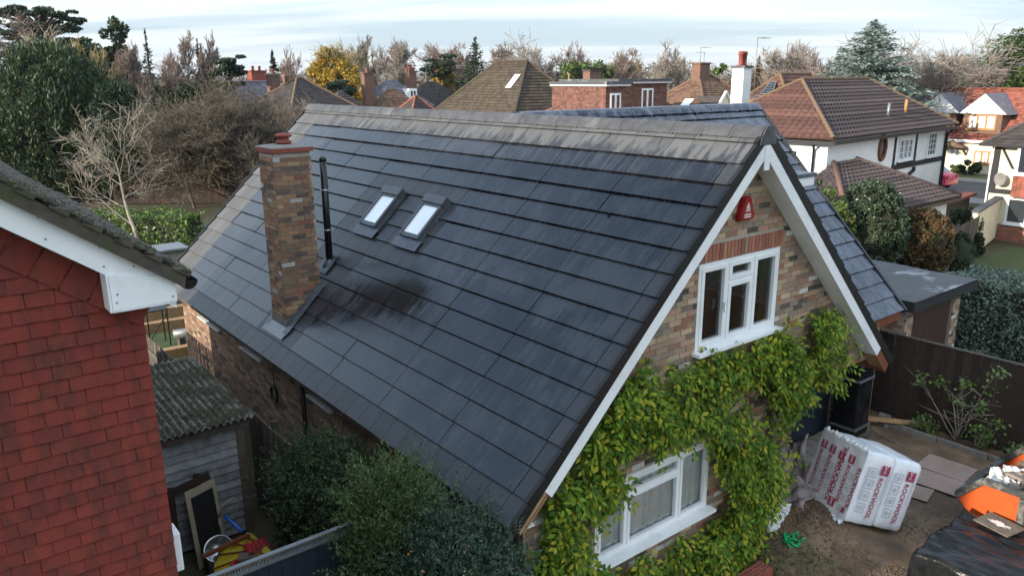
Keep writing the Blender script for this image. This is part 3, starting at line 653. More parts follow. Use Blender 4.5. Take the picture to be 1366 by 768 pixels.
# side wall bricks (facing -X), porch and rear bricks: one mesh per wall
def brickface(parent, org, du, length, height, mt='brick_side', skip=None, name='bricks'):
    du = Vector(du); org = Vector(org); nrm = du.cross(Vector((0, 0, 1))); mb = MB(); r = random.Random(9)
    for c in range(int(height/0.075)):
        off = -0.1125 if c % 2 else 0.0; u = off
        while u < length:
            a, b = max(0, u+0.005), min(length, u+0.22); u += 0.225
            if b-a < 0.03: continue
            if skip and skip((a+b)/2, c*0.075+0.03): continue
            z = c*0.075+0.005; e = r.uniform(-0.003, 0.003)
            p = [org+du*a+nrm*e, org+du*b+nrm*e]; q = [v-nrm*0.02 for v in p]; up = Vector((0, 0, z)); h = Vector((0, 0, 0.065))
            mb.add([p[0]+up, p[1]+up, p[1]+up+h, p[0]+up+h, q[0]+up, q[1]+up, q[1]+up+h, q[0]+up+h], [(0,1,2,3), (3,2,6,7), (0,4,5,1), (0,3,7,4), (1,5,6,2)])
    return tag(mb.build(name, M[mt], parent), kind='stuff')
# direction chosen so that du x z points out of the wall
SLOT = [(7.0, 8.0), (10.56, 11.42), (13.5, 14.5), (15.8, 17.1)]
def sskip(u, z): y = WY1-u; return z > 1.88 and any(a-0.02 < y < b+0.02 for a, b in SLOT)
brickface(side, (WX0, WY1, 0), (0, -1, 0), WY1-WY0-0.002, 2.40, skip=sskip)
brickface(house, (GX1, 5.952, 0), (0, 1, 0), 7.40-5.952, 2.40)
for a, b in SLOT:
    w = MB(); w.box((WX0-0.004, a, 1.93), (WX0+0.02, b, 2.22)); o = w.build('window', M['glass'], house)
    MB().box((WX0-0.06, a-0.03, 1.885), (WX0+0.01, b+0.03, 1.915)).build('sill', M['upvc'], o)
mb = MB(); mb.tube([(WX0-0.06, 11.55, 0.05), (WX0-0.06, 11.55, 2.25)], 0.04, 8); mb.build('downpipe', M['black'], house)
mb = MB(); mb.tube([(WX0-0.06, 6.35, 0.05), (WX0-0.06, 6.35, 2.25)], 0.04, 8); mb.build('downpipe', M['black'], house)

# ---- windows of the gable
def gwin(W, **kw): return window(house, local((W['x0'], WY0+0.02, W['z0']), 0), W['x1']-W['x0'], W['z1']-W['z0'], glass='pane', **kw)
o = gwin(UW, cols=(1, 1.02, 1), transom={1: 0.73}, fr=0.055, sash=0.055, depth=0.07, sill=0.12)
MB().box((8.035, WY0-0.065, 4.02), (8.055, WY0-0.03, 4.13)).box((8.03, WY0-0.075, 4.0), (8.06, WY0-0.055, 4.03)).build('handle', M['upvc'], o)
o2 = gwin(LW, cols=(0.62, 1.25, 0.72), transom={1: 0.74}, fr=0.05, sash=0.038, depth=0.07, sill=0.14)
# ---- alarm box
mb = MB(); AX, AZ = 8.36, 5.30
for s, d in ((1.0, 0.0), (1.0, -0.05), (0.86, -0.075)):
    pass
def alarm():
    ps = [(-0.135, -0.15), (0.135, -0.15), (0.15, -0.11), (0.075, 0.135), (0.05, 0.155), (-0.05, 0.155), (-0.075, 0.135), (-0.15, -0.11)]; mb = MB(); rows = []
    for k, y in ((1.0, WY0), (1.0, WY0-0.055), (0.9, WY0-0.08)): rows.append([Vector((AX+a*k, y, AZ+b*k)) for a, b in ps])
    vs = [p for r in rows for p in r]; n = 8
    mb.add(vs, [(i*n+k, (i+1)*n+k, (i+1)*n+(k+1)%n, i*n+(k+1)%n) for i in range(2) for k in range(n)] + [tuple(range(2*n, 3*n))])
    o = mb.build('alarm_box', M['alarm'], house); tag(o, 'red trapezoid burglar alarm box with white mark')
    e = MB(); y = WY0-0.0825
    def tri(pts): e.add([(AX+a, y, AZ+b) for a, b in pts]+[(AX+a, y+0.002, AZ+b) for a, b in pts], [tuple(range(len(pts)))])
    tri([(-0.006, 0.085), (-0.04, 0.01), (-0.022, 0.01), (-0.002, 0.06)]); tri([(0.006, 0.085), (0.002, 0.06), (0.022, 0.01), (0.04, 0.01)]); tri([(-0.05, -0.005), (0.05, -0.005), (0.05, -0.018), (-0.05, -0.018)])
    tri([(-0.012, 0.03), (0.012, 0.03), (0.012, -0.03), (-0.012, -0.03)]); tri([(-0.055, -0.04), (-0.02, -0.025), (-0.02, -0.04)]); tri([(0.055, -0.04), (0.02, -0.025), (0.02, -0.04)])
    for k in range(2): tri([(-0.07, -0.065-k*0.03), (0.07, -0.065-k*0.03), (0.07, -0.08-k*0.03), (-0.07, -0.08-k*0.03)])
    e.build('emblem', M['white_print'], o)
alarm()
# ---- chimney
chc = MB(); CZ0, CZ1 = 2.3, 5.77
chc.box((CHX0+BK, CHY0+BK, CZ0), (CHX1-BK, CHY1-BK, CZ1)); chim = chc.build('chimney', M['mortar'], house)
cb = {}
for w in (0.215, 0.2, 0.1): cb[w] = MB().box((0, 0, 0), (w, 0.05, 0.066)).mesh('brick', M['brick_chim'])
def chbricks(org, ang, L, single):
    mb = MB()
    for c in range(int((CZ1-CZ0)/0.0755)):
        z = CZ0+c*0.0755+0.004
        seq = [0.215, 0.215, 0.19] if c % 2 else [0.10, 0.215, 0.215, 0.07]
        u = 0.0
        for w in seq:
            w2 = min(w, L-u); p = Vector(org) + Matrix.Rotation(ang, 3, 'Z') @ Vector((u, rb.uniform(-0.003, 0.003), 0)); u += w+0.008
            if w2 < 0.03: continue
            if single:
                # hidden inside the roof: skip
                if z < 2.65: continue
                o = link('brick', cb[0.215], chim, False); o.location = (p.x, p.y, z); o.rotation_euler = (0, 0, ang); o.scale = (w2/0.215, 1, 1)
            else:
                mb.M = Matrix.Translation((p.x, p.y, z)) @ Matrix.Rotation(ang, 4, 'Z'); mb.box((0, 0, 0), (w2, 0.04, 0.066))
    if not single: tag(mb.build('bricks', M['brick_i'], chim), kind='stuff')
LC = CHX1-CHX0
chbricks((CHX0, CHY0, 0), 0, LC, True); chbricks((CHX0, CHY1, 0), R_(-90), LC, True)
chbricks((CHX1, CHY1, 0), R_(180), LC, False); chbricks((CHX1, CHY0, 0), R_(90), LC, False)
ccx, ccy = (CHX0+CHX1)/2, (CHY0+CHY1)/2
mb = MB(); mb.box((CHX0-0.035, CHY0-0.035, CZ1+0.004), (CHX1+0.035, CHY1+0.035, CZ1+0.07)); tag(mb.build('oversail_course', M['terracotta'], chim))
mb = MB(); vs = []
for k, z in ((1.0, 0.07), (0.98, 0.085), (0.5, 0.115)): vs += [(ccx+a*k*0.36, ccy+b*k*0.36, CZ1+z) for a, b in ((-1,-1),(1,-1),(1,1),(-1,1))]
mb.add(vs, [(i*4+k, i*4+(k+1)%4, (i+1)*4+(k+1)%4, (i+1)*4+k) for i in range(2) for k in range(4)]+[(8,9,10,11)]); mb.build('mortar_flaunching', M['paving'], chim)
mb = MB(); mb.lathe((ccx, ccy, CZ1+0.09), [(0.10,0),(0.105,0.03),(0.13,0.045),(0.13,0.075),(0.095,0.085),(0.09,0.13),(0.135,0.145),(0.145,0.165),(0.11,0.195),(0.03,0.205)], 20); mb.build('chimney_pot', M['terracotta'], chim)
# lead flashings: apron at the foot, stepped sides
mb = MB(); sfoot = (XR-CHX0)/SA
g = [[rl(sfoot-0.02, CHY0-0.13, 0.055), rl(sfoot-0.02, CHY1+0.13, 0.055)], [rl(sfoot+0.20, CHY0-0.10, 0.05), rl(sfoot+0.20, CHY1+0.10, 0.05)]]
mb.sheet(g); z = rl(sfoot, 0, 0.05).z; mb.box((CHX0-0.012, CHY0-0.01, z-0.03), (CHX0-0.004, CHY1+0.01, z+0.14)); mb.build('lead_apron', M['alu'], chim)
for yy, sg in ((CHY0, -1), (CHY1, 1)):
    mb = MB()
    for k in range(9):
        x = CHX0+0.0+k*LC/9; zz = ZR-TT*(XR-x)
        a, b = (yy-0.012, yy-0.004) if sg < 0 else (yy+0.004, yy+0.012)
        mb.box((x-0.012, a-0.0005*k, zz-0.02), (x+LC/9+0.025, b-0.0005*k, zz+0.15+(0.02 if k % 2 else 0)))
    mb.sheet([[rl(sfoot-(LC/SA)*t, yy+sg*0.005, 0.06), rl(sfoot-(LC/SA)*t, yy+sg*0.15, 0.052)] for t in (-0.1, 0.25, 0.5, 0.75, 1.1)])
    mb.build('step_flashing', M['lead'], chim)
# ---- flue pipe with brackets and stay rods
mb = MB(); PX, PY = 5.79, 12.55; pz = ZR-TT*(XR-PX)
mb.tube([(PX, PY, pz-0.05), (PX, PY, pz+1.80)], 0.062, 14); mb.lathe((PX, PY, pz+1.80), [(0.062,0),(0.062,0.05),(0.045,0.09)], 14)
fl = mb.build('flue_pipe', M['black_gloss'], house)
mb = MB(); mb.lathe((PX, PY, pz-0.07), [(0.14,0),(0.11,0.10),(0.062,0.16),(0.06,0.2)], 14); mb.sheet([[rl((XR-PX)/SA-0.2, PY-0.2, 0.058), rl((XR-PX)/SA-0.2, PY+0.2, 0.058)], [rl((XR-PX)/SA+0.22, PY-0.2, 0.056), rl((XR-PX)/SA+0.22, PY+0.2, 0.056)]]); mb.build('flashing_boot', M['lead'], fl)
for h in (0.6, 1.3):
    mb = MB(); mb.lathe((PX, PY, pz+h), [(0.063,0),(0.07,0.004),(0.07,0.03),(0.063,0.034)], 14); mb.bar((PX, PY, pz+h+0.015), (CHX1, PY, pz+h+0.0), 0.008, 0.008); mb.build('bracket', M['steel'], fl)
# ---- skylights
FR = FR_L
for (ya, yb) in SKY_Y:
    mm = Matrix.Translation(rl(SKS0, ya)) @ FR; w = yb-ya; L = SKS1-SKS0
    f = MB(mm); t = 0.115
    f.box((0, 0.11, 0.0), (0.055, L, t)).box((w-0.055, 0.11, 0.0), (w, L, t)).box((0.055, L-0.075, 0.0), (w-0.055, L, t-0.01)).box((0.055, 0.11, 0.0), (w-0.055, 0.15, t))
    sk = f.build('skylight', M['skyframe'], house)
    MB(mm).box((0.05, 0.145, 0.07), (w-0.05, L-0.07, 0.085)).build('pane', M['glass_pale'], sk)  # white of the pane stands for reflected sky
    MB(mm).box((-0.02, -0.05, 0.0), (w+0.02, 0.115, t+0.03)).build('top_hood', M['skyframe'], sk, 0.012)
    MB(mm).box((-0.022, -0.07, 0.0), (0.0-0.003, L+0.05, 0.045)).build('side_flashing', M['lead'], sk); MB(mm).box((w+0.003, -0.07, 0.0), (w+0.022, L+0.05, 0.045)).build('side_flashing', M['lead'], sk)
    mb = MB(mm); mb.sheet([[(-0.10, L+0.002, 0.062), (w+0.10, L+0.002, 0.062)], [(-0.10, L+0.20, 0.064), (w+0.10, L+0.20, 0.064)], [(-0.10, L+0.205, 0.04), (w+0.10, L+0.205, 0.04)]], False); mb.build('lead_apron', M['lead'], sk)
# ---- front wing (ridge along X)
WR_Y, WR_Z, WE_Y, WXE = 10.60, 6.30, 6.82, 15.40
wt_ = (WR_Z-2.38)/(WR_Y-WE_Y); wa_ = 1/math.hypot(1, wt_); wb_ = wt_*wa_
DW = Vector((0, -wa_, -wb_)); NW = Vector((0, -wb_, wa_)); WL = (WR_Y-WE_Y)/wa_
def rw(s, x, nn=0.0): return Vector((x, WR_Y, WR_Z)) + DW*s + NW*nn
DB = Vector((0, wa_, -wb_)); NB = Vector((0, wb_, wa_))
def rwb(s, x, nn=0.0): return Vector((x, WR_Y, WR_Z)) + DB*s + NB*nn
mb = MB()
for P in (rw, rwb):
    mb.add([P(0, XR), P(0, WXE-.03), P(WL-.03, WXE-.03), P(WL-.03, XR), P(0.1, XR, -0.08), P(0.1, WXE-.03, -0.08), P(WL-.03, WXE-.03, -0.05), P(WL-.03, XR, -0.05)], [(0,1,2,3), (4,7,6,5), (3,2,6,7), (1,5,6,2)])
wroof = mb.build('wing_roof', M['underlay'], house)
FR_W = Matrix(((-1, 0, 0), (0, DW.y, NW.y), (0, DW.z, NW.z))).to_4x4()
ncw = 16; gw = WL/ncw; sw = 0.33
mb = MB()
for row in range(ncw):
    xx = WXE-0.04; k = 0
    first = sw*(0.5 if row % 2 else 1.0)
    while xx > XR+0.1:
        w = first if k == 0 else sw; k += 1; x0 = xx; xx -= w
        sv = gw*row
        if rw(sv, xx).z < ZR-TT*(xx-XR)-0.35 and xx < 12.2: break
        if row < 3 or x0 > 12.6:
            place(tmesh(round(w, 3), 'wing_slate', 'slate', gw), 'slate', wroof, Matrix.Translation(rw(sv, x0)) @ FR_W, rt, 0.004)
        else:
            mb.add([rw(sv, x0-.002, 0.006), rw(sv, xx+.002, 0.006), rw(sv+gw, xx+.002, 0.042), rw(sv+gw, x0-.002, 0.042), rw(sv+gw, xx+.002, 0.012), rw(sv+gw, x0-.002, 0.012)], [(0,3,2,1), (3,5,4,2)])
tag(mb.build('slates', M['wing_slate'], wroof), kind='stuff')
stepped((rwb(WL, WXE-.03), rwb(WL, XR), rwb(0.02, XR), rwb(0.02, WXE-.03)), gw, 'rear_slates', 'wing_slate', wroof, 0.04, pitch=0.33)
nw = 15; cw = (WXE-XR-0.2)/nw; cm = MB(); vs = []
for yy, k in ((0.004, 1.0), (cw-0.05, 0.97), (cw-0.045, 1.06), (cw-0.006, 1.06)): vs.append([Vector((yy, a*k, b*k+0.03)) for a, b in prof])
cm.sheet(vs, False); cm.add(list(vs[-1]), [tuple(range(len(prof)))]); cm.add(list(vs[0]), [tuple(reversed(range(len(prof))))]); wcm = cm.mesh('wing_ridge_tile', M['wing_slate'])
for i in range(nw):
    o = link('ridge_tile', wcm, wroof, False); o.location = (WXE-(i+1)*cw, WR_Y, WR_Z); o.rotation_euler = (0, rt.gauss(0, 0.004), rt.gauss(0, 0.005))
mb = MB()
for P in (rw, rwb):
    mb.add([P(0.0, WXE-.035, 0.05), P(WL+.02, WXE-.035, 0.05), P(WL+.02, WXE+.03, 0.05), P(0.0, WXE+.03, 0.05), P(0.0, WXE-.035, -.08), P(WL+.02, WXE-.035, -.08), P(WL+.02, WXE+.03, -.08), P(0.0, WXE+.03, -.08)], [(0,1,2,3), (4,7,6,5), (1,5,6,2), (0,3,7,4), (3,2,6,7), (0,4,5,1)])
mb.build('verge_trim', M['black'], wroof)
FWY = 7.40
mb = MB(); e = rw(WL-0.02, 0, -0.055); mb.box((12.3, e.y-0.012, e.z-0.17), (WXE-0.02, e.y+0.012, e.z)); mb.build('fascia', M['redwood'], house)
mb = MB(); mb.box((12.3, e.y+0.013, e.z-0.168), (WXE-0.02, FWY-0.002, e.z-0.15)); mb.build('eave_soffit', M['redwood'], house)
GD0, GD1 = 12.55, 14.0
mb = MB(); mb.box((GX1, FWY+BK, 0), (GD0, FWY+0.25, 2.4)); mb.box((GD1, FWY+BK, 0), (15.1, FWY+0.25, 2.4)); mb.box((GD0, FWY+BK, 2.15), (GD1, FWY+0.25, 2.4)); mb.box((15.1-0.25, FWY+0.26, 0), (15.1, 13.8, 2.4)); mb.prism([(7.4, 2.4), (13.8, 2.4), (WR_Y, WR_Z-0.15)], 0, 14.86, 15.1)
wwall = mb.build('wing_wall', M['mortar'], house)
def wskip(u, z): x = GX1+u; return GD0-0.01 < x < GD1+0.01 and z < 2.15
brickface(wwall, (GX1+0.0, FWY, 0), (1, 0, 0), 15.1-GX1, 2.38, skip=wskip)
gd = MB(); 
gd.box((GD0+0.002, FWY+0.06, 0.02), (GD1-0.002, FWY+0.07, 2.14)); gdo = gd.build('garage_door', M['navy'], house)
sm2 = MB().box((GD0+0.01, FWY+0.035, 0), (GD1-0.01, FWY+0.058, 0.083)).mesh('slat', M['navy'])
for k in range(24): o = link('slat', sm2, gdo, False); o.location = (0, 0, 0.03+k*0.088)
mb = MB(); mb.tube([(15.02, 7.33, 0.05), (15.02, 7.33, 2.1), (15.02, 7.15, 2.2)], 0.036, 8); mb.build('downpipe', M['black'], house)
mb = MB(); mb.box((15.12, 7.2, 0), (15.26, 7.38, 2.18)); mb.build('corner_post', M['pine'], house)
# flat deck of the side dormer (white edge), behind the right bargeboard
dz1 = gp(1090, 229, 0).z; dq = hit(1090, 230, 1, 6.7); dq2 = hit(1090, 246, 1, 6.7)
mb = MB(); mb.box((9.2, 6.72, dq2.z), (dq.x-0.03, 8.6, dq.z-0.06)); dm = mb.build('flat_dormer', M['upvc'], house)
mb = MB(); mb.box((9.1, 6.70, dq.z-0.058), (dq.x, 8.6, dq.z)); mb.build('felt_edge', M['lead'], dm)
mb = MB(); mb.box((9.2, 6.95, 3.9), (dq.x-0.4, 8.5, dq2.z-0.004)); mb.build('dormer_cheek', M['lead'], dm)
# ================================================================== RED TILED NEIGHBOUR
nb = thing('tile_hung_house', (-2.7, 9.5, 0), 'neighbouring house with red hung wall tiles and white boxed eaves', 'house')
NX, NY, NRX, NS = 1.15, 5.5, -2.7, 0.73
EZ = 5.675                                             # roof surface height above x = 1.38
def nroof(x): return EZ + NS*(1.38-x) if x > NRX else EZ + NS*(1.38-2*NRX+x)
mb = MB(); mb.box((2*NRX-NX, NY+0.03, 0), (NX-0.03, 16.8, 5.45)); mb.prism([(2*NRX-NX, 5.45), (NX-0.03, 5.45), (NX-0.03, nroof(NX)-0.2), (NRX, nroof(NRX)-0.2), (2*NRX-NX, nroof(NX)-0.2)], 1, NY+0.03, 16.8)  # unseen rear end lengthened to shade the brick side wall opposite
nwall = mb.build('wall', M['mortar'], nb)
# hung tiles: one object each where the photograph shows them
rn = random.Random(21); TG, TW = 0.1, 0.166
def hung_mesh(w, h, nm, mt):
    hh = h*1.55; n = 4; g = []
    for i in range(n+1):
        x = w*i/n; c = 0.004*math.sin(PI*i/n)
        g.append([(x, -0.033-c, 0), (x, -0.008-c, hh)])
    m = MB(); m.sheet(g, False); m.add([(0, -0.033, 0), (w, -0.033, 0), (w, -0.015, 0), (0, -0.015, 0)], [(0, 3, 2, 1)]); m.add([(w, -0.033, 0), (w, -0.015, 0), (w, 0.0, hh), (w, -0.008, hh)], [(0, 1, 2, 3)])
    return m.mesh(nm, M[mt])
full = hung_mesh(TW-0.003, TG, 'hung_tile', 'redtile'); 
rest = MB(); cnt = 0
zr_ = []
for r_i in range(62):
    z = 5.95 - r_i*TG
    off = 0.5*TW if r_i % 2 else 0.0
    x = NX + 0.012 - off - TW
    first = True
    if off:  # half tile at the corner
        zt = [(NX+0.012-off, off-0.003)]
    else: zt = []
    while x > -1.2: zt.append((x, TW-0.003)); x -= TW
    for (xx, w) in zt:
        if z + TG*0.9 > nroof(xx+w)-0.265 or z < 0.05: continue
        vis = xx > 0.18 and z > 3.0
        if vis and cnt < 300:
            o = link('hung_tile', full, nwall, False); o.location = (xx+rn.uniform(-0.0015, 0.0015), NY+0.018, z+rn.uniform(-0.002, 0.002)); o.scale = (w/(TW-0.003), 1, 1)
            o.rotation_euler = (rn.gauss(0, 0.01), rn.gauss(0, 0.006), rn.gauss(0, 0.012)); cnt += 1
        else: rest.add([(xx, NY-0.008, z), (xx+w, NY-0.008, z), (xx+w, NY+0.01, z+TG*1.5), (xx, NY+0.01, z+TG*1.5), (xx, NY+0.01, z), (xx+w, NY+0.01, z)], [(0,1,2,3), (0,4,5,1)])
tag(rest.build('hung_tiles', M['redtile'], nwall), kind='stuff')
# angled tiles under the bargeboard
ang = math.atan(NS); 
for k in range(9):
    x = NX-0.10-k*0.15; z = nroof(x)-0.42-0.06
    o = link('hung_tile', full, nwall, False); o.location = (x-0.06, NY+0.006, z-0.02); o.rotation_euler = (0, ang, 0); o.scale = (1.05, 1, 1.25)
# side wall tiles (facing +X)
mb = MB()
for r_i in range(54):
    z = 5.35 - r_i*TG
    for k in range(58):
        y = NY+0.02+k*TW+(TW/2 if r_i % 2 else 0); mb.add([(NX+0.015, y, z), (NX+0.015, y+TW-.003, z), (NX-0.01, y+TW-.003, z+TG*1.5), (NX-0.01, y, z+TG*1.5), (NX-0.01, y, z), (NX-0.01, y+TW-.003, z)], [(0,1,2,3), (0,4,5,1)])
tag(mb.build('hung_tiles', M['redtile'], nwall), kind='stuff')
# roof slab with thick mossy tile edge
mb = MB(); ya, yb = 5.24, 17.1
for sg in (1, -1):
    def X(x): return x if sg > 0 else 2*NRX-x
    a = [(X(1.40), nroof(1.40)), (X(NRX), nroof(NRX)), (X(NRX), nroof(NRX)-0.10), (X(1.38), nroof(1.40)-0.08)]
    mb.prism(a, 1, ya, yb)
nrf = mb.build('roof', M['mosstile'], nb)
mb = MB(); rm = random.Random(8); j = 0
L_ = math.hypot(1.40-NRX, nroof(NRX)-nroof(1.40)); dn = Vector((1, 0, -NS)).normalized(); nn = Vector((NS, 0, 1)).normalized(); topv = Vector((NRX, 0, nroof(NRX)))
nt = int(L_/0.10)
for k in range(nt):
    s0 = L_-(k+1)*0.10; s1 = s0+0.115
    for i in range(26 if k < 12 else 4):
        y = ya-0.015+i*0.166+(0.083 if k % 2 else 0); e = rm.uniform(0, 0.012); w = 0.16
        p = [topv+dn*s0+nn*0.004, topv+dn*s1+nn*(0.038+e)]; yv = Vector((0, y, 0)); yw = Vector((0, y+w, 0)); q = topv+dn*s1+nn*0.0
        mb.add([p[0]+yv, p[0]+yw, p[1]+yw, p[1]+yv, q+yw, q+yv, topv+dn*s0+yv], [(0,3,2,1), (3,5,4,2), (0,6,5,3)])
tag(mb.build('roof_tiles', M['mosstile'], nrf), kind='stuff')
mb = MB()
for k in range(900):
    s = L_-rm.uniform(0, 1.9); y = ya+rm.random()**1.5*1.2; p = topv+dn*s+nn*(0.03)+Vector((0, y, 0)); r = rm.uniform(0.006, 0.022)
    mb.add([p+Vector((-r, -r, 0)), p+Vector((r, -r, -.6*r)), p+Vector((r, r, -.6*r)), p+Vector((-r, r, 0)), p+nn*r*1.1], [(0,1,4), (1,2,4), (2,3,4), (3,0,4)])
tag(mb.build('moss_tufts', M['moss'], nrf), kind='stuff')
# bargeboard, boxed eave, soffit
YB = 5.30
def bpt(x, d): return (x, nroof(x)-d)
mb = MB(); mb.prism([bpt(1.33, 0.06), bpt(-2.0, 0.06), bpt(-2.0, 0.275), bpt(0.93, 0.275), bpt(1.33, 0.275)], 1, YB, YB+0.022); barge = mb.build('bargeboard', M['upvc'], nb)
mb = MB(); mb.prism([(0.955, 5.49), (1.325, 5.49), (1.325, nroof(1.325)-0.055), (0.955, nroof(0.955)-0.265)], 1, YB-0.014, YB-0.003); mb.build('box_end', M['upvc'], nb)
MB().box((0.945, YB-0.018, 5.49), (0.985, YB+0.0-0.002, nroof(0.945)-0.27)).build('corner_trim', M['upvc'], nb); MB().box((1.30, YB-0.018, 5.49), (1.335, YB-0.002, nroof(1.335)-0.07)).build('corner_trim', M['upvc'], nb); MB().box((0.93, YB-0.004, 5.478), (0.944, NY-0.03, nroof(0.945)-0.265)).build('box_cheek', M['upvc'], nb)
mb = MB(); mb.box((0.945, YB-0.01, 5.477), (1.33, 16.9, 5.489)); mb.box((1.318, YB+0.0, 5.492), (1.335, 16.9, nroof(1.335)-0.06)); mb.build('eave_box', M['upvc'], nb)
mb = MB(); mb.prism([bpt(0.93, 0.26), bpt(-2.0, 0.26), bpt(-2.0, 0.274), bpt(0.93, 0.274)], 1, YB+0.02, NY-0.02); mb.build('verge_soffit', M['upvc'], nb)
mb = MB()
for x, d in ((0.62, 0.10), (0.64, 0.22), (0.92, 0.10), (0.93, 0.22), (0.98, 0.37), (1.10, 0.12), (1.14, 0.20), (1.31, 0.2), (0.97, 0.43)):
    mb.cbox((x, YB-0.0195 if d > 0.35 or x > 1.29 else YB-0.002, nroof(x)-d), (0.010, 0.004, 0.010))
mb.build('fixing_screws', M['alu'], barge)
# half round gutter
mb = MB(); g = []
for i in range(9):
    a = PI+PI*i/8; g.append([(1.415+0.058*math.cos(a), y, 5.62+0.06*math.sin(a)) for y in (5.26, 17.0)])
mb.sheet(g); g2 = [[(1.415+0.052*math.cos(PI+PI*i/8), y, 5.62+0.054*math.sin(PI+PI*i/8)) for y in (5.262, 17.0)] for i in range(9)]
mb.sheet(list(reversed(g2))); mb.add([q[0] for q in g], [tuple(range(9))]); mb.build('gutter', M['black_gloss'], nb)
mb = MB(); mb.box((1.16, 5.62, 3.30), (1.235, 5.80, 3.62)); mb.build('wall_vent_cowl', M['upvc'], nb, 0.008)

# ================================================================== SIDE ALLEY
SHX0, SHX1, SHY0, SHY1 = 1.5, 3.55, 11.2, 14.0
shed = thing('garden_shed', (2.5, 12.6, 0), 'grey boarded shed with mossy corrugated roof in the side alley', 'shed')
mb = MB(); mb.box((SHX0, SHY0+0.03, 0), (SHX1-0.03, SHY1-0.03, 1.9)); swl = mb.build('wall', M['oldwood'], shed)
bd = MB().prism([(SHY0-0.022, 0), (SHY0+0.022, 0), (SHY0+0.022, 0.145), (SHY0+0.008, 0.145)], 0, SHX0, SHX1-0.12).mesh('board', M['shedwood'])
for k in range(14): o = link('board', bd, swl, False); o.location = (0, rn.uniform(-0.004, 0.004), 0.04+k*0.132); o.rotation_euler = (0.0, 0, 0)
mb = MB(); mb.box((SHX1-0.115, SHY0-0.02, 0), (SHX1+0.0, SHY0+0.09, 1.92)); mb.build('corner_post', M['oldwood'], shed)
bs = MB().box((SHX1-0.028, SHY0+0.1, 0), (SHX1-0.004, SHY1, 0.14)).mesh('side_board', M['shedwood'])
for k in range(13): o = link('board', bs, swl, False); o.location = (rn.uniform(-0.004, 0.004), 0, 0.04+k*0.144)
mb = MB(); 
for side in (1, -1):
    g = []; N = 200
    for i in range(N+1):
        x = SHX0-0.15+(SHX1+0.14-SHX0+0.15)*i/N; zz = 1.97+0.022*math.sin(2*PI*x/0.105)+(0.0 if side > 0 else -0.012)
        g.append([(x, y, zz+0.10*(y-SHY0)/3.0) for y in (SHY0-0.16, 12.6, SHY1+0.1)])
    mb.sheet(g if side > 0 else list(reversed(g)))
srf = mb.build('corrugated_roof', M['asbestos'], shed)
mb = MB()
for k in range(11000):
    x = rm.uniform(SHX0-0.1, SHX1+0.1); y = rm.uniform(SHY0-0.12, SHY1); ph = math.sin(2*PI*x/0.105)
    if ph > rm.uniform(-0.5, 0.9): continue
    z = 1.972+0.022*ph+0.10*(y-SHY0)/3.0; r = rm.uniform(0.008, 0.026); p = Vector((x, y, z))
    mb.add([p+Vector((-r, -r, 0)), p+Vector((r, -r, 0)), p+Vector((r, r, 0)), p+Vector((-r, r, 0)), p+Vector((rm.uniform(-.3,.3)*r, 0, r*0.9))], [(0,1,4), (1,2,4), (2,3,4), (3,0,4)])
tag(mb.build('moss_tufts', M['moss'], srf), kind='stuff')
mb = MB(); mb.box((SHX0-0.12, SHY0-0.06, 1.80), (SHX1+0.08, SHY0-0.03, 1.915)); mb.build('fascia', M['oldwood'], shed)

def paling_fence(name, a, b, h, label, bw=0.1, gap=0.012, mt='oldwood', side=1, cat='fence', z0=0.03, rails=True, cap=False, posts=2.0, group=None):
    a = Vector(a); b = Vector(b); d = b-a; L = d.length; d.normalize(); ang = math.atan2(d.y, d.x)
    t = thing(name, a, label, cat, group); Mx = Matrix.Translation(a) @ Matrix.Rotation(ang, 4, 'Z')
    m = MB().box((0, -0.009, 0), (bw, 0.009, h)).mesh('board', M[mt]); n = int(L/(bw+gap)); r = random.Random(int(L*100))
    for i in range(n):
        o = link('board', m, t, True); o.matrix_parent_inverse = Matrix.Translation(-t.location); o.matrix_basis = Mx @ Matrix.Translation((i*(bw+gap), r.uniform(-.004, .004), z0+r.uniform(-.008, .008))) @ Matrix.Rotation(r.gauss(0, .006), 4, 'Y')
    if rails:
        mr = MB(Mx)
        for z in (0.35, h-0.3): mr.box((0, 0.012*side if side > 0 else -0.062, z), (L, 0.062 if side > 0 else -0.012, z+0.07))
        mr.build('rails', M[mt], t)
    k = 0.0
    pm_ = None
    while k <= L+0.01:
        MB(Mx).box((k-0.045, 0.07 if side > 0 else -0.16, 0), (k+0.045, 0.16 if side > 0 else -0.07, h+0.06)).build('post', M[mt], t); k += posts
    if cap: MB(Mx).box((-0.02, -0.03, h+z0+0.012), (L+0.02, 0.03, h+z0+0.04)).build('cap_rail', M[cap], t)
    return t
paling_fence('paling_fence', (3.75, 14.3, 0), (3.75, 18.6, 0), 1.5, 'weathered paling fence running behind the mossy shed', 0.11, 0.014, 'oldwood', 1)
paling_fence('paling_fence', (3.86, 9.0, 0), (3.86, 11.9, 0), 1.75, 'short dark paling fence between the shed and brick side wall', 0.11, 0.012, 'oldwood', -1)
t = thing('fence_post', (3.72, 18.75, 0), 'sunlit timber post at the far end of the weathered palings', 'post'); MB().box((3.66, 18.68, 0), (3.77, 18.79, 1.75)).build('post', M['pine'], t)
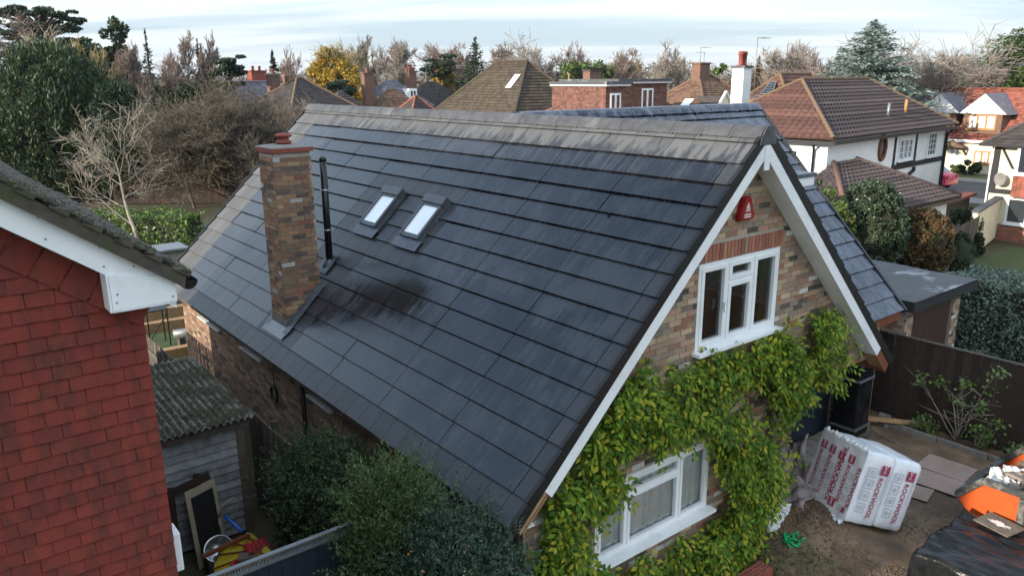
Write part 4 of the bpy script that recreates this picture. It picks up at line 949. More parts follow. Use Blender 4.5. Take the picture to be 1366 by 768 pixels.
# back garden behind: sleepers, lawn, stand with drum
lw = MB(); lw.sheet([[(2.5+i*1.6, 19.6+j*1.3, 0.004) for j in range(5)] for i in range(5)]); structure(lw.build('back_lawn', M['lawn']))
SLP = [((3.9, 19.3), (5.6, 19.25), 0.2, 'timber sleeper edging the bed nearest the palings'), ((4.0, 20.4), (6.2, 20.3), 0.25, 'timber sleeper edging the middle of the back lawn'), ((4.4, 22.9), (7.0, 22.7), 0.3, 'timber sleeper lying beyond the black stand'), ((4.4, 24.1), (7.4, 23.9), 0.35, 'timber sleeper farthest down the back garden')]
for a, b, h, lb in SLP: tag(MB().bar((*a, h/2), (*b, h/2), 0.24, h).build('timber_sleeper', M['pine'], None, 0.01), lb, 'sleeper')
t = thing('metal_stand', (4.7, 21.6, 0), 'black metal stand on the back lawn', 'stand')
mb = MB()
for dx in (0, 0.5):
    for dy in (0, 0.5): mb.bar((4.6+dx, 21.4+dy, 0), (4.6+dx, 21.4+dy, 1.0), 0.03, 0.03, (1, 0, 0))
mb.build('legs', M['black'], t); MB().box((4.55, 21.36, 1.0), (5.15, 21.94, 1.03)).build('top', M['black'], t); mb = MB(); mb.bar((4.6, 21.4, 0.2), (5.1, 21.4, 0.9), 0.02, 0.02); mb.build('brace', M['black'], t)
t = thing('pipe_roll', (5.6, 20.9, 0.25), 'grey rolled pipe lying on the back lawn', 'pipe'); mb = MB(); mb.tube([(5.1, 21.0, 0.4), (6.3, 20.85, 0.4)], 0.12, 14); mb.build('tube', M['alu'], t)
MB().box((5.2, 20.85, 0.0), (5.35, 21.1, 0.30)).build('cradle', M['oldwood'], t); MB().box((6.0, 20.75, 0), (6.15, 21.0, 0.29)).build('cradle', M['oldwood'], t)
t = thing('storage_shed', (6.2, 25.6, 0), 'pale grey plastic storage shed beside the laurel hedge', 'shed')
MB().box((5.75, 25.3, 0), (6.85, 26.2, 1.75)).build('body', M['cream' if False else 'paving'], t); MB().box((5.68, 25.2, 1.755), (6.92, 26.3, 1.84)).build('lid', M['alu'], t, 0.02)
for k in range(2): MB().box((5.82+k*0.5, 25.27, 0.1), (6.26+k*0.5, 25.298, 1.6)).build('door', M['paving'], t, 0.008)

# dark gate across the alley with slotted top
t = thing('alley_gate', (2.9, 7.5, 0), 'dark navy gate across the alley with slotted pale top strip', 'gate')
gm = MB().box((0, -0.011, 0), (0.138, 0.011, 1.72)).mesh('board', M['navy'])
for k in range(24): o = link('board', gm, t); o.location = (1.22+k*0.142, 7.5, 0.06)
MB().box((1.2, 7.47, 1.80), (4.62, 7.53, 1.825)).box((1.2, 7.47, 1.895), (4.62, 7.53, 1.915)).build('top_rail', M['alu'], t)
mb = MB()
for k in range(112): mb.box((1.21+k*0.0305, 7.485, 1.827), (1.224+k*0.0305, 7.515, 1.893))
mb.build('slots', M['alu'], t)

# alley clutter
t = thing('arched_panel', (2.75, 10.75, 0), 'plywood panel with an arched hole leaning against the shed', 'panel')
A = gp(268, 764); B = gp(305, 733); A = Vector((2.52, 10.60, 0.02)); B = Vector((3.0, 10.78, 0.02)); TPx = Vector((0.0, 0.30, 1.12))
u = (B-A); Wd = u.length; u.normalize(); vv = TPx.normalized(); nn2 = u.cross(vv).normalized(); Hh = TPx.length
mm = Matrix(((u.x, nn2.x, vv.x, A.x), (u.y, nn2.y, vv.y, A.y), (u.z, nn2.z, vv.z, A.z), (0, 0, 0, 1)))
hole = [(0.09, 0.12), (Wd-0.09, 0.12), (Wd-0.09, Hh*0.62)] + [((Wd/2)+(Wd/2-0.09)*math.cos(a*PI/8), Hh*0.62+0.26*math.sin(a*PI/8)) for a in range(1, 8)] + [(0.09, Hh*0.62)]
outer = [(0, 0), (Wd, 0), (Wd, Hh*0.62)] + [(Wd, Hh*0.8), (Wd, Hh), (Wd*0.75, Hh), (Wd*0.5, Hh), (Wd*0.25, Hh), (0, Hh), (0, Hh*0.8)] + [(0, Hh*0.62)]
outer = [(0, 0), (Wd, 0), (Wd, Hh*0.62), (Wd, Hh*0.8), (Wd, Hh), (Wd*0.75, Hh), (Wd*0.5, Hh), (Wd*0.25, Hh), (0, Hh), (0, Hh*0.8), (0, Hh*0.62)]
mb = MB(mm); n = len(hole)
vs = [(x, 0, z) for x, z in outer]+[(x, 0, z) for x, z in hole]+[(x, 0.016, z) for x, z in outer]+[(x, 0.016, z) for x, z in hole]
fs = []
for i in range(n):
    j = (i+1) % n; fs += [(i, j, n+j, n+i), (2*n+i, 3*n+i, 3*n+j, 2*n+j), (n+i, n+j, 3*n+j, 3*n+i), (i, 2*n+i, 2*n+j, j)]
mb.add(vs, fs); mb.build('board', M['ply'], t); mb = MB(mm); mb.box((0.07, 0.03, 0.08), (Wd-0.07, 0.036, Hh*0.9)); mb.build('dark_backing', M['black'], t)
mb = MB(mm); mb.tube([(x, -0.006, z) for x, z in hole[2:]]+[(0.09, -0.006, 0.5), (0.10, -0.006, 0.15)], 0.006, 5); mb.build('rim_wire', M['steel'], t)
bz = Vector((2.72, 10.35, 0.0))
t = thing('steel_basin', bz, 'shiny steel basin propped below the arched panel', 'basin')
mb = MB(Matrix.Translation(bz+Vector((0.03, -0.02, 0.42))) @ Matrix.Rotation(R_(38), 4, 'X') @ Matrix.Rotation(R_(-14), 4, 'Y')); mb.lathe((0, 0, 0), [(0.02, -0.13), (0.11, -0.12), (0.17, -0.05), (0.19, 0.0), (0.205, 0.004), (0.19, 0.008), (0.16, -0.04), (0.1, -0.10), (0.02, -0.11)], 24); mb.build('bowl', M['steel'], t)
mb = MB(); mb.box((2.58, 10.24, 0), (2.92, 10.55, 0.30)); mb.build('support_crate', M['oldwood'], t)
t = thing('blue_tube', (3.0, 10.4, 0), 'bright blue plastic tube lying among the alley clutter', 'tube'); mb = MB(); mb.tube([hit(300, 688, 2, 0.62), hit(323, 708, 2, 0.52)], 0.028, 10); mb.build('tube', M['blue'], t); mb = MB(); mb.tube([hit(311, 697, 2, 0.57), hit(311, 697, 2, 0.0)+Vector((0.02, -0.7, 0))], 0.02, 6); mb.build('prop', M['oldwood'], t)
t = thing('red_bar', (2.9, 10.1, 0), 'rusty brown bar lying across the alley clutter', 'bar'); mb = MB(); mb.bar(hit(270, 742, 2, 0.5), hit(332, 713, 2, 0.55), 0.05, 0.05); mb.build('bar', M['redwood'], t); mb = MB(); mb.bar(hit(332, 713, 2, 0.52), hit(332, 713, 2, 0.52)*1+Vector((0.02, 0, -0.5)), 0.04, 0.04, (1, 0, 0)); mb.build('prop', M['oldwood'], t)
t = thing('plant_pot', (2.75, 9.75, 0), 'terracotta plant pot beside the yellow awning', 'pot'); mb = MB(); mb.lathe((2.8, 10.05, 0), [(0.1, 0), (0.14, 0.26), (0.155, 0.27), (0.155, 0.31), (0.135, 0.31), (0.12, 0.2)], 18); mb.build('pot', M['terracotta'], t); mb = MB(); mb.lathe((2.8, 10.05, 0.22), [(0.12, 0), (0.125, 0.05), (0.02, 0.06)], 12); mb.build('soil', M['soil'], t)
# yellow parasol-like sheet, folds radiating
t = thing('yellow_awning', (3.1, 9.5, 0), 'yellow striped folded awning lying behind the dark gate', 'awning')
mb = MB(); c = hit(362, 735, 2, 0.72); g = []; sh = []
for i in range(41):
    a = PI*0.45+PI*1.15*i/40; row = []
    for j in range(9):
        r = j/8; fold = 0.035*math.sin(i*PI/2)*r
        row.append((c.x+0.70*r*math.cos(a), c.y+1.0*r*math.sin(a)+0.1, c.z-0.30*r+fold))
    g.append(row)
mb.sheet(g); ym = mb.build('canopy', M['yellow'], t)
mb = MB()
for i in range(2, 41, 4): mb.bar(Vector(g[i][1])+Vector((0, 0, 0.012)), Vector(g[i][8])+Vector((0, 0, 0.012)), 0.03, 0.008)
mb.build('stripes', M['redwood'], t); mb = MB(); mb.tube([Vector(g[i][8]) for i in range(41)], 0.014, 5); mb.build('hem', M['navy'], t); mb = MB(); mb.tube([c+Vector((0, 0, -0.01)), (c.x, c.y, 0)], 0.03, 8); mb.build('pole', M['oldwood'], t)
t = thing('red_ring', c, 'red plastic ring lying on the yellow awning', 'ring'); p = hit(325, 757, 2, 0.55); mb = MB(); mb.tube([p+Vector((0.13*math.cos(a*PI/9), 0.16*math.sin(a*PI/9), 0.05+0.02*math.sin(a))) for a in range(19)], 0.03, 8); mb.build('ring', M['redplast'], t)
t = thing('red_cloth', c, 'crumpled red cloth on the yellow awning', 'cloth'); p = hit(342, 728, 2, 0.66); mb = MB(); mb.sheet([[p+Vector((0.3*i/8-0.15, 0.3*j/8-0.15, 0.05*math.sin(i*1.9+j)*math.cos(j*1.3))) for j in range(9)] for i in range(9)]); mb.build('folds', M['redplast'], t)
tag(MB().bar(hit(318, 744, 2, 0.62), hit(345, 740, 2, 0.62), 0.16, 0.06).build('wood_offcut', M['oldwood'], None, 0.006), 'wooden offcut lying on the yellow awning', 'offcut')
t = thing('old_frame', (2.4, 11.0, 0), 'dark broken timber frame leaning on the shed front', 'frame')
mb = MB(); mb.bar((2.35, 10.95, 0), (2.4, 11.15, 1.15), 0.09, 0.05); mb.build('upright', M['fence'], t); mb = MB(); mb.bar((2.72, 10.95, 0), (2.78, 11.15, 1.25), 0.09, 0.05); mb.build('upright', M['fence'], t); mb = MB(); mb.bar((2.2, 11.11, 1.05), (2.95, 11.09, 1.2), 0.05, 0.10); mb.build('rail', M['fence'], t)
t = thing('bicycle_frame', (3.2, 10.9, 0), 'thin pale tubular frame beside the arched panel', 'frame'); mb = MB(); P = [hit(x, y, 1, 10.85) for x, y in ((292, 690), (296, 675), (310, 664), (318, 668), (305, 690))]; mb.tube(P, 0.012, 6); mb.tube([P[0], (P[0].x, P[0].y, 0)], 0.012, 6); mb.build('tubes', M['card'], t)
t = thing('cable_coil', (WX0-0.05, 12.9, 1.4), 'black cable coil hanging on the brick side wall', 'coil'); mb = MB()
for k in range(3): mb.tube([(WX0-0.03-0.012*k, 12.9+(0.13+0.006*k)*math.cos(a*PI/12), 1.44+(0.15+0.006*k)*math.sin(a*PI/12)) for a in range(25)], 0.014, 6, False)
mb.build('loops', M['black'], t); mb = MB(); mb.tube([(WX0-0.03, 12.9, 1.59), (WX0-0.012, 12.93, 1.9), (WX0-0.02, 12.9, 2.2)], 0.008, 5); mb.build('lead', M['black'], t)

# ================================================================== FRONT YARD
def mound(x, y):
    z = 0.46*math.exp(-((x-10.42)/0.62)**2-((y-5.55)/0.75)**2) + 0.10*math.exp(-((x-9.6)/0.7)**2-((y-4.7)/0.8)**2)
    return z
ry = np.random.default_rng(3)
nx, ny = 130, 150; g = []
for i in range(nx+1):
    row = []
    for j in range(ny+1):
        x = 8.2+(15.06-8.2)*i/nx; y = -3+(7.395+3)*j/ny
        if x < GX1+0.05 and y > WY0-0.0: y = WY0
        z = 0.012+mound(x, y)+0.018*math.sin(x*3.1+1.3*y)*math.sin(y*2.7-x)+0.007*math.sin(x*11+y*3)*math.sin(y*13)+ry.normal(0, 0.004)
        row.append((x, y, max(0.002, z)))
    g.append(row)
mb = MB(); mb.sheet(g); structure(mb.build('bare_earth', M['wetpave']))
# loose soil on and around the mound, leaf litter and chippings
def scatter(name, n, cx, cy, sx, sy, r0, r1, mt, seed, parent=None):
    r = np.random.default_rng(seed); V = []; Fc = []; k = 0
    mb = MB(); rr_ = random.Random(seed)
    for i in range(n):
        x = rr_.gauss(cx, sx); y = rr_.gauss(cy, sy)
        if not (8.3 < x < 15 and -1 < y < 7.3) or (x < GX1+0.1 and y > WY0-0.05): continue
        z = 0.012+mound(x, y); s = rr_.uniform(r0, r1); p = Vector((x, y, z)); a = rr_.uniform(0, PI)
        R = Matrix.Rotation(a, 3, 'Z') @ Matrix.Rotation(rr_.uniform(-.6, .6), 3, 'X')
        vs = [p+R @ Vector(q)*s for q in ((-1,-.7,-.3),(1,-.6,-.3),(.8,.8,-.3),(-.9,.7,-.3),(0.1,0,0.7))]
        mb.add(vs, [(0,1,4),(1,2,4),(2,3,4),(3,0,4)])
    return tag(mb.build(name, M[mt]), kind='stuff')
tag(scatter('soil_crumbs', 5200, 10.3, 5.2, 0.75, 0.7, 0.006, 0.028, 'soil', 1), 'loose crumbled soil heaped under the white bale', 'soil')
tag(scatter('chippings', 9000, 10.9, 4.2, 1.4, 1.3, 0.004, 0.014, 'stone', 2), 'pale chippings scattered over the bare earth', 'chippings')
# block paving strip before the garage door
t = thing('paving_strip', (13.2, 7.1, 0), 'narrow strip of grey paving slabs before the navy garage door', 'paving')
for k in range(8):
    for j in range(2): MB().box((12.0+k*0.31, 6.78+j*0.305, 0.01), (12.3+k*0.31, 7.078+j*0.305, 0.05)).build('slab', M['stone'], t, 0.006)
# board fence, kerb and bed
paling_fence('board_fence', (15.52, 7.42, 0), (15.52, -1.6, 0), 1.76, 'dark brown close-boarded fence with timber cap rail', 0.145, 0.004, 'fence', 1, cap='oldwood')
bed = MB(); bed.sheet([[(15.07+0.44*i/5, 7.2-8.5*j/60, 0.03+0.03*math.sin(i*2.1+j*1.7)) for j in range(61)] for i in range(6)]); structure(bed.build('flower_bed', M['soil']))
kt = thing('kerb_edging', (15.08, 5, 0), 'low concrete kerb edging the narrow bed by the fence', 'kerb')
for k in range(9): MB().cbox((15.06+0.01*math.sin(k), 6.2-k*0.92, 0.05), (0.06, 0.9, 0.13)).build('kerb_stone', M['stone'], kt, 0.006)

# pallet bale, tipped on the soil heap, real printing
BO = Vector((10.312, 5.059, 0.438)); ba, bb, bc = -0.412, -0.071, 0.334; BX, BYd, BZ = 1.116, 1.027, 1.136
RB = (Matrix.Rotation(ba, 3, 'Z') @ Matrix.Rotation(bb, 3, 'X') @ Matrix.Rotation(bc, 3, 'Y')).to_4x4(); MBL = Matrix.Translation(BO) @ RB
bale = thing('insulation_bale', BO, 'white plastic-wrapped insulation bale printed ROCKWOOL, tipped on soil', 'bale')
def pillow(x0, x1, y0, y1, z0, z1, r=0.09, n=14, bul=0.02, seed=1):
    """rounded, slightly bulging wrapped pack"""
    mb = MB(MBL); rr_ = random.Random(seed); vs = {}; fs = []
    def pt(u, v, w):
        q = Vector((u, v, w)); p = Vector((x0+(x1-x0)*(u+1)/2, y0+(y1-y0)*(v+1)/2, z0+(z1-z0)*(w+1)/2)); hx, hy, hz = (x1-x0)/2, (y1-y0)/2, (z1-z0)/2; c = Vector(((x0+x1)/2, (y0+y1)/2, (z0+z1)/2)); d = p-c
        e = Vector((max(abs(d.x)-(hx-r), 0)*(1 if d.x > 0 else -1), max(abs(d.y)-(hy-r), 0)*(1 if d.y > 0 else -1), max(abs(d.z)-(hz-r), 0)*(1 if d.z > 0 else -1)))
        if e.length > 1e-6: p = c + (d-e) + e.normalized()*r*min(1, e.length/r if sum(abs(k) > 1e-6 for k in e) == 1 else 1)
        b = bul*(1-u*u)*(1-v*v) if abs(w) > .999 else (bul*(1-v*v)*(1-w*w) if abs(u) > .999 else bul*(1-u*u)*(1-w*w))
        nrm = (p-c).normalized(); wr = 0.006*math.sin(p.x*23+p.z*11+seed)*math.sin(p.y*19+p.z*17)
        return p + nrm*(b+wr)
    for ax in range(3):
        for sg in (-1, 1):
            grid = []
            for i in range(n+1):
                row = []
                for j in range(n+1):
                    a, b = -1+2*i/n, -1+2*j/n; q = [0, 0, 0]; q[ax] = sg; q[(ax+1) % 3] = a; q[(ax+2) % 3] = b; row.append(pt(*q))
                grid.append(row)
            if sg < 0: grid = list(reversed(grid))
            mb.sheet(grid)
    return mb
hx = BX*0.52
p1 = pillow(0.0, hx, 0, BYd, 0, BZ, 0.07, 14, 0.012, 1).build('wrapped_pack', M['polywhite'], bale)
p2 = pillow(hx-0.02, BX, 0.0, BYd, 0.0, BZ-0.01, 0.09, 14, 0.02, 2).build('wrapped_pack', M['polywhite'], bale)
# printed sleeve over the left face (local x = 0 side) with torn frills
mb = MB(MBL); g = []; rs = random.Random(12)
for i in range(41):
    y = -0.02+(BYd+0.0)*i/40; row = []
    for j in range(31):
        z = 0.03+(BZ-0.06)*j/30; row.append((-0.022-0.006*math.sin(y*21+z*7)*math.sin(z*15), y, z+(rs.uniform(-0.035, 0.012) if j in (0,) else (rs.uniform(-0.015, 0.035) if j == 30 else 0))))
    g.append(row)
mb.sheet(list(reversed(g))); mb.build('printed_sleeve', M['sleeve'], bale)
for zz, sgn in ((0.03, -1), (BZ-0.03, 1)):
    mb = MB(MBL); g = []
    for i in range(61):
        y = -0.02+BYd*i/60; e = 0.06+0.035*math.sin(i*0.31)*math.sin(i*0.83+1)+rs.uniform(-.008, .01); lift = 0.02+0.02*math.sin(i*0.45+1)
        g.append([(-0.024, y, zz), (-0.012-lift*0.5, y, zz+sgn*e*0.6), ((0.03 if sgn > 0 else -0.05)-lift*0.3, y+0.01*math.sin(i*2.3), zz+sgn*e)])
    mb.sheet(g); mb.build('torn_film', M['polywhite'], bale)
def text_mesh(s, size):
    cu = bpy.data.curves.new('t', 'FONT'); cu.body = s; cu.size = size; cu.align_x = 'LEFT'; cu.extrude = 0.0; cu.offset = size*0.022; cu.resolution_u = 2
    ob = bpy.data.objects.new('t', cu); me = bpy.data.meshes.new_from_object(ob); bpy.data.objects.remove(ob); bpy.data.curves.remove(cu); return me
def put_text(s, size, mtx, mt, parent, name='lettering'):
    me = text_mesh(s, size); me.materials.clear(); me.materials.append(M[mt]); o = link(name, me, parent, True); o.matrix_basis = mtx; return o
def face_m(origin, right, up):
    r = Vector(right).normalized(); u = Vector(up).normalized(); n = r.cross(u)
    return MBL @ Matrix(((r.x, u.x, n.x, origin[0]), (r.y, u.y, n.y, origin[1]), (r.z, u.z, n.z, origin[2]), (0, 0, 0, 1)))
def frame_icon(mtx, s, k, parent):
    mb = MB(mtx); t = s*0.06
    for a in ((0, 0, s, t), (0, s-t, s, s), (0, t, t, s-t), (s-t, t, s, s-t)): mb.add([(a[0], a[1], 0), (a[2], a[1], 0), (a[2], a[3], 0), (a[0], a[3], 0)], [(0,1,2,3)])
    r = s*0.24; P = [(s/2+r*math.cos(q*PI/6), s/2+r*math.sin(q*PI/6), 0) for q in range(12)]; Q = [(s/2+(r-t)*math.cos(q*PI/6), s/2+(r-t)*math.sin(q*PI/6), 0) for q in range(12)]
    mb.add(P+Q, [(i, (i+1) % 12, 12+(i+1) % 12, 12+i) for i in range(12)])
    for q in range(3): mb.add([(s*0.38, s*(0.38+0.1*q), 0), (s*0.62, s*(0.38+0.1*q), 0), (s*0.62, s*(0.41+0.1*q), 0), (s*0.38, s*(0.41+0.1*q), 0)], [(0,1,2,3)])
    return mb.build('pictogram', M['printgrey'], parent)
def logo(mtx, s, parent):
    mb = MB(mtx); t = s*0.10
    # dark square with a light A-shaped mark left open
    mb.add([(0,0,0),(s,0,0),(s,s*.16,0),(0,s*.16,0)], [(0,1,2,3)]); mb.add([(0,s*.16,0),(s*.30,s*.16,0),(s*.42,s*.55,0),(s*.30,s,0),(0,s,0)], [(0,1,2,3,4)])
    mb.add([(s*.44,s*.16,0),(s*.58,s*.16,0),(s*.51,s*.42,0)], [(0,1,2)]); mb.add([(s*.72,s*.16,0),(s,s*.16,0),(s,s,0),(s*.72,s,0),(s*.58,s*.55,0)], [(0,1,2,3,4)]); mb.add([(s*.42,s,0),(s*.51,s*.72,0),(s*.60,s,0)], [(0,1,2)])
    return mb.build('logo', M['printred'], parent)
# front packs (local y = 0 face): lettering runs down the pack
def column(parent, fm, size, icons=True, w=0.15):
    """fm(u, v): matrix on the face at u along x, v up; text reads downwards"""
    pass
for xo, pk in ((0.30, p1), (0.80, p2)):
    yf = -0.030
    put_text('ROCKWOOL', 0.112, face_m((xo+0.03, yf, 0.80), (0, 0, -1), (1, 0, 0)), 'printred', pk)
    logo(face_m((xo+0.015, yf-0.001, 0.84), (1, 0, 0), (0, 0, 1)), 0.155, pk)
    for k in range(4): frame_icon(face_m((xo-0.19, yf, 0.78-k*0.19), (1, 0, 0), (0, 0, 1)), 0.145, k, pk)
    put_text('NON-COMBUSTIBLE INSULATION', 0.034, face_m((xo-0.225, yf, 0.93), (0, 0, -1), (1, 0, 0)), 'printgrey', pk)
    put_text('NON-COMBUSTIBLE INSULATION', 0.03, face_m((xo+0.165, yf, 0.93), (0, 0, -1), (1, 0, 0)), 'printgrey', pk)
# sleeve face (local x = 0, looking along +x: right is -y): columns of the same name, overlapping film
SX = -0.034
for k, (yo, zt, sz, nm) in enumerate(((0.92, 0.98, 0.105, 0), (0.71, 0.97, 0.112, 1), (0.49, 0.95, 0.112, 1), (0.27, 0.98, 0.105, 0))):
    put_text('ROCKWOOL', sz, face_m((SX, yo, zt-0.16), (0, 0, -1), (0, -1, 0)), 'printred', p1)
    logo(face_m((SX, yo+0.02, zt-0.13), (0, -1, 0), (0, 0, 1)), 0.13, p1)
    if k != 2:
        for q in range(4): frame_icon(face_m((SX, yo-0.0+0.0-0.095, zt-0.36-q*0.17), (0, -1, 0), (0, 0, 1)), 0.10, q, p1)
put_text('ROCKWOOL', 0.13, face_m((SX, 0.36, 0.28), (0, 0, 1), (0, 1, 0)), 'printred', p1); logo(face_m((SX, 0.40, 0.11), (0, -1, 0), (0, 0, 1)), 0.14, p1)
put_text('ROCKWOOL', 0.11, face_m((SX, 0.05, 0.86), (0, 0, -1), (0, -1, 0)), 'printred', p1)
mb = MB(MBL); mb.add([(SX, 0.09, 0.12), (SX, 0.02, 0.12), (SX, 0.02, 0.2), (SX, 0.09, 0.2)], [(0,1,2,3)]); mb.build('print_bar', M['printred'], p1)

# crumpled grey sheet, white bag, cord, stick, bricks, boards
def crumple(name, P0, eu, ev, nu, nv, amp, f, mt, label, cat, seed, zmin=0.02, parent=None):
    r = random.Random(seed); ph = [r.uniform(0, 6) for _ in range(8)]; g = []; eu = Vector(eu); ev = Vector(ev); P0 = Vector(P0); nrm = eu.cross(ev).normalized()
    for i in range(nu+1):
        row = []
        for j in range(nv+1):
            a, b = i/nu, j/nv; h = amp*(math.sin(a*f+b*f*0.7+ph[0])+0.6*math.sin(a*f*1.9-b*f*1.4+ph[1])+0.45*abs(math.sin(a*f*0.8+b*f*2.2+ph[2]))+0.3*math.sin(a*f*4+b*f*3+ph[3]))
            ed = 1+0.08*math.sin(b*9+ph[4]); ee = 1+0.08*math.sin(a*8+ph[5])
            p = P0+eu*(0.5+(a-0.5)*ed)+ev*(0.5+(b-0.5)*ee)+nrm*h; p.z = max(p.z, zmin); row.append(p)
        g.append(row)
    mb = MB(); mb.sheet(g); o = mb.build(name, M[mt], parent); m = o.modifiers.new('s', 'SOLIDIFY'); m.thickness = 0.006
    return tag(o, label, cat) if label else o
t = thing('ground_sheet', (10.8, 6.4, 0), 'crumpled grey-mauve sheet heaped beside the white bale', 'sheet')
q0 = gp(1030, 688, 0.12); crumple('upper_fold', q0, gp(1070, 668, 0.34)-q0, gp(1042, 600, 0.50)-q0, 26, 22, 0.035, 7, 'fabric', None, None, 5, parent=t)
q0 = gp(1024, 668, 0.22); crumple('lower_fold', q0, gp(1066, 694, 0.30)-q0, gp(1046, 628, 0.50)-q0, 24, 16, 0.035, 8, 'fabric', None, None, 6, parent=t)
q0 = gp(998, 716, 0.10); qa = gp(1046, 704, 0.16); qb = gp(1010, 682, 0.36)
crumple('white_bag', q0, qa-q0, qb-q0, 22, 18, 0.03, 7, 'polywhite', 'crumpled white plastic bag under the hanging wisteria', 'bag', 7)
def cord():
    r = random.Random(3); t = thing('rope_tangle', (9.72, 5.45, 0.05), 'tangled bright green cord lying on the soil', 'cord'); z0 = 0.16
    for k in range(3):
        mb = MB(); cx, cy = 9.70+(k-1)*0.085, 5.47+0.05*math.sin(k*2.2); P = []
        for a in range(33):
            q = a*2*PI/16; P.append((cx+(0.085+0.03*math.sin(a*.7+k))*math.cos(q+k), cy+(0.10+0.03*math.sin(a*.5))*math.sin(q+k), z0+0.02*math.sin(a*1.1+k)+0.012*k+0.03*(a > 16)))
        mb.tube(P, 0.016, 6); mb.build('loop', M['green_rope'], t)
cord()
tag(MB().bar(gp(1046, 740, 0.08), gp(1076, 747, 0.08), 0.022, 0.016).build('white_stick', M['upvc'], None, 0.003), 'short white plastic strip lying on the soil', 'strip')
t = thing('wooden_stake', gp(1012, 742), 'rough wooden stake leaning into the wisteria', 'stake'); mb = MB(); mb.tube([gp(1014, 744), hit(985, 668, 1, 5.62)], [0.028, 0.022], 7); mb.build('stake', M['oak'], t)
# perforated bricks set side by side
def pbrick():
    mb = MB(); mb.box((-0.1075, -0.051, 0), (0.1075, 0.051, 0.065)); o = mb.mesh('brick', M['terracotta']); h = MB()
    for k in (-1, 0, 1): h.lathe((k*0.062, 0, 0.0655), [(0.017, 0), (0.0168, 0.0006)], 10, False)  # flat dark discs stand for the shade inside the perforations
    return o, h.mesh('hole', M['dark_in'])
bmesh_, hmesh_ = pbrick()
b0 = gp(998, 760, 0.35); q = 0
for lay in range(5):
    for i in range(3):
        for j in range(2):
            if lay < 2 and not (i == 2 or j == 0): pass
            t = thing('perforated_brick', (b0.x-0.24+i*0.222, b0.y-0.02-0.112*j, 0.012+lay*0.068), 'red perforated brick in the '+('bottom', 'second', 'middle', 'fourth', 'top')[lay]+' layer of the stack by the wisteria', 'brick', 'perforated bricks stacked by the wall')
            o = link('body', bmesh_, t, False); o = link('hole_discs', hmesh_, t, False)
# cardboard sheets
CB = [((14.05, 5.55), (14.1, 4.72), 0.66, 'brown protective board nearest the close-boarded fence'), ((13.38, 5.36), (13.45, 4.60), 0.62, 'brown protective board lying nearest the white bale'), ((12.75, 5.2), (12.82, 4.85), 0.5, 'small brown protective board tucked under the white bale edge')]
for k, (a, b, w, lb) in enumerate(CB):
    a = Vector((*a, 0.05+0.004*k)); b = Vector((*b, 0.05+0.004*k)); tag(MB().bar(a, b, w, 0.006).build('floor_board', M['card']), lb, 'board')
tag(MB().bar((14.70, 7.02, 0.17), (15.36, 6.16, 0.16), 0.16, 0.045).build('timber_plank', M['pine'], None, 0.004), 'pale timber plank resting on stones by the fence', 'plank')
for k, (x, y, s) in enumerate(((14.75, 7.0, 0.11), (15.0, 6.75, 0.10), (15.25, 6.35, 0.12), (14.55, 7.2, 0.10), (15.3, 6.9, 0.13))):
    r = random.Random(k); mb = MB(Matrix.Translation((x, y, 0.06)) @ Matrix.Rotation(k*1.3, 4, 'Z')); v = [Vector(q)*s for q in ((-1,-.7,-.5),(1,-.6,-.5),(.9,.8,-.5),(-.9,.7,-.5),(-.8,-.6,.4),(.7,-.5,.5),(.8,.6,.35),(-.7,.6,.5))]
    mb.add([q+Vector((r.uniform(-.2,.2), r.uniform(-.2,.2), r.uniform(-.1,.1)))*s for q in v], [(0,3,2,1),(4,5,6,7),(0,1,5,4),(1,2,6,5),(2,3,7,6),(3,0,4,7)])
    tag(mb.build('rubble_stone', M['stone'], None, 0.01), 'broken grey stone lying under the pale plank', 'stone', 'stones under the plank')
# wrapped load by the garage door
t = thing('wrapped_load', (14.45, 6.85, 0), 'tall load in black wrapping with grey straps by the garage door', 'load')
crx = MB(Matrix.Translation((14.02, 6.98, 0.1))); crx.box((-0.27, -0.25, 0), (0.27, 0.25, 1.5)); crx.build('wrapping', M['tarp'], t, 0.05)
MB().box((13.70, 6.68, 0.0), (14.34, 7.26, 0.10)).build('pallet', M['oldwood'], t)
for z in (0.25, 1.25): MB().box((13.742, 6.722, z), (14.298, 7.238, z+0.05)).build('strap', M['alu'], t)
# skip
sk = thing('waste_skip', (12.7, 2.2, 0), 'orange steel skip with black rim full of rubble', 'skip')
SX0, SYE = 11.86, 3.80
side = [(4.12, 0.74), (3.80, 1.10), (0.6, 1.10), (0.28, 0.74), (0.85, 0.06), (3.52, 0.06)]   # (y, z) profile
mb = MB(); mb.prism(side, 0, SX0, SX0+0.012); mb.build('side_plate', M['orange'], sk); mb = MB(); mb.prism(side, 0, SX0+1.70, SX0+1.712); mb.build('side_plate', M['orange'], sk)
for pts in (((4.12, 0.74), (3.52, 0.06)), ((0.28, 0.74), (0.85, 0.06))):
    mb = MB(); (a, b), (c_, d_) = pts; mb.add([(SX0+0.014, a, b), (SX0+1.698, a, b), (SX0+1.698, c_, d_), (SX0+0.014, c_, d_), (SX0+0.014, a-0.012, b), (SX0+1.698, a-0.012, b), (SX0+1.698, c_-0.012, d_), (SX0+0.014, c_-0.012, d_)], [(0,3,2,1), (4,5,6,7)]); mb.build('end_plate', M['orange'], sk)
MB().box((SX0+0.014, 0.86, 0.05), (SX0+1.698, 3.5, 0.062)).build('floor_plate', M['rim'], sk)
for xx in (SX0-0.02, SX0+1.69):
    mb = MB(); P = [(xx+0.02, y, z+0.03) for y, z in side[:4]]
    for a, b in zip(P[:-1], P[1:]): mb.bar(a, b, 0.10, 0.09)
    mb.build('rim', M['rim'], sk, 0.008)
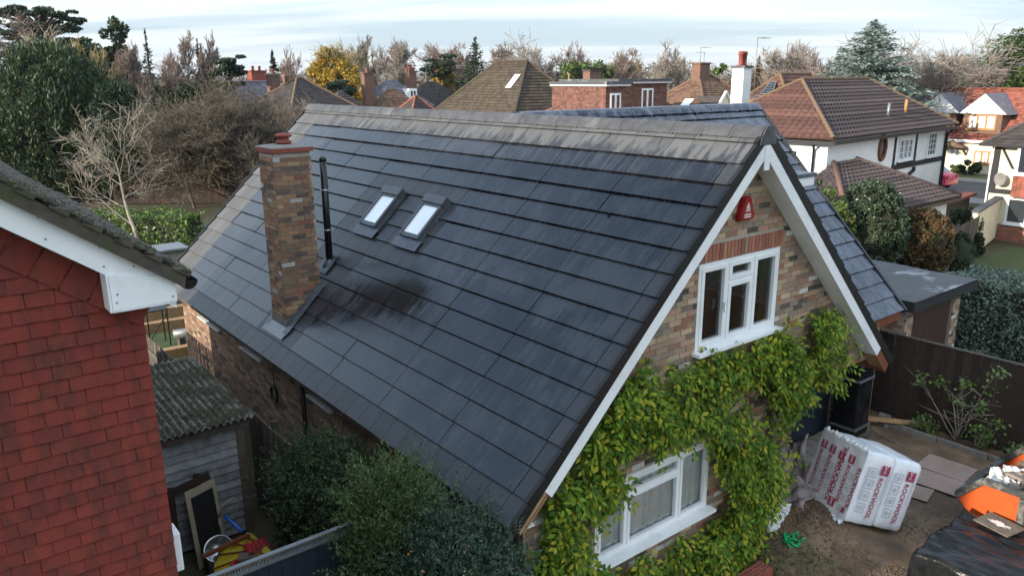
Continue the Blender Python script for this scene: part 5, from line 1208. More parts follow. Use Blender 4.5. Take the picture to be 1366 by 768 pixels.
for yy in (4.12, 0.28): mb = MB(); mb.bar((SX0, yy, 0.77), (SX0+1.71, yy, 0.77), 0.09, 0.08); mb.build('rim', M['rim'], sk, 0.008)
for yy in (3.25, 2.3, 1.35): MB().box((SX0-0.05, yy-0.05, 0.1), (SX0-0.002, yy+0.05, 1.08)).build('rib', M['rim'], sk)
mb = MB(); rk = random.Random(6)
for k in range(9): y_ = 3.70-k*0.055; mb.bar((SX0-0.004, y_, 0.56-0.012*k+rk.uniform(-.02, .02)), (SX0-0.004, y_-rk.uniform(-.02, .03), 0.70-0.02*k+rk.uniform(-.03, .03)), 0.018, 0.004, (1, 0, 0))
mb.build('worn_markings', M['black'], sk)
# fill
g = []; rf = random.Random(2)
for i in range(21):
    g.append([(SX0+0.03+1.65*i/20, 0.65+3.1*j/30, 0.98+0.07*math.sin(i*0.8+j*0.5)+rf.uniform(-.05, .06)-0.0) for j in range(31)])
mb = MB(); mb.sheet(g); mb.build('rubble_fill', M['soil'], sk)
for k in range(26):
    x = SX0+0.15+rf.random()*1.4; y = 0.9+rf.random()*2.75; s = rf.uniform(0.05, 0.15); mb = MB(Matrix.Translation((x, y, 1.05)) @ Matrix.Rotation(rf.uniform(0, 6), 4, 'Z') @ Matrix.Rotation(rf.uniform(-.5, .5), 4, 'X')); mb.box((-s, -s*0.6, -0.08), (s, s*0.6, 0.03+s*0.3))
    tag(mb.build('rubble_piece', M['rubble'], None, 0.01), 'broken rubble piece lying in the orange skip', 'rubble', 'rubble pieces in the skip')
for k, (px, py, w) in enumerate(((1335, 640, 0.32), (1352, 633, 0.3), (1350, 650, 0.22))):
    p = gp(px, py, 1.03); crumple('plaster_bag', (p.x-w/2, p.y-w/2, 1.0), (w, 0.06, 0.06), (-0.03, w*0.9, 0.05), 14, 12, 0.035, 7, 'plaster', ['white crumpled bag lying in the skip nearest its end lip', 'cream crumpled bag on the skip rubble', 'small white scrap beside the skip rim'][k], 'bag', 30+k, 0.9)
# black sheeted pile
t = thing('sheeted_pile', (10.8, 2.8, 0), 'low pile under glossy black polythene in front of the skip', 'pile')
g = []; PX0, PX1, PY0, PY1, PH = 10.03, 11.62, 0.6, 3.92, 0.66
for i in range(57):
    row = []
    for j in range(81):
        a, b = -0.16+1.32*i/56, -0.1+1.2*j/80
        ca, cb_ = min(max(a, 0), 1), min(max(b, 0), 1); oa, ob = a-ca, b-cb_
        x = PX0+(PX1-PX0)*ca+(0.12 if oa > 0 else -0.06)*min(1, abs(oa)*4)*(1 if oa else 0); y = PY0+(PY1-PY0)*cb_+(0.10*min(1, abs(ob)*6)*(1 if ob > 0 else -1) if ob else 0)
        drop = min(PH-0.03, (abs(oa)*(PX1-PX0)*2.6+abs(ob)*(PY1-PY0)*2.0))
        z = PH-drop+0.025*math.sin(a*9+b*14)*math.sin(b*11)+0.03*abs(math.sin(a*5+b*8+1))**3+0.02*abs(math.sin(a*17-b*12))**2+0.008*math.sin(a*60+b*15)
        row.append((x+0.012*math.sin(b*30+z*9), y+0.012*math.sin(a*26), max(z, 0.02)))
    g.append(row)
mb = MB(); mb.sheet(g); mb.build('polythene', M['tarp'], t); MB().box((PX0+0.06, PY0+0.06, 0.0), (PX1-0.06, PY1-0.06, PH-0.08)).build('load', M['oldwood'], t)
p = gp(1333, 699, 0.72); t = thing('dark_board', p, 'dark board with a white paint splash on the black polythene', 'board'); mb = MB(Matrix.Translation((p.x, p.y, 0.72)) @ Matrix.Rotation(R_(-12), 4, 'Z')); mb.cbox((0, 0, 0), (0.42, 0.50, 0.02)); mb.build('board', M['oldwood'], t)
mb = MB(Matrix.Translation((p.x, p.y, 0.7315)) @ Matrix.Rotation(R_(-12), 4, 'Z')); pts = [((0.085+0.03*math.sin(k*2.7)+0.02*math.sin(k*1.1))*math.cos(k*PI/18)*0.7, (0.13+0.04*math.sin(k*1.9)+0.03*math.sin(k*0.7))*math.sin(k*PI/18), 0) for k in range(36)]; mb.add(pts, [tuple(range(36))]); mb.build('paint_splash', M['plaster'], t)
t = thing('yellow_canister', gp(1268, 764), 'yellow plastic canister lying below the black polythene', 'canister'); a = gp(1250, 755, 0.07); b = gp(1290, 775, 0.07); mb = MB(); d = (b-a); mb.tube([a, a+d*0.1, a+d*0.15, b], [0.03, 0.03, 0.075, 0.075], 10); mb.build('body', M['yellow'], t); mb = MB(); mb.tube([a-d*0.06, a], 0.036, 10); mb.build('cap', M['redplast'], t)
# hanging cables near the porch
t = thing('hanging_cable', (12.3, 6.2, 0), 'thin grey cable trailing from the house across the drive', 'cable'); mb = MB(); mb.tube([hit(1152, 560, 1, 7.2), gp(1165, 575, 0.05), gp(1190, 588, 0.05), gp(1207, 596, 0.05)], 0.008, 5); mb.build('cable', M['alu'], t)

# ================================================================== FLAT ROOFED GARAGE
gr = thing('flat_roof_garage', (17.5, 9, 0), 'flat felt-roofed brick garage with brown door behind the fence', 'garage')
mb = MB(); mb.box((16.2, 7.12+BK, 0), (16.55, 7.35, 2.16)); mb.box((18.5, 7.12+BK, 0), (18.85, 7.35, 2.16)); mb.box((16.2+BK, 7.36, 0), (16.45, 12, 2.16)); mb.box((18.6, 7.36, 0), (18.85, 12, 2.16)); mb.box((16.46, 11.8, 0), (18.59, 12, 2.16)); gw_ = mb.build('wall', M['mortar'], gr)
brickface(gw_, (16.2, 7.12, 0), (1, 0, 0), 0.35, 2.15, 'brick_i'); brickface(gw_, (18.5, 7.12, 0), (1, 0, 0), 0.35, 2.15, 'brick_i'); brickface(gw_, (16.2, 12, 0), (0, -1, 0), 4.88, 2.15, 'brick_i')
mb = MB(); g = [[(16.02+3.1*i/12, 6.9+5.2*j/16, 2.40+0.015*math.sin(i*0.9)*math.sin(j*0.7)) for j in range(17)] for i in range(13)]; mb.sheet(list(reversed(g)), True); mb.build('felt_roof', M['felt'], gr)
mb = MB(); mb.box((16.02, 6.9, 2.17), (19.12, 12.1, 2.375)); mb.build('roof_edge', M['timberblack'], gr)
mb = MB(); mb.box((16.56, 7.2, 0), (18.49, 7.23, 2.1)); gd2 = mb.build('garage_door', M['darkdoor'], gr)
dm_ = MB().box((0, 7.175, 0.02), (0.183, 7.198, 2.08)).mesh('door_board', M['darkdoor'])
for k in range(10): o = link('door_board', dm_, gd2, False); o.location = (16.57+k*0.191, 0, 0)
MB().box((16.55, 7.1, 2.1), (18.5, 7.26, 2.165)).build('lintel', M['oldwood'], gr)
# ================================================================== FAR AND MIDDLE HOUSES
def ztop_(px, py, D): return at(px, py, D).z
def W(L, x, y, z): return L @ Vector((x, y, z))
def hip(parent, L, w, d, ze, zr, mt, inl=None, inr=None, gauge=0.33, wave=0.0, pitch=0.33, ov=0.35, mt_front=None, mt_left=None, ridge_mt='moss_ridge', thick=0.04, axis='x', name='roof'):
    """hipped roof over local rectangle 0..w x 0..d, ridge along x; inl/inr: ridge inset (0 = gable)"""
    inl = d/2 if inl is None else inl; inr = d/2 if inr is None else inr; k = (zr-ze)/(d/2); zo = ze-ov*k
    A, B, C_, D_ = (-ov, -ov, zo), (w+ov, -ov, zo), (w+ov, d+ov, zo), (-ov, d+ov, zo)
    R0, R1 = (inl-(ov if inl == 0 else 0), d/2, zr), (w-inr+(ov if inr == 0 else 0), d/2, zr)
    base = MB(L); base.add([A, B, C_, D_, R0, R1], [(0,1,5,4), (2,3,4,5), (1,2,5), (3,0,4), (3,2,1,0)])
    r = base.build(name, M['timberblack'], parent)
    def s(q, m): stepped([W(L, *p) + Vector((0, 0, 0.012)) for p in q], gauge, 'tile_courses', m, r, thick, wave, pitch)
    s((A, B, R1, R0), mt_front or mt); s((C_, D_, R0, R1), mt)
    if inr > 0: s((B, C_, R1, R1), mt)
    if inl > 0: s((D_, A, R0, R0), mt_left or mt)
    rb_ = MB(); segs = [(R0, R1)]
    if inl > 0: segs += [(A, R0), (D_, R0)]
    if inr > 0: segs += [(B, R1), (C_, R1)]
    for a, b in segs: rb_.tube([W(L, *a)+Vector((0, 0, 0.06)), W(L, *b)+Vector((0, 0, 0.06))], 0.085, 6, False)
    if ridge_mt: rb_.build('ridge_tiles', M[ridge_mt], r)
    return r, zo
def walls(parent, L, w, d, h, mt, gables=(), zr=None, z0=0.0):
    mb = MB(L); mb.box((0, 0, z0), (w, d, h))
    for g in gables:
        x = 0 if g == 'l' else w-0.15; mb.prism([(0.0, h), (d, h), (d/2, zr-0.1)], 0, x+0.001, x+0.149)
    return mb.build('wall', M[mt], parent)
def chimney(parent, L, x, y, z0, z1, sx, sy, mt, pots=1, potm='terracotta', pr=0.11, ph=0.35, capm='paving'):
    c = MB(L).box((x-sx/2, y-sy/2, z0), (x+sx/2, y+sy/2, z1)).build('chimney', M[mt], parent)
    MB(L).box((x-sx/2-0.06, y-sy/2-0.06, z1+0.002), (x+sx/2+0.06, y+sy/2+0.06, z1+0.10)).build('cap', M[capm], c)
    for k in range(pots):
        p = W(L, x+(k-(pots-1)/2)*sx*0.45, y, z1+0.10); MB().lathe(p, [(pr*0.9,0),(pr,0.03),(pr*0.85,0.06),(pr*0.85,ph*0.7),(pr*1.05,ph*0.75),(pr*1.05,ph*0.9),(pr*0.8,ph)], 12).build('chimney_pot', M[potm], c)
    return c
def aerial(parent, L, x, y, z0, z1, arm=0.7, hgt=None):
    mb = MB(L); mb.tube([(x, y, z0), (x, y, z1)], 0.02, 5); mb.tube([(x, y, z1), (x+arm, y-0.1, z1)], 0.015, 4)
    for k in range(6): mb.tube([(x+arm*(0.15+0.15*k), y-0.25, z1), (x+arm*(0.15+0.15*k), y+0.2, z1)], 0.008, 3)
    return mb.build('aerial', M['alu'], parent)
def win(parent, L, x, z, w, h, cols=(1, 1), fm='upvc', bars=None, face='front', d=0, glass='glass', sill=0.08):
    if face == 'front': Lx = L @ Matrix.Translation((x, -0.02, z))
    elif face == 'left': Lx = L @ Matrix.Translation((-0.02, x+w, z)) @ Matrix.Rotation(R_(-90), 4, 'Z')
    elif face == 'right': Lx = L @ Matrix.Translation((d+0.02, x, z)) @ Matrix.Rotation(R_(90), 4, 'Z')
    return window(parent, Lx, w, h, cols, None, 0.06, 0.04, 0.08, fm, glass, sill, bars)

# --- white mock-Tudor house
o = gp(1112, 188, 4.6); L1 = local((o.x, o.y, 0), R_(5))
L1 = L1 @ Matrix.Translation((0.35, 0.35, 0))
h1 = thing('tudor_house', L1.translation, 'white rendered house with black beams and dark pantile hip roof', 'house')
walls(h1, L1, 12.6, 5.8, 4.55, 'white_paint'); hip(h1, L1, 12.6, 5.8, 4.85, 6.75, 'roof_pan_brown', 3.2, 2.8, 0.34, 0.045, 0.30, 0.35, mt_left='roof_pan_orange')  # sunlit tone of the left hip is put into its warmer tile colour
MB(L1).box((-0.42, -0.44, 4.44), (13.0, -0.35, 4.56)).box((-0.44, -0.35, 4.44), (-0.35, 6.2, 4.56)).build('gutter', M['black'], h1)
for x in (6.45, 8.85): MB(L1).box((x-0.1, -0.03, 3.0), (x+0.1, -0.004, 4.5)).build('timber', M['timberblack'], h1)
MB(L1).box((6.3, -0.035, 2.92), (12.62, -0.006, 3.14)).build('timber', M['timberblack'], h1); MB(L1).box((12.5, -0.04, 0.0), (12.62, -0.005, 4.5)).build('timber', M['timberblack'], h1)
mb = MB(L1); mb.tube([(12.45, -0.12, 0), (12.45, -0.12, 4.2), (12.45, -0.38, 4.44)], 0.05, 6); mb.tube([(-0.1, 0.5, 0), (-0.1, 0.5, 4.2), (-0.38, 0.4, 4.44)], 0.05, 6); mb.build('downpipe', M['black'], h1)
mb = MB(L1); mb.tube([(8.8, -0.06, 2.9), (8.78, -0.08, 2.75), (8.3, -0.08, 2.62)], 0.08, 6); mb.build('bracket_timber', M['timberblack'], h1)
# round window: oak ring and pane
c = W(L1, 5.05, -0.02, 4.02)
ring = MB(L1); ring.tube([(5.05+0.34*math.cos(a*PI/12), -0.03, 3.98+0.50*math.sin(a*PI/12)) for a in range(25)], 0.075, 6, False); rw_ = ring.build('round_window', M['redwood'], h1)
MB(L1).add([(5.05+0.34*math.cos(a*PI/12), -0.02, 3.98+0.50*math.sin(a*PI/12)) for a in range(24)], [tuple(range(24))]).build('pane', M['glass'], rw_)
win(h1, L1, 6.85, 3.28, 1.55, 0.98, (1, 1, 1), bars=(2, 3)); win(h1, L1, 10.25, 3.22, 1.15, 1.15, (1,), bars=(3, 4)); MB(L1).box((6.8, -0.12, 3.16), (8.5, -0.03, 3.23)).build('sill', M['timberblack'], h1)
win(h1, L1, 1.1, 3.0, 1.0, 1.2, (1, 1), bars=(2, 4), face='left')
for x, y, mt_ in ((6.6, 0.5, 'alu'), (8.9, 0.65, 'oak')):
    z = 4.85+1.9*y/2.9; mb = MB(L1); mb.tube([(x, y, z-0.1), (x, y, z+0.6)], 0.07, 8); mb.build('vent_pipe', M[mt_], h1)
# garage extension of that house
L1b = local((24.3, 13.0, 0), 0); h1b = thing('side_annexe', L1b.translation, 'single-storey annexe with dark pantile hip roof before the white house', 'annexe')
walls(h1b, L1b, 7.5, 2.6, 2.28, 'white_paint')
A_, B_ = Vector((23.9, 12.7, 2.38)), Vector((32.2, 12.7, 2.38)); A2, B2 = Vector((23.9, 15.7, 2.38)), Vector((32.2, 15.7, 2.38)); Q0, Q1 = hit(1112, 218, 1, 15.7), hit(1141, 213, 1, 15.7)
rb1 = MB().add([A_, B_, Q1, Q0, A2, B2], [(0,1,2,3), (0,3,4), (1,5,2), (4,5,1,0), (3,2,5,4)]).build('roof', M['timberblack'], h1b)
up_ = Vector((0, 0, 0.012)); stepped([A_+up_, B_+up_, Q1+up_, Q0+up_], 0.34, 'tile_courses', 'roof_pan_brown', rb1, 0.04, 0.045, 0.30); stepped([A2+up_, A_+up_, Q0+up_, Q0+up_], 0.34, 'tile_courses', 'roof_pan_brown', rb1, 0.04, 0.045, 0.30); stepped([B_+up_, B2+up_, Q1+up_, Q1+up_], 0.34, 'tile_courses', 'roof_pan_brown', rb1, 0.04, 0.045, 0.30)
mb = MB(); mb.tube([A_+up_*4, Q0+up_*4], 0.10, 6); mb.build('hip_tiles', M['ridge_far'], rb1); mb = MB(); mb.tube([B_+up_*4, Q1+up_*4], 0.10, 6); mb.build('hip_tiles', M['roof_pan_brown'], rb1)
MB().box((23.85, 12.66, 2.24), (32.25, 12.74, 2.36)).build('gutter', M['black'], h1b)
# cream boundary wall and small fence by it
t = thing('garden_wall', gp(1290, 290), 'low cream rendered wall with dark coping beside the cream house', 'wall'); a = hit(1265, 292, 2, 1.6); b = hit(1335, 268, 2, 1.9)
mb = MB(); mb.bar((33.0, 12.4, 0.85), (37.6, 13.2, 0.95), 0.2, 1.7); mb.build('panel', M['cream'], t); mb = MB(); mb.bar((32.95, 12.4, 1.75), (37.6, 13.2, 1.85), 0.3, 0.08); mb.build('coping', M['felt'], t)
paling_fence('paling_fence', (28.6, 11.6, 0), (33.2, 12.3, 0), 1.55, 'grey paling fence in front of the annexe', 0.13, 0.02, 'oldwood', 1)
t = thing('lean_to', (33, 14, 0), 'low outbuilding with red-brown flat tiled roof by the cream wall', 'outbuilding'); L = local((34.2, 14.2, 0), R_(5)); walls(t, L, 3.6, 2.5, 1.7, 'oldwood'); MB(L).box((-0.2, -0.2, 1.71), (3.8, 2.7, 1.82)).build('roof', M['roof_red'], t)
def Lat(px, py, D, rot): p = at(px, py, D); return local((p.x, p.y, 0), R_(rot))
# --- house with solar panels and white chimney behind the ridge
L2 = Lat(1062, 150, 38, 5); h2 = thing('solar_house', L2.translation, 'pantile-roofed house with solar panels and tall white rendered chimney', 'house')
walls(h2, L2, 8, 4.6, 4.5, 'white_paint'); hip(h2, L2, 8, 4.6, 4.75, 7.0, 'roof_pan_orange', 2.4, 2.3, 0.34, 0.045, 0.30, 0.35)
cq = L2.inverted() @ at(987, 137, 37); chimney(h2, L2, cq.x, cq.y, 0.0, ztop_(987, 91, 37), 0.72, 0.6, 'white_paint', 2, 'terracotta', 0.125, 0.65, 'felt')
aerial(h2, L2, cq.x+0.35, cq.y-0.5, 6.0, ztop_(987, 52, 37), 0.95)
# panels lie on the left hip
def onleft(u, v, lift):  # left hip
    a = Vector((-0.35, 4.95-5.3*u, 4.45)); r = Vector((2.4, 2.3, 7.0)); e = a.lerp(r, v); return W(L2, *(e+Vector((-0.10, 0, lift+0.14))))
def onleft_old(u, v, lift):  # u along the hip eave (0..1), v up the slope (0..1)
    a = Vector((0, 7.5*(1-u), 4.6)); r = Vector((3.75, 3.75, 6.85)); e = a.lerp(r, v); return W(L2, *(e+Vector((-0.10, 0, lift+0.12))))
for (u0, u1, v0, v1) in ((0.30, 0.62, 0.30, 0.52), (0.36, 0.66, 0.56, 0.80)):
    mb = MB(); P = [onleft(u, v, 0.0) for u, v in ((u0, v0), (u1, v0), (u1, v1), (u0, v1))]; Q = [p+Vector((0, 0, 0.05)) for p in P]; mb.add(P+Q, [(4,5,6,7), (0,1,5,4), (1,2,6,5), (2,3,7,6), (3,0,4,7)]); pp = mb.build('solar_panel', M['pvblack'], h2)
    mb = MB()
    for k in range(1, 7): f = k/7; mb.tube([Q[0].lerp(Q[3], f), Q[1].lerp(Q[2], f)], 0.012, 3, False)
    for a, b in ((0,1),(1,2),(2,3),(3,0)): mb.tube([Q[a], Q[b]], 0.02, 4, False)
    mb.build('panel_frame', M['alu'], pp)
# --- generic placement by a roof corner seen in the photograph and a distance
def Lat(px, py, D, rot): p = at(px, py, D); return local((p.x, p.y, 0), R_(rot))
# brown house with gablet, chimney and aerials
L3 = Lat(944, 140, 47, -2); h3 = thing('brown_roof_house', L3.translation, 'brown tiled hip-roofed house with yellow gablet and brick chimney', 'house')
walls(h3, L3, 7.5, 7.0, 4.1, 'brick_far'); hip(h3, L3, 7.5, 7.0, 4.3, 7.0, 'roof_brown', 3.2, 3.2, 0.28, 0, 0.25, 0.35, ridge_mt='roof_brown')
chimney(h3, L3, 3.2, 3.4, 6.3, 7.75, 0.95, 0.7, 'brick_far', 0, capm='brick_far'); aerial(h3, L3, 3.1, 3.4, 7.7, 8.8, 0.8); aerial(h3, L3, 3.7, 3.6, 7.7, 8.5, -0.8)
gx = 0.3; mb = MB(L3); mb.prism([(gx, 4.75), (gx+1.9, 4.75), (gx+0.95, 6.0)], 1, -0.3, -0.15); mb.build('gablet', M['cream'], h3)
mb = MB(L3); mb.bar((gx-0.1, -0.33, 4.7), (gx+0.95, -0.33, 6.08), 0.14, 0.1); mb.bar((gx+2.0, -0.33, 4.7), (gx+0.95, -0.33, 6.08), 0.14, 0.1); mb.build('gablet_barge', M['upvc'], h3)
mb = MB(L3); mb.add([(gx-0.05, -0.3, 4.5), (gx+0.95, -0.3, 5.8), (gx+0.95, 2.0, 5.8), (gx-0.05, 0.2, 4.5), (gx+1.95, -0.3, 4.5), (gx+1.95, 0.2, 4.5)], [(0,1,2,3), (1,4,5,2)]); mb.build('gablet_roof', M['roof_dark'], h3)
mb = MB(L3); mb.add([(-.25, 3.9, 4.7), (-.25, 3.1, 4.7), (0.5, 3.1, 5.35), (0.5, 3.9, 5.35)], [(0,1,2,3)]); 
mb2 = MB(L3); mb2.box((0.35, 2.6, 5.0), (1.2, 3.4, 5.1)); 
mb = MB(L3); zq = lambda x: 4.3+2.7*x/3.2
mb.add([(0.7, 3.0, zq(0.7)+0.12), (0.7, 2.3, zq(0.7)+0.12), (1.4, 2.3, zq(1.4)+0.12), (1.4, 3.0, zq(1.4)+0.12)], [(0,1,2,3)]); mb.build('skylight', M['upvc'], h3)
# flat-roofed tile-hung dormer house
L4 = Lat(812, 146, 40, 0); h4 = thing('dormer_house', L4.translation, 'house with wide tile-hung flat-roofed dormer and white windows', 'house')
walls(h4, L4, 8, 7, 4.6, 'brick_far'); hip(h4, L4, 8, 7, 4.4, 6.4, 'roof_brown', 3.0, 3.0, 0.28, 0, 0.25, 0.3, ridge_mt='roof_brown')
def boxd(x0, x1, y0, y1, z0, z1, nm):
    b = MB(L4).box((x0, y0, z0), (x1, y1, z1)).build(nm, M['tilehung'], h4)
    for q in (((x0, y0-.01, z0), (x1, y0-.01, z0), (x1, y0-.01, z1), (x0, y0-.01, z1)), ((x0-.01, y1, z0), (x0-.01, y0, z0), (x0-.01, y0, z1), (x0-.01, y1, z1))):
        mb = MB(L4); n = int((z1-z0)/0.11)
        for j in range(n):
            f0, f1 = j/n, (j+1)/n; A, B = Vector(q[0]).lerp(Vector(q[3]), f0), Vector(q[1]).lerp(Vector(q[2]), f0); C2, D2 = Vector(q[1]).lerp(Vector(q[2]), f1), Vector(q[0]).lerp(Vector(q[3]), f1); nn_ = (B-A).cross(D2-A).normalized(); m_ = max(1, int((B-A).length/0.17))
            for i in range(m_): mb.add([A.lerp(B, i/m_)+nn_*0.03, A.lerp(B, (i+.97)/m_)+nn_*0.03, D2.lerp(C2, (i+.97)/m_)+nn_*0.006, D2.lerp(C2, i/m_)+nn_*0.006], [(0,1,2,3)])
        tag(mb.build('hung_tiles', M['tilehung'], b), kind='stuff')
    MB(L4).box((x0-0.2, y0-0.22, z1+0.001), (x1+0.2, y1, z1+0.10)).build('white_fascia', M['upvc'], b); MB(L4).box((x0-0.28, y0-0.3, z1+0.102), (x1+0.28, y1, z1+0.24)).build('flat_roof', M['felt'], b)
    return b
b1 = boxd(1.7, 5.6, 1.0, 5.5, 4.9, 6.62, 'dormer'); b2 = boxd(0.1, 1.5, 0.3, 4.5, 4.9, 6.50, 'dormer')
win(h4, L4 @ Matrix.Translation((0, 1.0, 0)), 3.5, 5.2, 0.95, 1.15, (1, 1)); win(h4, L4 @ Matrix.Translation((0, 0.3, 0)), 0.35, 5.15, 0.8, 1.0, (1, 1))
chimney(h4, L4, 3.6, 5.0, 6.0, 7.3, 0.9, 0.6, 'brick_far', 0, capm='roof_dark')
# big mossy hip roof
L5 = Lat(556, 150, 54, -92); h5 = thing('mossy_roof_house', L5.translation, 'house with a large moss-covered hipped roof and white skylight', 'house')
walls(h5, L5, 11.0, 8.0, 3.4, 'white_paint'); r5, _ = hip(h5, L5, 11.0, 8.0, 3.9, 7.95, 'roof_moss', 4.1, 3.6, 0.3, 0, 0.25, 0.4, mt_front='roof_moss', ridge_mt='roof_moss')
def on5(x, y): return W(L5, x, y, 3.9+4.05*y/4.0+0.14)
MB().add([on5(7.3, 2.3), on5(7.9, 2.3), on5(7.9, 3.1), on5(7.3, 3.1)], [(0,1,2,3)]).build('skylight', M['upvc'], h5)
mb = MB(L5); mb.tube([(12.0, 3.6, 0), (12.0, 3.6, 7.2)], 0.04, 6); t = thing('aerial_mast', W(L5, 12.0, 3.6, 0), 'thin pole standing before the moss-covered roof', 'pole'); mb.build('pole', M['oak'], t)
# cluster of small roofs further off
CL = [(500, 140, 66, 'red', 5.5, 5, 3.9, 6.1, 'roof_brown', 'small brown hip roof with tall brick chimney beyond the ridge', (0.5, 2.5, 4.6, 7.4)), (545, 146, 58, 'red', 4.6, 4.5, 3.3, 5.6, 'roof_dark', 'low slate-hung hip roof in front of the dormered house', None), (505, 130, 78, 'white', 6.5, 5.5, 4.4, 6.9, 'roof_slate', 'house with white gable and small white dormer window', (5.6, 2.5, 5.6, 7.7)), (556, 126, 84, 'red', 7.0, 6, 4.2, 6.7, 'roof_dark', 'dark hip roof beside two brick chimneys', (0.3, 2.0, 5.6, 8.0)), (440, 150, 60, 'red', 5.2, 5.0, 3.6, 6.1, 'roof_dark', 'dark-roofed house half hidden behind the golden tree', None)]
for k, (px, py, D, wm, w, d, ze, zr, rm_, lb, ch) in enumerate(CL):
    L = Lat(px, py, D, (-6, 4, 2, -3, 5)[k]); t = thing('far_house', L.translation, lb, 'house', 'roofs beyond the ridge'); walls(t, L, w, d, ze, 'white_paint' if wm == 'white' else 'brick_far'); hip(t, L, w, d, ze, zr, rm_, None, None, 0.3, 0, 0.3, 0.3, ridge_mt='roof_red' if k == 1 else None)
    if ch: chimney(t, L, *ch, 0.9, 0.7, 'brick_far', 2 if k else 1, capm='brick_far')
    if k == 2:
        mb = MB(L); mb.prism([(0.3, 4.4), (2.4, 4.4), (1.35, 6.0)], 1, -0.4, -0.1); mb.build('gable', M['white_paint'], t); MB(L).box((3.9, 0.4, 5.0), (4.9, 2.2, 6.0)).build('dormer', M['white_paint'], t); win(t, L @ Matrix.Translation((0, 0.4, 0)), 4.0, 5.1, 0.8, 0.75, (1, 1))
# dark hip roof with mossy hips
L7 = Lat(388, 134, 54, 12); h7 = thing('dark_hip_house', L7.translation, 'dark hip-roofed house with lichened pale hip ridges', 'house'); walls(h7, L7, 5.6, 5.6, 4.8, 'brick_far'); hip(h7, L7, 5.6, 5.6, 5.0, 7.0, 'roof_dark', 2.6, 2.5, 0.3, 0, 0.3, 0.35)
win(h7, L7, 1.0, 3.4, 1.2, 1.1, (1, 1)); win(h7, L7, 3.4, 3.4, 1.2, 1.1, (1, 1)); chimney(h7, L7, 2.2, 5.2, 5.5, 7.3, 0.8, 0.6, 'brick_far', 1)
# slate roof, white gable, orange chimney
L8 = Lat(326, 140, 60, 8); h8 = thing('slate_roof_house', L8.translation, 'lavender slate-roofed house with white gable and orange chimney', 'house'); walls(h8, L8, 6.2, 4.2, 4.9, 'white_paint', ('l',), 6.75)
hip(h8, L8, 6.2, 4.2, 5.0, 6.75, 'roof_slate', 0, 2.1, 0.3, 0, 0.3, 0.25, ridge_mt='roof_slate'); chimney(h8, L8, 2.9, 3.0, 6.0, 7.6, 1.3, 0.8, 'terracotta', 2, pr=0.12, capm='terracotta'); win(h8, L8, 0.8, 4.0, 1.4, 0.9, (1, 1)); win(h8, L8, 1.1, 3.7, 0.7, 1.1, (1,), face='left'); win(h8, L8, 2.4, 3.7, 0.7, 1.1, (1,), face='left')
L9 = Lat(384, 122, 78, 5); h9 = thing('far_house', L9.translation, 'small red brick house showing behind the slate roof', 'house', 'roofs beyond the ridge'); walls(h9, L9, 3.2, 3.5, 5.2, 'brick_far'); hip(h9, L9, 3.2, 3.5, 5.3, 6.6, 'roof_red', None, None, 0.3, 0, 0.3, 0.3, ridge_mt=None); chimney(h9, L9, 0.4, 1.0, 5.4, 7.3, 0.5, 0.5, 'brick_far', 1); mb = MB(L9); mb.tube([(0.9, -0.4, 0), (0.9, -0.4, 7.2)], 0.08, 6); mb.build('vent_pipe', M['paving'], h9)

# --- cream house with dormers across the street (front faces -X: local rotated -90)
HX = 62.0; L10 = local((HX, 31.5, 0), R_(-90)); h10 = thing('dormered_house', (HX, 24, 0), 'cream house with red tiled roof and white gabled dormers', 'house')
walls(h10, L10, 19, 8, 2.45, 'cream'); hip(h10, L10, 19, 8, 2.55, 5.9, 'roof_red', 0, 0, 0.3, 0, 0.3, 0.35, ridge_mt='roof_red')
MB(L10).box((-0.2, -0.42, 2.22), (19.2, -0.36, 2.40)).build('gutter', M['upvc'], h10)
def gdorm(xc):
    z0, z1, ap, hw_ = 2.85, 4.25, 5.66, 1.3; y0 = 0.15
    d = MB(L10).box((xc-hw_, y0, z0), (xc+hw_, 3.2, z1)).build('dormer', M['brick_far'], h10)
    mb = MB(L10); mb.prism([(xc-hw_-0.3, z1), (xc+hw_+0.3, z1), (xc, ap)], 1, y0-0.12, y0+0.05); mb.build('dormer_gable', M['white_paint'], d)
    mb = MB(L10); mb.add([(xc-hw_-.35, y0-.16, z1-.04), (xc, y0-.16, ap+.03), (xc, 4.0, ap+.03), (xc-hw_-.35, 3.0, z1-.04), (xc+hw_+.35, y0-.16, z1-.04), (xc+hw_+.35, 3.0, z1-.04)], [(0,1,2,3), (1,4,5,2)]); mb.build('dormer_roof', M['roof_slate'], d)
    window(d, L10 @ Matrix.Translation((xc-0.95, y0-0.02, z0+0.3)), 1.9, 1.05, (1, 1, 1), None, 0.07, 0.04, 0.08, 'oak', 'glass_pale', 0.06, (2, 3))
for px in (1200, 1252, 1312): gdorm(31.5-hit(px, 140, 0, HX).y)
xw = 31.5-23.95; win(h10, L10, xw, 0.75, 1.5, 0.9, (1, 1, 1), 'oak', (2, 3), glass='glass_pale'); xd = 31.5-25.75
MB(L10).box((xd, -0.05, 0.05), (xd+0.85, -0.005, 1.7)).build('door', M['white_paint'], h10); MB(L10).box((xd+0.25, -0.06, 1.1), (xd+0.6, -0.052, 1.45)).build('door_pane', M['glass_pale'], h10)
mb = MB(L10); mb.prism([(xd-0.5, 1.85), (xd+1.35, 1.85), (xd+0.42, 2.35)], 1, -0.9, -0.02); mb.build('porch_roof', M['roof_brown'], h10); mb = MB(L10); mb.bar((xd-0.4, -0.05, 1.3), (xd-0.4, -0.8, 1.84), 0.1, 0.1); mb.bar((xd+1.25, -0.05, 1.3), (xd+1.25, -0.8, 1.84), 0.1, 0.1); mb.build('porch_bracket', M['timberblack'], h10)
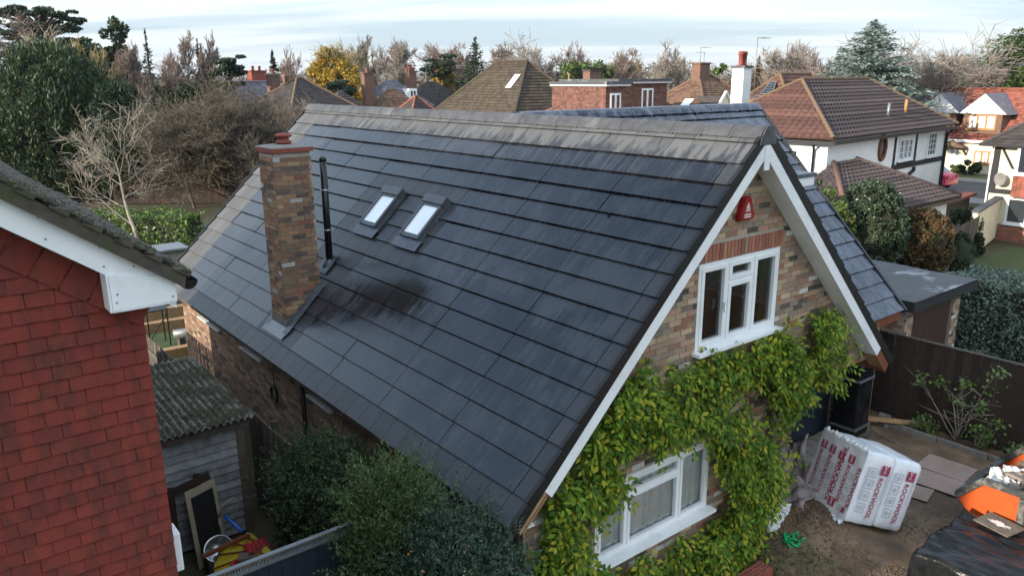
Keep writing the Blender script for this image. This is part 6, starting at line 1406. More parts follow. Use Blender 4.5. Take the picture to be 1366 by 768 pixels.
MB(L10).box((9.0, 3.7, 5.85), (10.4, 4.4, 6.15)).build('roof_vent', M['upvc'], h10); chimney(h10, L10, 10.2, 1.4, 3.4, 4.6, 0.25, 0.25, 'upvc', 0, capm='upvc')
# --- cream and brick house on the right
HX2 = 37.2; L11 = local((HX2, 13.55, 0), R_(-90)); h11 = thing('cream_brick_house', (HX2, 10, 0), 'cream house with black corner beams, red tile-hung bay and brick base', 'house')
walls(h11, L11, 9, 8, 4.2, 'cream', z0=0.72); MB(L11).box((-0.0, -0.03, -0.02), (9, 8, 0.70)).build('base', M['mortar'], h11)
Lb = brickface(h11, (HX2-0.06, 13.55, 0), (0, -1, 0), 9, 0.74, 'brick_redi'); brickface(h11, (HX2+8, 13.58, 0), (-1, 0, 0), 8, 0.74, 'brick_redi')
hip(h11, L11, 9, 8, 4.35, 7.4, 'roof_dark', None, None, 0.3, 0, 0.3, 0.45, ridge_mt='roof_dark')
MB(L11).box((-0.5, -0.52, 4.0), (9.5, -0.44, 4.12)).build('gutter', M['timberblack'], h11)
for x in (0.0, 0.5): pass
MB(L11).box((-0.02, -0.06, 2.0), (0.22, -0.004, 4.15)).build('timber', M['timberblack'], h11); MB(L11).box((0.22, -0.055, 2.0), (0.95, -0.003, 2.2)).build('timber', M['timberblack'], h11); mb = MB(L11); mb.bar((0.25, -0.05, 4.0), (0.8, -0.05, 3.1), 0.06, 0.18, (0, 1, 0)); mb.build('timber', M['timberblack'], h11)
mb = MB(L11); mb.tube([(-0.06, -0.1, 0), (-0.06, -0.1, 4.0)], 0.04, 6); mb.build('downpipe', M['upvc'], h11)
MB(L11).box((0.95, -0.35, 1.95), (9, -0.001, 2.85)).build('bay_apron', M['terracotta'], h11)
mb = MB(L11)
for j in range(8):
    for i in range(44): mb.add([(0.96+i*0.18, -0.385, 1.95+j*0.112), (1.13+i*0.18, -0.385, 1.95+j*0.112), (1.13+i*0.18, -0.355, 2.07+j*0.112), (0.96+i*0.18, -0.355, 2.07+j*0.112)], [(0,1,2,3)])
tag(mb.build('hung_tiles', M['roof_red'], h11), kind='stuff')
win(h11, L11 @ Matrix.Translation((0, -0.35, 0)), 1.0, 2.9, 2.4, 1.2, (1, 1, 1)); win(h11, L11, 0.75, 0.75, 2.6, 1.15, (1, 1.2, 1)); MB(L11).box((0.95, -0.34, 2.86), (9, -0.002, 4.1)).build('bay', M['cream'], h11)
t = thing('satellite_dish', (HX2-0.5, 14.0, 1.4), 'white satellite dish on the cream house corner', 'dish'); p = hit(1336, 235, 0, 41.0)
mb = MB(Matrix.Translation(hit(1335.5, 239, 0, HX2-0.3)) @ Matrix.Rotation(R_(90), 4, 'Y') @ Matrix.Rotation(R_(200), 4, 'X')); mb.lathe((0, 0, 0), [(0.02, 0.0), (0.15, 0.02), (0.28, 0.07), (0.285, 0.08), (0.26, 0.08), (0.15, 0.03), (0.02, 0.015)], 20); mb.build('dish', M['paving'], t); q = hit(1335.5, 239, 0, HX2-0.3); mb = MB(); mb.tube([q, q+Vector((0.35, 0.02, -0.15))], 0.03, 5); mb.build('arm', M['alu'], t)
# street, pavement, car
mb = MB(); mb.sheet([[(48.5+7.5*i/3, -60+160*j/40, 0.0) for j in range(41)] for i in range(4)]); structure(mb.build('street', M['asphalt']))
for x, nm in ((46.5, 'pavement'), (56.0, 'pavement')): structure(MB().box((x, -60, -0.02), (x+2.0, 100, 0.12)).build(nm, M['paving']))
structure(MB().box((58.0, -60, -0.02), (61.0, 100, 0.05)).build('front_lawn', M['lawn'])); 
mb = MB(); mb.sheet([[(30.6+5.6*i/6, 4+8*j/8, 0.0) for j in range(9)] for i in range(7)]); structure(mb.build('side_lawn', M['lawn']))
mb = MB(); mb.sheet([[(28.0+2.5*i/2, 2+10.5*j/8, 0.002) for j in range(9)] for i in range(3)]); structure(mb.build('garden_path', M['paving']))
def car(loc, rot):
    c = thing('parked_car', loc, 'red hatchback parked in the street before the dormered house', 'car'); Lc = local(loc, rot); prof = [(-1.95, 0.35), (-1.98, 0.75), (-1.75, 0.95), (-0.95, 1.0), (-0.35, 1.42), (0.95, 1.46), (1.65, 1.05), (1.95, 0.95), (2.0, 0.4)]
    mb = MB(Lc); rows = []
    for y, k in ((-0.82, 0.92), (-0.78, 0.985), (-0.6, 1.0), (0, 1.015), (0.6, 1.0), (0.78, 0.985), (0.82, 0.92)): rows.append([(x*(1 if abs(y) < 0.7 else 0.985), y*(1 if z < 1.02 else 0.82), 0.35+(z-0.35)*k) for x, z in prof])
    mb.sheet(rows); mb.add(rows[0], [tuple(range(len(prof)))]); mb.add(rows[-1], [tuple(reversed(range(len(prof))))]); mb.add([(-1.95, -0.8, 0.35), (2, -0.8, 0.35), (2, 0.8, 0.35), (-1.95, 0.8, 0.35)], [(0,3,2,1)]); mb.build('body', M['carred'], c)
    mb = MB(Lc); mb.add([(-0.88, -0.62, 1.06), (-0.88, 0.62, 1.06), (-0.40, 0.55, 1.40), (-0.40, -0.55, 1.40)], [(0,1,2,3)]); mb.build('windscreen', M['glass'], c); mb = MB(Lc); mb.add([(1.55, -0.6, 1.13), (1.55, 0.6, 1.13), (1.02, 0.55, 1.45), (1.02, -0.55, 1.45)], [(0,3,2,1)]); mb.build('rear_window', M['glass'], c)
    for s in (-1, 1):
        mb = MB(Lc); mb.add([(-0.75, s*0.815, 1.0), (1.5, s*0.815, 1.02), (0.98, s*0.68, 1.4), (-0.36, s*0.68, 1.38)], [(0,1,2,3)]); mb.build('side_windows', M['glass'], c)
        for x in (-1.25, 1.25):
            mb = MB(Lc); mb.tube([(x, s*0.66, 0.31), (x, s*0.84, 0.31)], 0.31, 18); w_ = mb.build('wheel', M['tyre'], c); mb = MB(Lc); mb.tube([(x, s*0.835, 0.31), (x, s*0.85, 0.31)], 0.19, 12); mb.build('rim', M['steel'], w_)
        MB(Lc).box((-1.97, s*0.6-0.15, 0.68), (-1.9, s*0.6+0.15, 0.82)).build('headlight', M['glass_pale'], c); MB(Lc).box((1.9, s*0.62-0.12, 0.75), (1.98, s*0.62+0.12, 0.95)).build('tail_light', M['redplast'], c)
cp = gp(1226, 250); car((cp.x, cp.y, 0.002), R_(-92))
# ================================================================== VEGETATION
def unit(v): return v/np.maximum(np.linalg.norm(v, axis=-1, keepdims=True), 1e-9)
def leaves(C, T, N, L, Wd):
    """diamond leaf for every centre; T axis, N normal"""
    T = unit(T); N = N-T*np.sum(T*N, -1, keepdims=True); N = unit(N); B = np.cross(N, T); L = np.asarray(L).reshape(-1, 1); Wd = np.asarray(Wd).reshape(-1, 1)
    n = len(C); V = np.empty((n, 4, 3)); V[:, 0] = C-T*L/2; V[:, 1] = C+B*Wd/2+N*Wd*0.12; V[:, 2] = C+T*L/2; V[:, 3] = C-B*Wd/2+N*Wd*0.12
    return V.reshape(-1, 3), np.arange(n*4).reshape(n, 4)
def rdir(r, n): return unit(r.normal(size=(n, 3)))
def segs_mesh(name, S, mt, k=4):
    """S: array rows p0(3) p1(3) r0 r1 -> open tubes"""
    S = np.asarray(S, dtype=float); p0, p1, r0, r1 = S[:, :3], S[:, 3:6], S[:, 6:7], S[:, 7:8]; d = unit(p1-p0); ref = np.where(np.abs(d[:, 2:3]) > 0.9, np.array([[1., 0, 0]]), np.array([[0, 0, 1.]])); a = unit(np.cross(d, ref)); b = np.cross(d, a); n = len(S)
    V = np.empty((n, 2, k, 3))
    for i in range(k):
        o = a*math.cos(2*PI*i/k)+b*math.sin(2*PI*i/k); V[:, 0, i] = p0+o*r0; V[:, 1, i] = p1+o*r1
    idx = np.arange(n)[:, None]*2*k; Fs = [np.concatenate([idx+i, idx+(i+1) % k, idx+k+(i+1) % k, idx+k+i], 1) for i in range(k)]
    return npmesh(name, V.reshape(-1, 3), np.concatenate(Fs), M[mt], True)
def grow_tree(seed, h, rad, trunk_r=None, levels=4, upright=0.5, fork=0.25, twigs=1.0, lean=(0, 0), bend=0.16, first=0.3, kids=(7, 6, 5, 4)):
    """recursive bare tree in local space; returns trunk segments and twig segments"""
    r = random.Random(seed); tr = []; tw = []; trunk_r = trunk_r or h*0.018
    def branch(p, d, Ln, rr0, lev):
        nseg = max(3, 6-lev); pts = [Vector(p)]; dirs = []; d = Vector(d).normalized()
        for i in range(nseg):
            d = (d+Vector((r.gauss(0, bend), r.gauss(0, bend), r.gauss(0, bend*0.7)+0.10*upright*(1 if lev else 0)))).normalized(); pts.append(pts[-1]+d*(Ln/nseg)); dirs.append(d)
        for i in range(nseg):
            f0, f1 = i/nseg, (i+1)/nseg; ra, rb2 = rr0*(1-0.72*f0), rr0*(1-0.72*f1)
            (tw if lev >= levels-1 else tr).append((*pts[i], *pts[i+1], ra, rb2))
        if lev >= levels: return
        nk = kids[min(lev, len(kids)-1)]; nk = max(1, int(nk*(twigs if lev >= 2 else 1)+r.random()))
        for k in range(nk):
            f = r.uniform(first if lev == 0 else 0.15, 1.0); i = min(nseg-1, int(f*nseg)); q = pts[i].lerp(pts[i+1], f*nseg-i); dd = dirs[i]
            ax = Vector((r.gauss(0, 1), r.gauss(0, 1), r.gauss(0, 1))); ax = (ax-dd*ax.dot(dd)).normalized(); an = r.uniform(0.45, 1.05)*(1.15-0.45*upright)
            nd = (dd*math.cos(an)+ax*math.sin(an)+Vector((0, 0, 0.30*upright))).normalized()
            if lev == 0:
                Lk = rad*r.uniform(0.75, 1.25)*(1.15-0.55*f); Lk = Lk*(1+upright*0.6)
            else: Lk = Ln*r.uniform(0.42, 0.68)
            branch(q, nd, Lk, max(0.006, rr0*(1-0.72*f)*r.uniform(0.45, 0.65)), lev+1)
    branch((0, 0, 0), (lean[0], lean[1], 1), h*(0.72+0.2*upright), trunk_r, 0)
    return tr, tw
def fit_tree(tr, tw, h, rad):
    """scale horizontally / vertically so that the crown keeps the height and radius seen in the photograph"""
    A = np.array(tr+tw); P = A[:, 3:6]; sz = h/np.percentile(P[:, 2], 99.7); rr = np.hypot(P[:, 0], P[:, 1]); sr = rad/np.percentile(rr, 90)
    out = []
    for S in (tr, tw):
        S = np.array(S)
        for c in (0, 3): S[:, c] *= sr; S[:, c+1] *= sr; S[:, c+2] *= sz
        out.append(S)
    return out
def spot(px, D): p = at(px, 105, D); return p.x, p.y
def ztop(px, py, D): return at(px, py, D).z
def bare(name, label, px, top, hw, D, seed, bark='bark_grey', twig='twig_grey', group=None, upright=0.5, levels=4, twigs=1.0, min_r=0.0, xy=None, cat='tree', first=0.3, trunk=None, kids=(7, 6, 5, 4), leafm=None, leafn=0, leafs=0.1):
    x, y = xy or spot(px, D); h = ztop(px, top, D); rad = hw*D/FPX*(1.7 if D > 60 else (1.35 if D > 38 else 1.0)); t = thing(name, (x, y, 0), label, cat, group)
    tr, tw = grow_tree(seed, h, rad, trunk, levels, upright, twigs=twigs, first=first, kids=kids); tr, tw = fit_tree(tr, tw, h, rad)
    if min_r: tw[:, 6:8] = np.maximum(tw[:, 6:8], min_r); tr[:, 6:8] = np.maximum(tr[:, 6:8], min_r)
    link('trunk', segs_mesh('trunk', tr, bark, 5), t, False); c = link('crown', segs_mesh('crown', tw, twig, 3), t, False)
    if leafm:
        r = np.random.default_rng(seed); k = r.integers(0, len(tw), leafn); f = r.random((leafn, 1)); C = tw[k, :3]*(1-f)+tw[k, 3:6]*f+r.normal(0, leafs*0.8, (leafn, 3)); V, Fc = leaves(C, rdir(r, leafn), rdir(r, leafn), r.uniform(0.7, 1.3, leafn)*leafs, r.uniform(0.5, 0.9, leafn)*leafs)
        link('leaves', npmesh('leaves', V, Fc, M[leafm]), t, False)['kind'] = 'stuff'
    return t
def trunk_part(t, h, r, mt='bark', lean=0.0, seed=0, limbs=6, spread=1.0):
    rr_ = random.Random(seed); mb = MB(); P = [Vector((lean*k*h/6+rr_.gauss(0, .02)*h*0.1, rr_.gauss(0, .02)*h*0.1, h*k/6)) for k in range(7)]; mb.tube(P, [r*(1-0.12*k) for k in range(7)], 7)
    for k in range(limbs):
        a = rr_.uniform(0, 2*PI); q = P[2+k % 4]; mb.tube([q, q+Vector((math.cos(a)*spread*.5, math.sin(a)*spread*.5, h*0.14)), q+Vector((math.cos(a)*spread, math.sin(a)*spread, h*0.24))], [r*0.5, r*0.35, r*0.15], 5)
    return link('trunk', mb.mesh('trunk', M[mt]), t, False)
def conifer(name, label, px, top, hw, D, seed, mt='l_conif', group=None, droop=0.25, size=0.35, density=1.0, base=0.06, power=0.9, ragged=0.25, xy=None, flat=0.35, cat='tree', tiers=None):
    x, y = xy or spot(px, D); h = ztop(px, top, D); rad = hw*D/FPX*1.6; t = thing(name, (x, y, 0), label, cat, group); r = np.random.default_rng(seed)
    nb_ = int((tiers or 26)*11*density); f = r.random(nb_)**0.85; z = h*(base+(1-base)*f*0.985); R = rad*np.maximum(0.03, (1-f)**power)*(1+r.normal(0, ragged, nb_)).clip(0.45, 1.5); az = r.uniform(0, 2*PI, nb_)
    C = []; T = []; N = []; S = []
    for i in range(nb_):
        m = max(4, int(R[i]/size*5.0*density+3)); u = r.random(m)**0.7; dirv = np.array([math.cos(az[i]), math.sin(az[i]), 0.0]); sd = np.array([-dirv[1], dirv[0], 0])
        w = (0.10+0.30*(1-u))*R[i]*0.9; p = dirv*(u*R[i])[:, None]+sd*(r.normal(0, 1, m)*w*0.5)[:, None]; p[:, 2] = z[i]+R[i]*(0.22*u-droop*1.2*u**2)+r.normal(0, size*flat*0.5, m)
        C.append(p); dv = dirv[None]*1.0+sd[None]*r.normal(0, 0.6, m)[:, None]; dv[:, 2] += r.normal(-droop*0.6, 0.3, m); T.append(dv); nn_ = r.normal(0, 0.45, (m, 3)); nn_[:, 2] += 1; N.append(nn_); S.append(r.uniform(0.6, 1.3, m)*size*(0.55+0.45*(1-f[i])))
    C = np.concatenate(C); T = np.concatenate(T); N = np.concatenate(N); S = np.concatenate(S); V, Fc = leaves(C, T, N, S, S*0.42)
    link('crown', npmesh('crown', V, Fc, M[mt]), t, False); trunk_part(t, h*0.9, max(0.08, h*0.016), 'bark', 0, seed, 0); return t
def clumpy(name, label, px, top, hw, D, seed, mt, group=None, size=0.18, n=9000, nclump=40, squash=1.0, base=0.12, xy=None, h=None, rad=None, cat='tree', shell=0.75, trunk=True, shape='egg', cl=0.30, bark='bark', ry=None, z0=None, stems=5, core=0.0, wr=0.55, lift=0.0):
    """leafy crown: leaves in many uneven clumps through an egg or dome, gaps between"""
    x, y = xy or spot(px, D); h = h or ztop(px, top, D); rad = rad or hw*D/FPX; t = thing(name, (x, y, 0), label, cat, group); r = np.random.default_rng(seed); ry_ = ry or rad
    zb = h*base if z0 is None else z0; hz = (h-zb)/2; d = rdir(r, nclump); q = shell+(1-shell)*r.random(nclump)**0.5; q *= np.where(r.random(nclump) < 0.25, r.uniform(0.3, 0.8, nclump), 1); cr = cl*min(rad, hz)*r.uniform(0.6, 1.25, nclump)
    if shape == 'dome': d[:, 2] = np.abs(d[:, 2])*1.0; cen = np.stack([d[:, 0]*(rad-cr*.6)*q, d[:, 1]*(ry_-cr*.6)*q, zb+d[:, 2]*(h-zb-cr*.6)*q], 1)
    elif shape == 'box': u = r.uniform(-1, 1, (nclump, 3)); ax = r.integers(0, 3, nclump); u[np.arange(nclump), ax] = np.sign(u[np.arange(nclump), ax]); cen = np.stack([u[:, 0]*(rad-cr*.4), u[:, 1]*(ry_-cr*.4), zb+(u[:, 2]+1)/2*(h-zb-cr*.5)], 1)
    else: cen = np.stack([d[:, 0]*(rad-cr*.6)*q, d[:, 1]*(ry_-cr*.6)*q, zb+hz+d[:, 2]*(hz-cr*.6)*q], 1)
    k = r.choice(nclump, n, p=cr**2/np.sum(cr**2)); o = rdir(r, n); C = cen[k]+o*(cr[k]*r.random(n)**0.35)[:, None]*np.array([1, 1, squash]); C[:, 2] = np.maximum(C[:, 2], 0.03)
    T = o*0.8+rdir(r, n)+np.array([0, 0, lift]); N = o*0.9+rdir(r, n)*0.7+np.array([0, 0, 0.4]); s = r.uniform(0.6, 1.3, n)*size; V, Fc = leaves(C, T, N, s, s*wr)
    link('crown', npmesh('crown', V, Fc, M[mt]), t, False)
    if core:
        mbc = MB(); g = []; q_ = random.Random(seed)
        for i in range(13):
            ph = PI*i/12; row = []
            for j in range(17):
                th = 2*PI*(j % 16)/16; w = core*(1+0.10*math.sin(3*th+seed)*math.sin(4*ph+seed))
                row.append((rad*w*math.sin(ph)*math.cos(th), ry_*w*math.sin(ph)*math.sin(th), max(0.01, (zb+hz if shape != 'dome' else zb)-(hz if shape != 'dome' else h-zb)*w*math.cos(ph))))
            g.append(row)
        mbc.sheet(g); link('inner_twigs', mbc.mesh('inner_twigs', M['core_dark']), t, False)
    if trunk: trunk_part(t, max(zb+hz*0.8, 0.4), max(0.05, h*0.016), bark, 0, seed, stems, rad*0.55)
    return t
def pine(name, label, px, top, hw, D, seed, mt='l_pine', npad=22, group=None, lean=0.0, base=0.45, pad=0.34, size=0.22, n=9000, xy=None):
    x, y = xy or spot(px, D); h = ztop(px, top, D); rad = hw*D/FPX; t = thing(name, (x, y, 0), label, 'tree', group); r = np.random.default_rng(seed); rr_ = random.Random(seed); mb = MB(); tk = [Vector((lean*h*k/6, 0, h*0.93*k/6)) for k in range(7)]; mb.tube(tk, [h*0.022*(1-0.11*k) for k in range(7)], 7)
    cen = []; cr = []
    for i in range(npad):
        f = rr_.random(); a = rr_.uniform(0, 2*PI); z = h*(base+(0.96-base)*f**0.8); rho = rad*(1.05-0.45*f)*rr_.random()**0.6; c = Vector((lean*z+rho*math.cos(a), rho*math.sin(a), z)); cen.append(c); cr.append(rad*pad*rr_.uniform(0.6, 1.2)); s = Vector((lean*z, 0, z-rho*0.45)); mb.tube([s, s.lerp(c, 0.5)+Vector((0, 0, rho*0.08)), c], [h*0.008, h*0.006, h*0.003], 5)
    cen = np.array(cen); cr = np.array(cr); k = r.choice(npad, n, p=cr**2/np.sum(cr**2)); o = rdir(r, n); C = cen[k]+o*(cr[k]*r.random(n)**0.4)[:, None]*np.array([1, 1, 0.27])+np.array([0, 0, 0.0]); T = rdir(r, n)+np.array([0, 0, 0.5]); s = r.uniform(0.6, 1.3, n)*size; V, Fc = leaves(C, T, rdir(r, n)+np.array([0, 0, .8]), s, s*0.4)
    link('trunk', mb.mesh('trunk', M['bark']), t, False); link('crown', npmesh('crown', V, Fc, M[mt]), t, False); return t

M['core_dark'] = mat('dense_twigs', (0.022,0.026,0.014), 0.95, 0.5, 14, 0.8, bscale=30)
# ---- left wood
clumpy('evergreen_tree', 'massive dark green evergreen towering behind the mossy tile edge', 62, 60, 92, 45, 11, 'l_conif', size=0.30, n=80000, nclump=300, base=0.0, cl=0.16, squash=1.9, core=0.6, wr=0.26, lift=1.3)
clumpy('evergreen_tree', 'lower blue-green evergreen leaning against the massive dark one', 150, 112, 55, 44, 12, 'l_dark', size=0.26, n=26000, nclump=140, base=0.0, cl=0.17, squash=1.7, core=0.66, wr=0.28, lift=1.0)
pine('cedar_tree', 'flat-topped cedar with layered dark pads against the sky', 62, 4, 78, 58, 13, npad=80, base=0.66, pad=0.15, n=24000, size=0.26)
clumpy('evergreen_tree', 'dark pine crown reaching right from the flat-topped cedar', 120, 42, 30, 57, 14, 'l_pine', size=0.28, n=9000, nclump=120, base=0.45, cl=0.24, shell=0.3, squash=0.5, wr=0.4)
bare('bare_tree', 'pale lichened bare tree under the flat-topped cedar', 70, 38, 46, 52, 15, 'bark_pale', 'twig_grey', upright=0.4, twigs=1.3, min_r=0.014)
bare('bare_tree', 'grey bare tree at the far edge of the wood beside the cedar', 8, 12, 30, 55, 16, 'bark_grey', 'twig_pink', upright=0.5, min_r=0.014, twigs=1.3)
bare('willow_tree', 'straw-coloured willow with upright thin shoots', 145, 56, 46, 50, 17, 'bark_pale', 'twig_gold', upright=0.7, twigs=1.6, min_r=0.014, kids=(12, 8, 5, 4))
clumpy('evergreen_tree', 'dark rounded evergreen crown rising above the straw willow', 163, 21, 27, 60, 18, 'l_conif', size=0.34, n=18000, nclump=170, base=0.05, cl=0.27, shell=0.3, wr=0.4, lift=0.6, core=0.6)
conifer('cypress_tree', 'narrow pointed conifer spire in the wood', 201, 38, 14, 62, 19, 'l_conif', size=0.35, droop=0.1)
for k, (px, tp, hw, D, lb) in enumerate(((188, 60, 26, 54, 'pinkish bare birch between the willow and conifer spire'), (224, 44, 30, 57, 'reddish bare tree right of the narrow conifer spire'), (258, 48, 28, 58, 'reddish bare tree carrying ivy near the round-topped pine'), (280, 62, 20, 60, 'small reddish bare tree touching the round-topped pine'))):
    bare('bare_tree', lb, px, tp, hw, D, 30+k, 'bark_grey', 'twig_pink', upright=0.45, twigs=1.7, min_r=0.015, kids=(9, 7, 5, 4))
conifer('cypress_tree', 'thin dark conifer among the reddish bare trees', 268, 50, 12, 64, 36, 'l_dark', size=0.4, droop=0.1)
pine('pine_tree', 'round-topped pine standing left of the slate roof', 306, 67, 30, 56, 37, npad=26, base=0.6, pad=0.33, n=9000, size=0.28)
for k, (px, tp, hw, D, mt, lb) in enumerate(((215, 108, 40, 47, 'l_yew', 'ivy-green thicket below the straw willow'), (130, 92, 45, 46, 'l_yew', 'green undergrowth behind the massive dark evergreen'), (330, 122, 30, 47, 'l_dark', 'dark evergreen scrub below the slate-roofed house'), (255, 112, 40, 48, 'l_yew', 'evergreen scrub behind the dark twiggy thicket'))):
    clumpy('woodland_shrub', lb, px, tp, hw, D, 40+k, mt, size=0.2, n=8000, nclump=45, base=0.0, cat='shrub', squash=1.1)
for k, (px, tp, hw, D, lb) in enumerate(((240, 118, 62, 42, 'dense dark twiggy thicket behind the laurel hedge'), (300, 112, 60, 44, 'dense dark twiggy thicket beside the roof\'s far corner'), (330, 140, 45, 42, 'dark bare thicket against the brown garden fence'), (360, 132, 35, 46, 'maroon bare shrub in front of the slate-roofed house'), (398, 140, 30, 44, 'maroon bare shrub by the far ridge end'))):
    bare('thicket', lb, px, tp, hw, D, 50+k, 'bark', 'twig_pink' if k > 2 else 'twig_dark', upright=0.35, twigs=1.8, min_r=0.010, first=0.05, cat='shrub', kids=(14, 8, 6, 4), trunk=0.09)
bare('bare_tree', 'small pale bare tree standing in front of the laurel hedge', 145, 132, 92, 32, 63, 'twig_pale', 'twig_pale', xy=tuple(spot(156, 32)), upright=0.3, twigs=0.8, min_r=0.009, trunk=0.09, first=0.22, kids=(11, 6, 4, 3))
a = at(118, 300, 35.5); b = at(262, 300, 34.2); cxy = ((a.x+b.x)/2, (a.y+b.y)/2)
def hedge(name, label, a, b, wd, h, n, size, mt, seed, group=None, lump=0.12, z0=0.0, cat='hedge'):
    a = Vector(a); b = Vector(b); L = (b-a).length; an = math.atan2(b.y-a.y, b.x-a.x); t = thing(name, (*(a+b).xy/2, 0), label, cat, group); r = np.random.default_rng(seed); u = r.uniform(-1, 1, (n, 3)); ax = r.choice(3, n, p=[0.12, 0.44, 0.44]); u[np.arange(n), ax] = np.sign(u[np.arange(n), ax])*(1-0.18*r.random(n)**1.5)
    P = u*np.array([L/2, wd/2, (h-z0)/2])+np.array([0, 0, (h+z0)/2]); lum = lump*(np.sin(P[:, 0]*2.3+seed)*np.sin(P[:, 1]*3+P[:, 2]*2.1)+0.6*np.sin(P[:, 0]*5.1+P[:, 2]*4)); o = unit(u**5+1e-6); P = P+o*lum[:, None]+r.normal(0, size*0.35, (n, 3)); P[:, 2] = np.maximum(P[:, 2], 0.02)
    ca, sa_ = math.cos(an), math.sin(an); Rm = np.array([[ca, -sa_, 0], [sa_, ca, 0], [0, 0, 1]]); P = P@Rm.T; o = o@Rm.T; s = r.uniform(0.6, 1.3, n)*size; V, Fc = leaves(P, o*0.7+rdir(r, n), o+rdir(r, n)*0.8, s, s*0.5); link('foliage', npmesh('foliage', V, Fc, M[mt]), t, False)
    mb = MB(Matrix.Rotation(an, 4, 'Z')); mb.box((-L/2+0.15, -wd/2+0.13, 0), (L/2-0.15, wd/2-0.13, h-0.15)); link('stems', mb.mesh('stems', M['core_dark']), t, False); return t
hedge('laurel_hedge', 'bright green laurel hedge in front of the brown fence', a, b, 1.3, 1.25, 5200, 0.17, 'l_laurel', 3)
f0 = at(150, 250, 45); f1 = at(352, 250, 45); paling_fence('garden_fence', (f0.x, f0.y, 0), (f1.x, f1.y, 0), 1.8, 'brown close-boarded garden fence behind the laurel hedge', 0.15, 0.004, 'fence', 1)
# ---- centre distance
conifer('conifer_tree', 'dark pointed conifer behind the orange chimney', 366, 68, 14, 76, 70, 'l_dark', size=0.6, droop=0.1)
bare('bare_tree', 'pinkish bare tree beside the golden tree', 396, 66, 20, 86, 71, 'bark_grey', 'twig_pink', min_r=0.022, twigs=1.4, upright=0.6)
bare('bare_tree', 'faint grey bare tree left of the pinkish one', 378, 80, 14, 100, 72, 'bark_grey', 'twig_grey', min_r=0.026, upright=0.6)
clumpy('golden_tree', 'large golden-leaved tree beyond the ridge', 438, 60, 34, 80, 73, 'l_gold', size=0.30, n=18000, nclump=130, base=0.1, cl=0.22)
clumpy('golden_tree', 'duller golden tree at the right flank of the large golden one', 462, 74, 28, 78, 74, 'l_gold', size=0.28, n=9000, nclump=90, base=0.05, cl=0.24)
bare('bare_tree', 'bare-twigged crown half bare behind the golden leaves', 460, 60, 28, 82, 75, 'bark_pale', 'twig_gold', min_r=0.024, twigs=1.6, upright=0.5)
pine('cedar_tree', 'low spreading green cedar in front of the golden tree', 446, 97, 26, 66, 76, npad=16, base=0.6, pad=0.4, n=5200, size=0.3)
for k, (px, tp, hw, D, tm, lb) in enumerate(((492, 66, 20, 105, 'twig_gold', 'straw-tinted bare tree right of the golden trees'), (514, 52, 22, 100, 'twig_grey', 'tall grey bare tree at the start of the bare row'), (532, 56, 20, 104, 'twig_pink', 'tall pinkish bare tree second in the bare row'), (550, 58, 17, 98, 'twig_grey', 'slender bare tree with open crown mid-row'), (580, 60, 25, 110, 'twig_pink', 'rounded pinkish bare crown behind the pine'), (604, 70, 18, 112, 'twig_pink', 'bare crown filling between pine and spruce'))):
    bare('bare_tree', lb, px, tp, hw, D, 80+k, 'bark_grey', tm, 'bare trees in the row beyond the roofs', upright=0.45, twigs=1.6, min_r=0.026, kids=(9, 7, 5, 4))
pine('pine_tree', 'dark pine with open pads over the yellow shrub', 590, 70, 26, 95, 90, npad=22, base=0.55, pad=0.33, n=6000, size=0.42)
clumpy('golden_shrub', 'bright yellow-leaved shrub under the dark pine', 590, 88, 24, 97, 91, 'l_gold', size=0.45, n=3000, nclump=30, base=0.2, cat='shrub')
conifer('spruce_tree', 'dark green spruce standing left of the mossy roof', 635, 50, 27, 85, 92, 'l_conif', size=0.55, droop=0.0, ragged=0.3)
for k, (px, tp, hw, D, tm, lb) in enumerate(((680, 60, 22, 92, 'twig_pink', 'bare tree just right of the spruce'), (706, 52, 26, 90, 'twig_grey', 'tall bare tree behind the mossy hip'), (744, 62, 24, 92, 'twig_pink', 'bare tree right of the mossy hip apex'), (770, 78, 18, 105, 'twig_pink', 'low brown bare crown over the flat-roofed dormer'), (812, 66, 24, 98, 'twig_pink', 'rounded brown bare crown above the flat-roofed dormer'), (838, 80, 18, 110, 'twig_gold', 'low straw bare crown left of the birch'), (872, 61, 25, 84, 'twig_grey', 'white-stemmed birch with fine bare crown'), (905, 80, 20, 100, 'twig_pink', 'low brown bare crown right of the birch'))):
    bare('bare_tree', lb, px, tp, hw, D, 100+k, 'bark_pale' if k == 6 else 'bark_grey', tm, 'bare trees behind the middle houses', upright=0.45, twigs=1.6, min_r=0.024, kids=(9, 7, 5, 4))
hedge('green_hedge', 'clipped bright green hedge behind the flat-roofed dormer', at(752, 95, 72), at(812, 95, 74), 2, ztop(780, 89, 72), 3500, 0.4, 'l_leyl', 8, lump=0.35)
clumpy('evergreen_tree', 'small green evergreen behind the brick chimney with aerials', 960, 82, 14, 66, 109, 'l_leyl', size=0.3, n=2500, nclump=24)
conifer('conifer_tree', 'brownish ragged conifer right of the white chimney', 1011, 74, 15, 76, 110, 'l_beech', size=0.5, ragged=0.4, droop=0.2)
for k, (px, tp, hw, D, tm, lb) in enumerate(((985, 86, 18, 90, 'twig_pink', 'faint bare crown left of the white chimney pot'), (1038, 58, 28, 72, 'twig_pink', 'tall pinkish bare tree right of the ragged conifer'), (1068, 66, 28, 70, 'twig_grey', 'wide grey bare tree between conifer and blue cedar'), (1098, 64, 24, 76, 'twig_pink', 'bare tree touching the blue cedar'), (1050, 88, 40, 66, 'twig_pink', 'low brown bare thicket behind the solar panels'))):
    bare('bare_tree', lb, px, tp, hw, D, 120+k, 'bark_grey', tm, upright=0.5, twigs=1.5, min_r=0.019, kids=(9, 7, 5, 4))
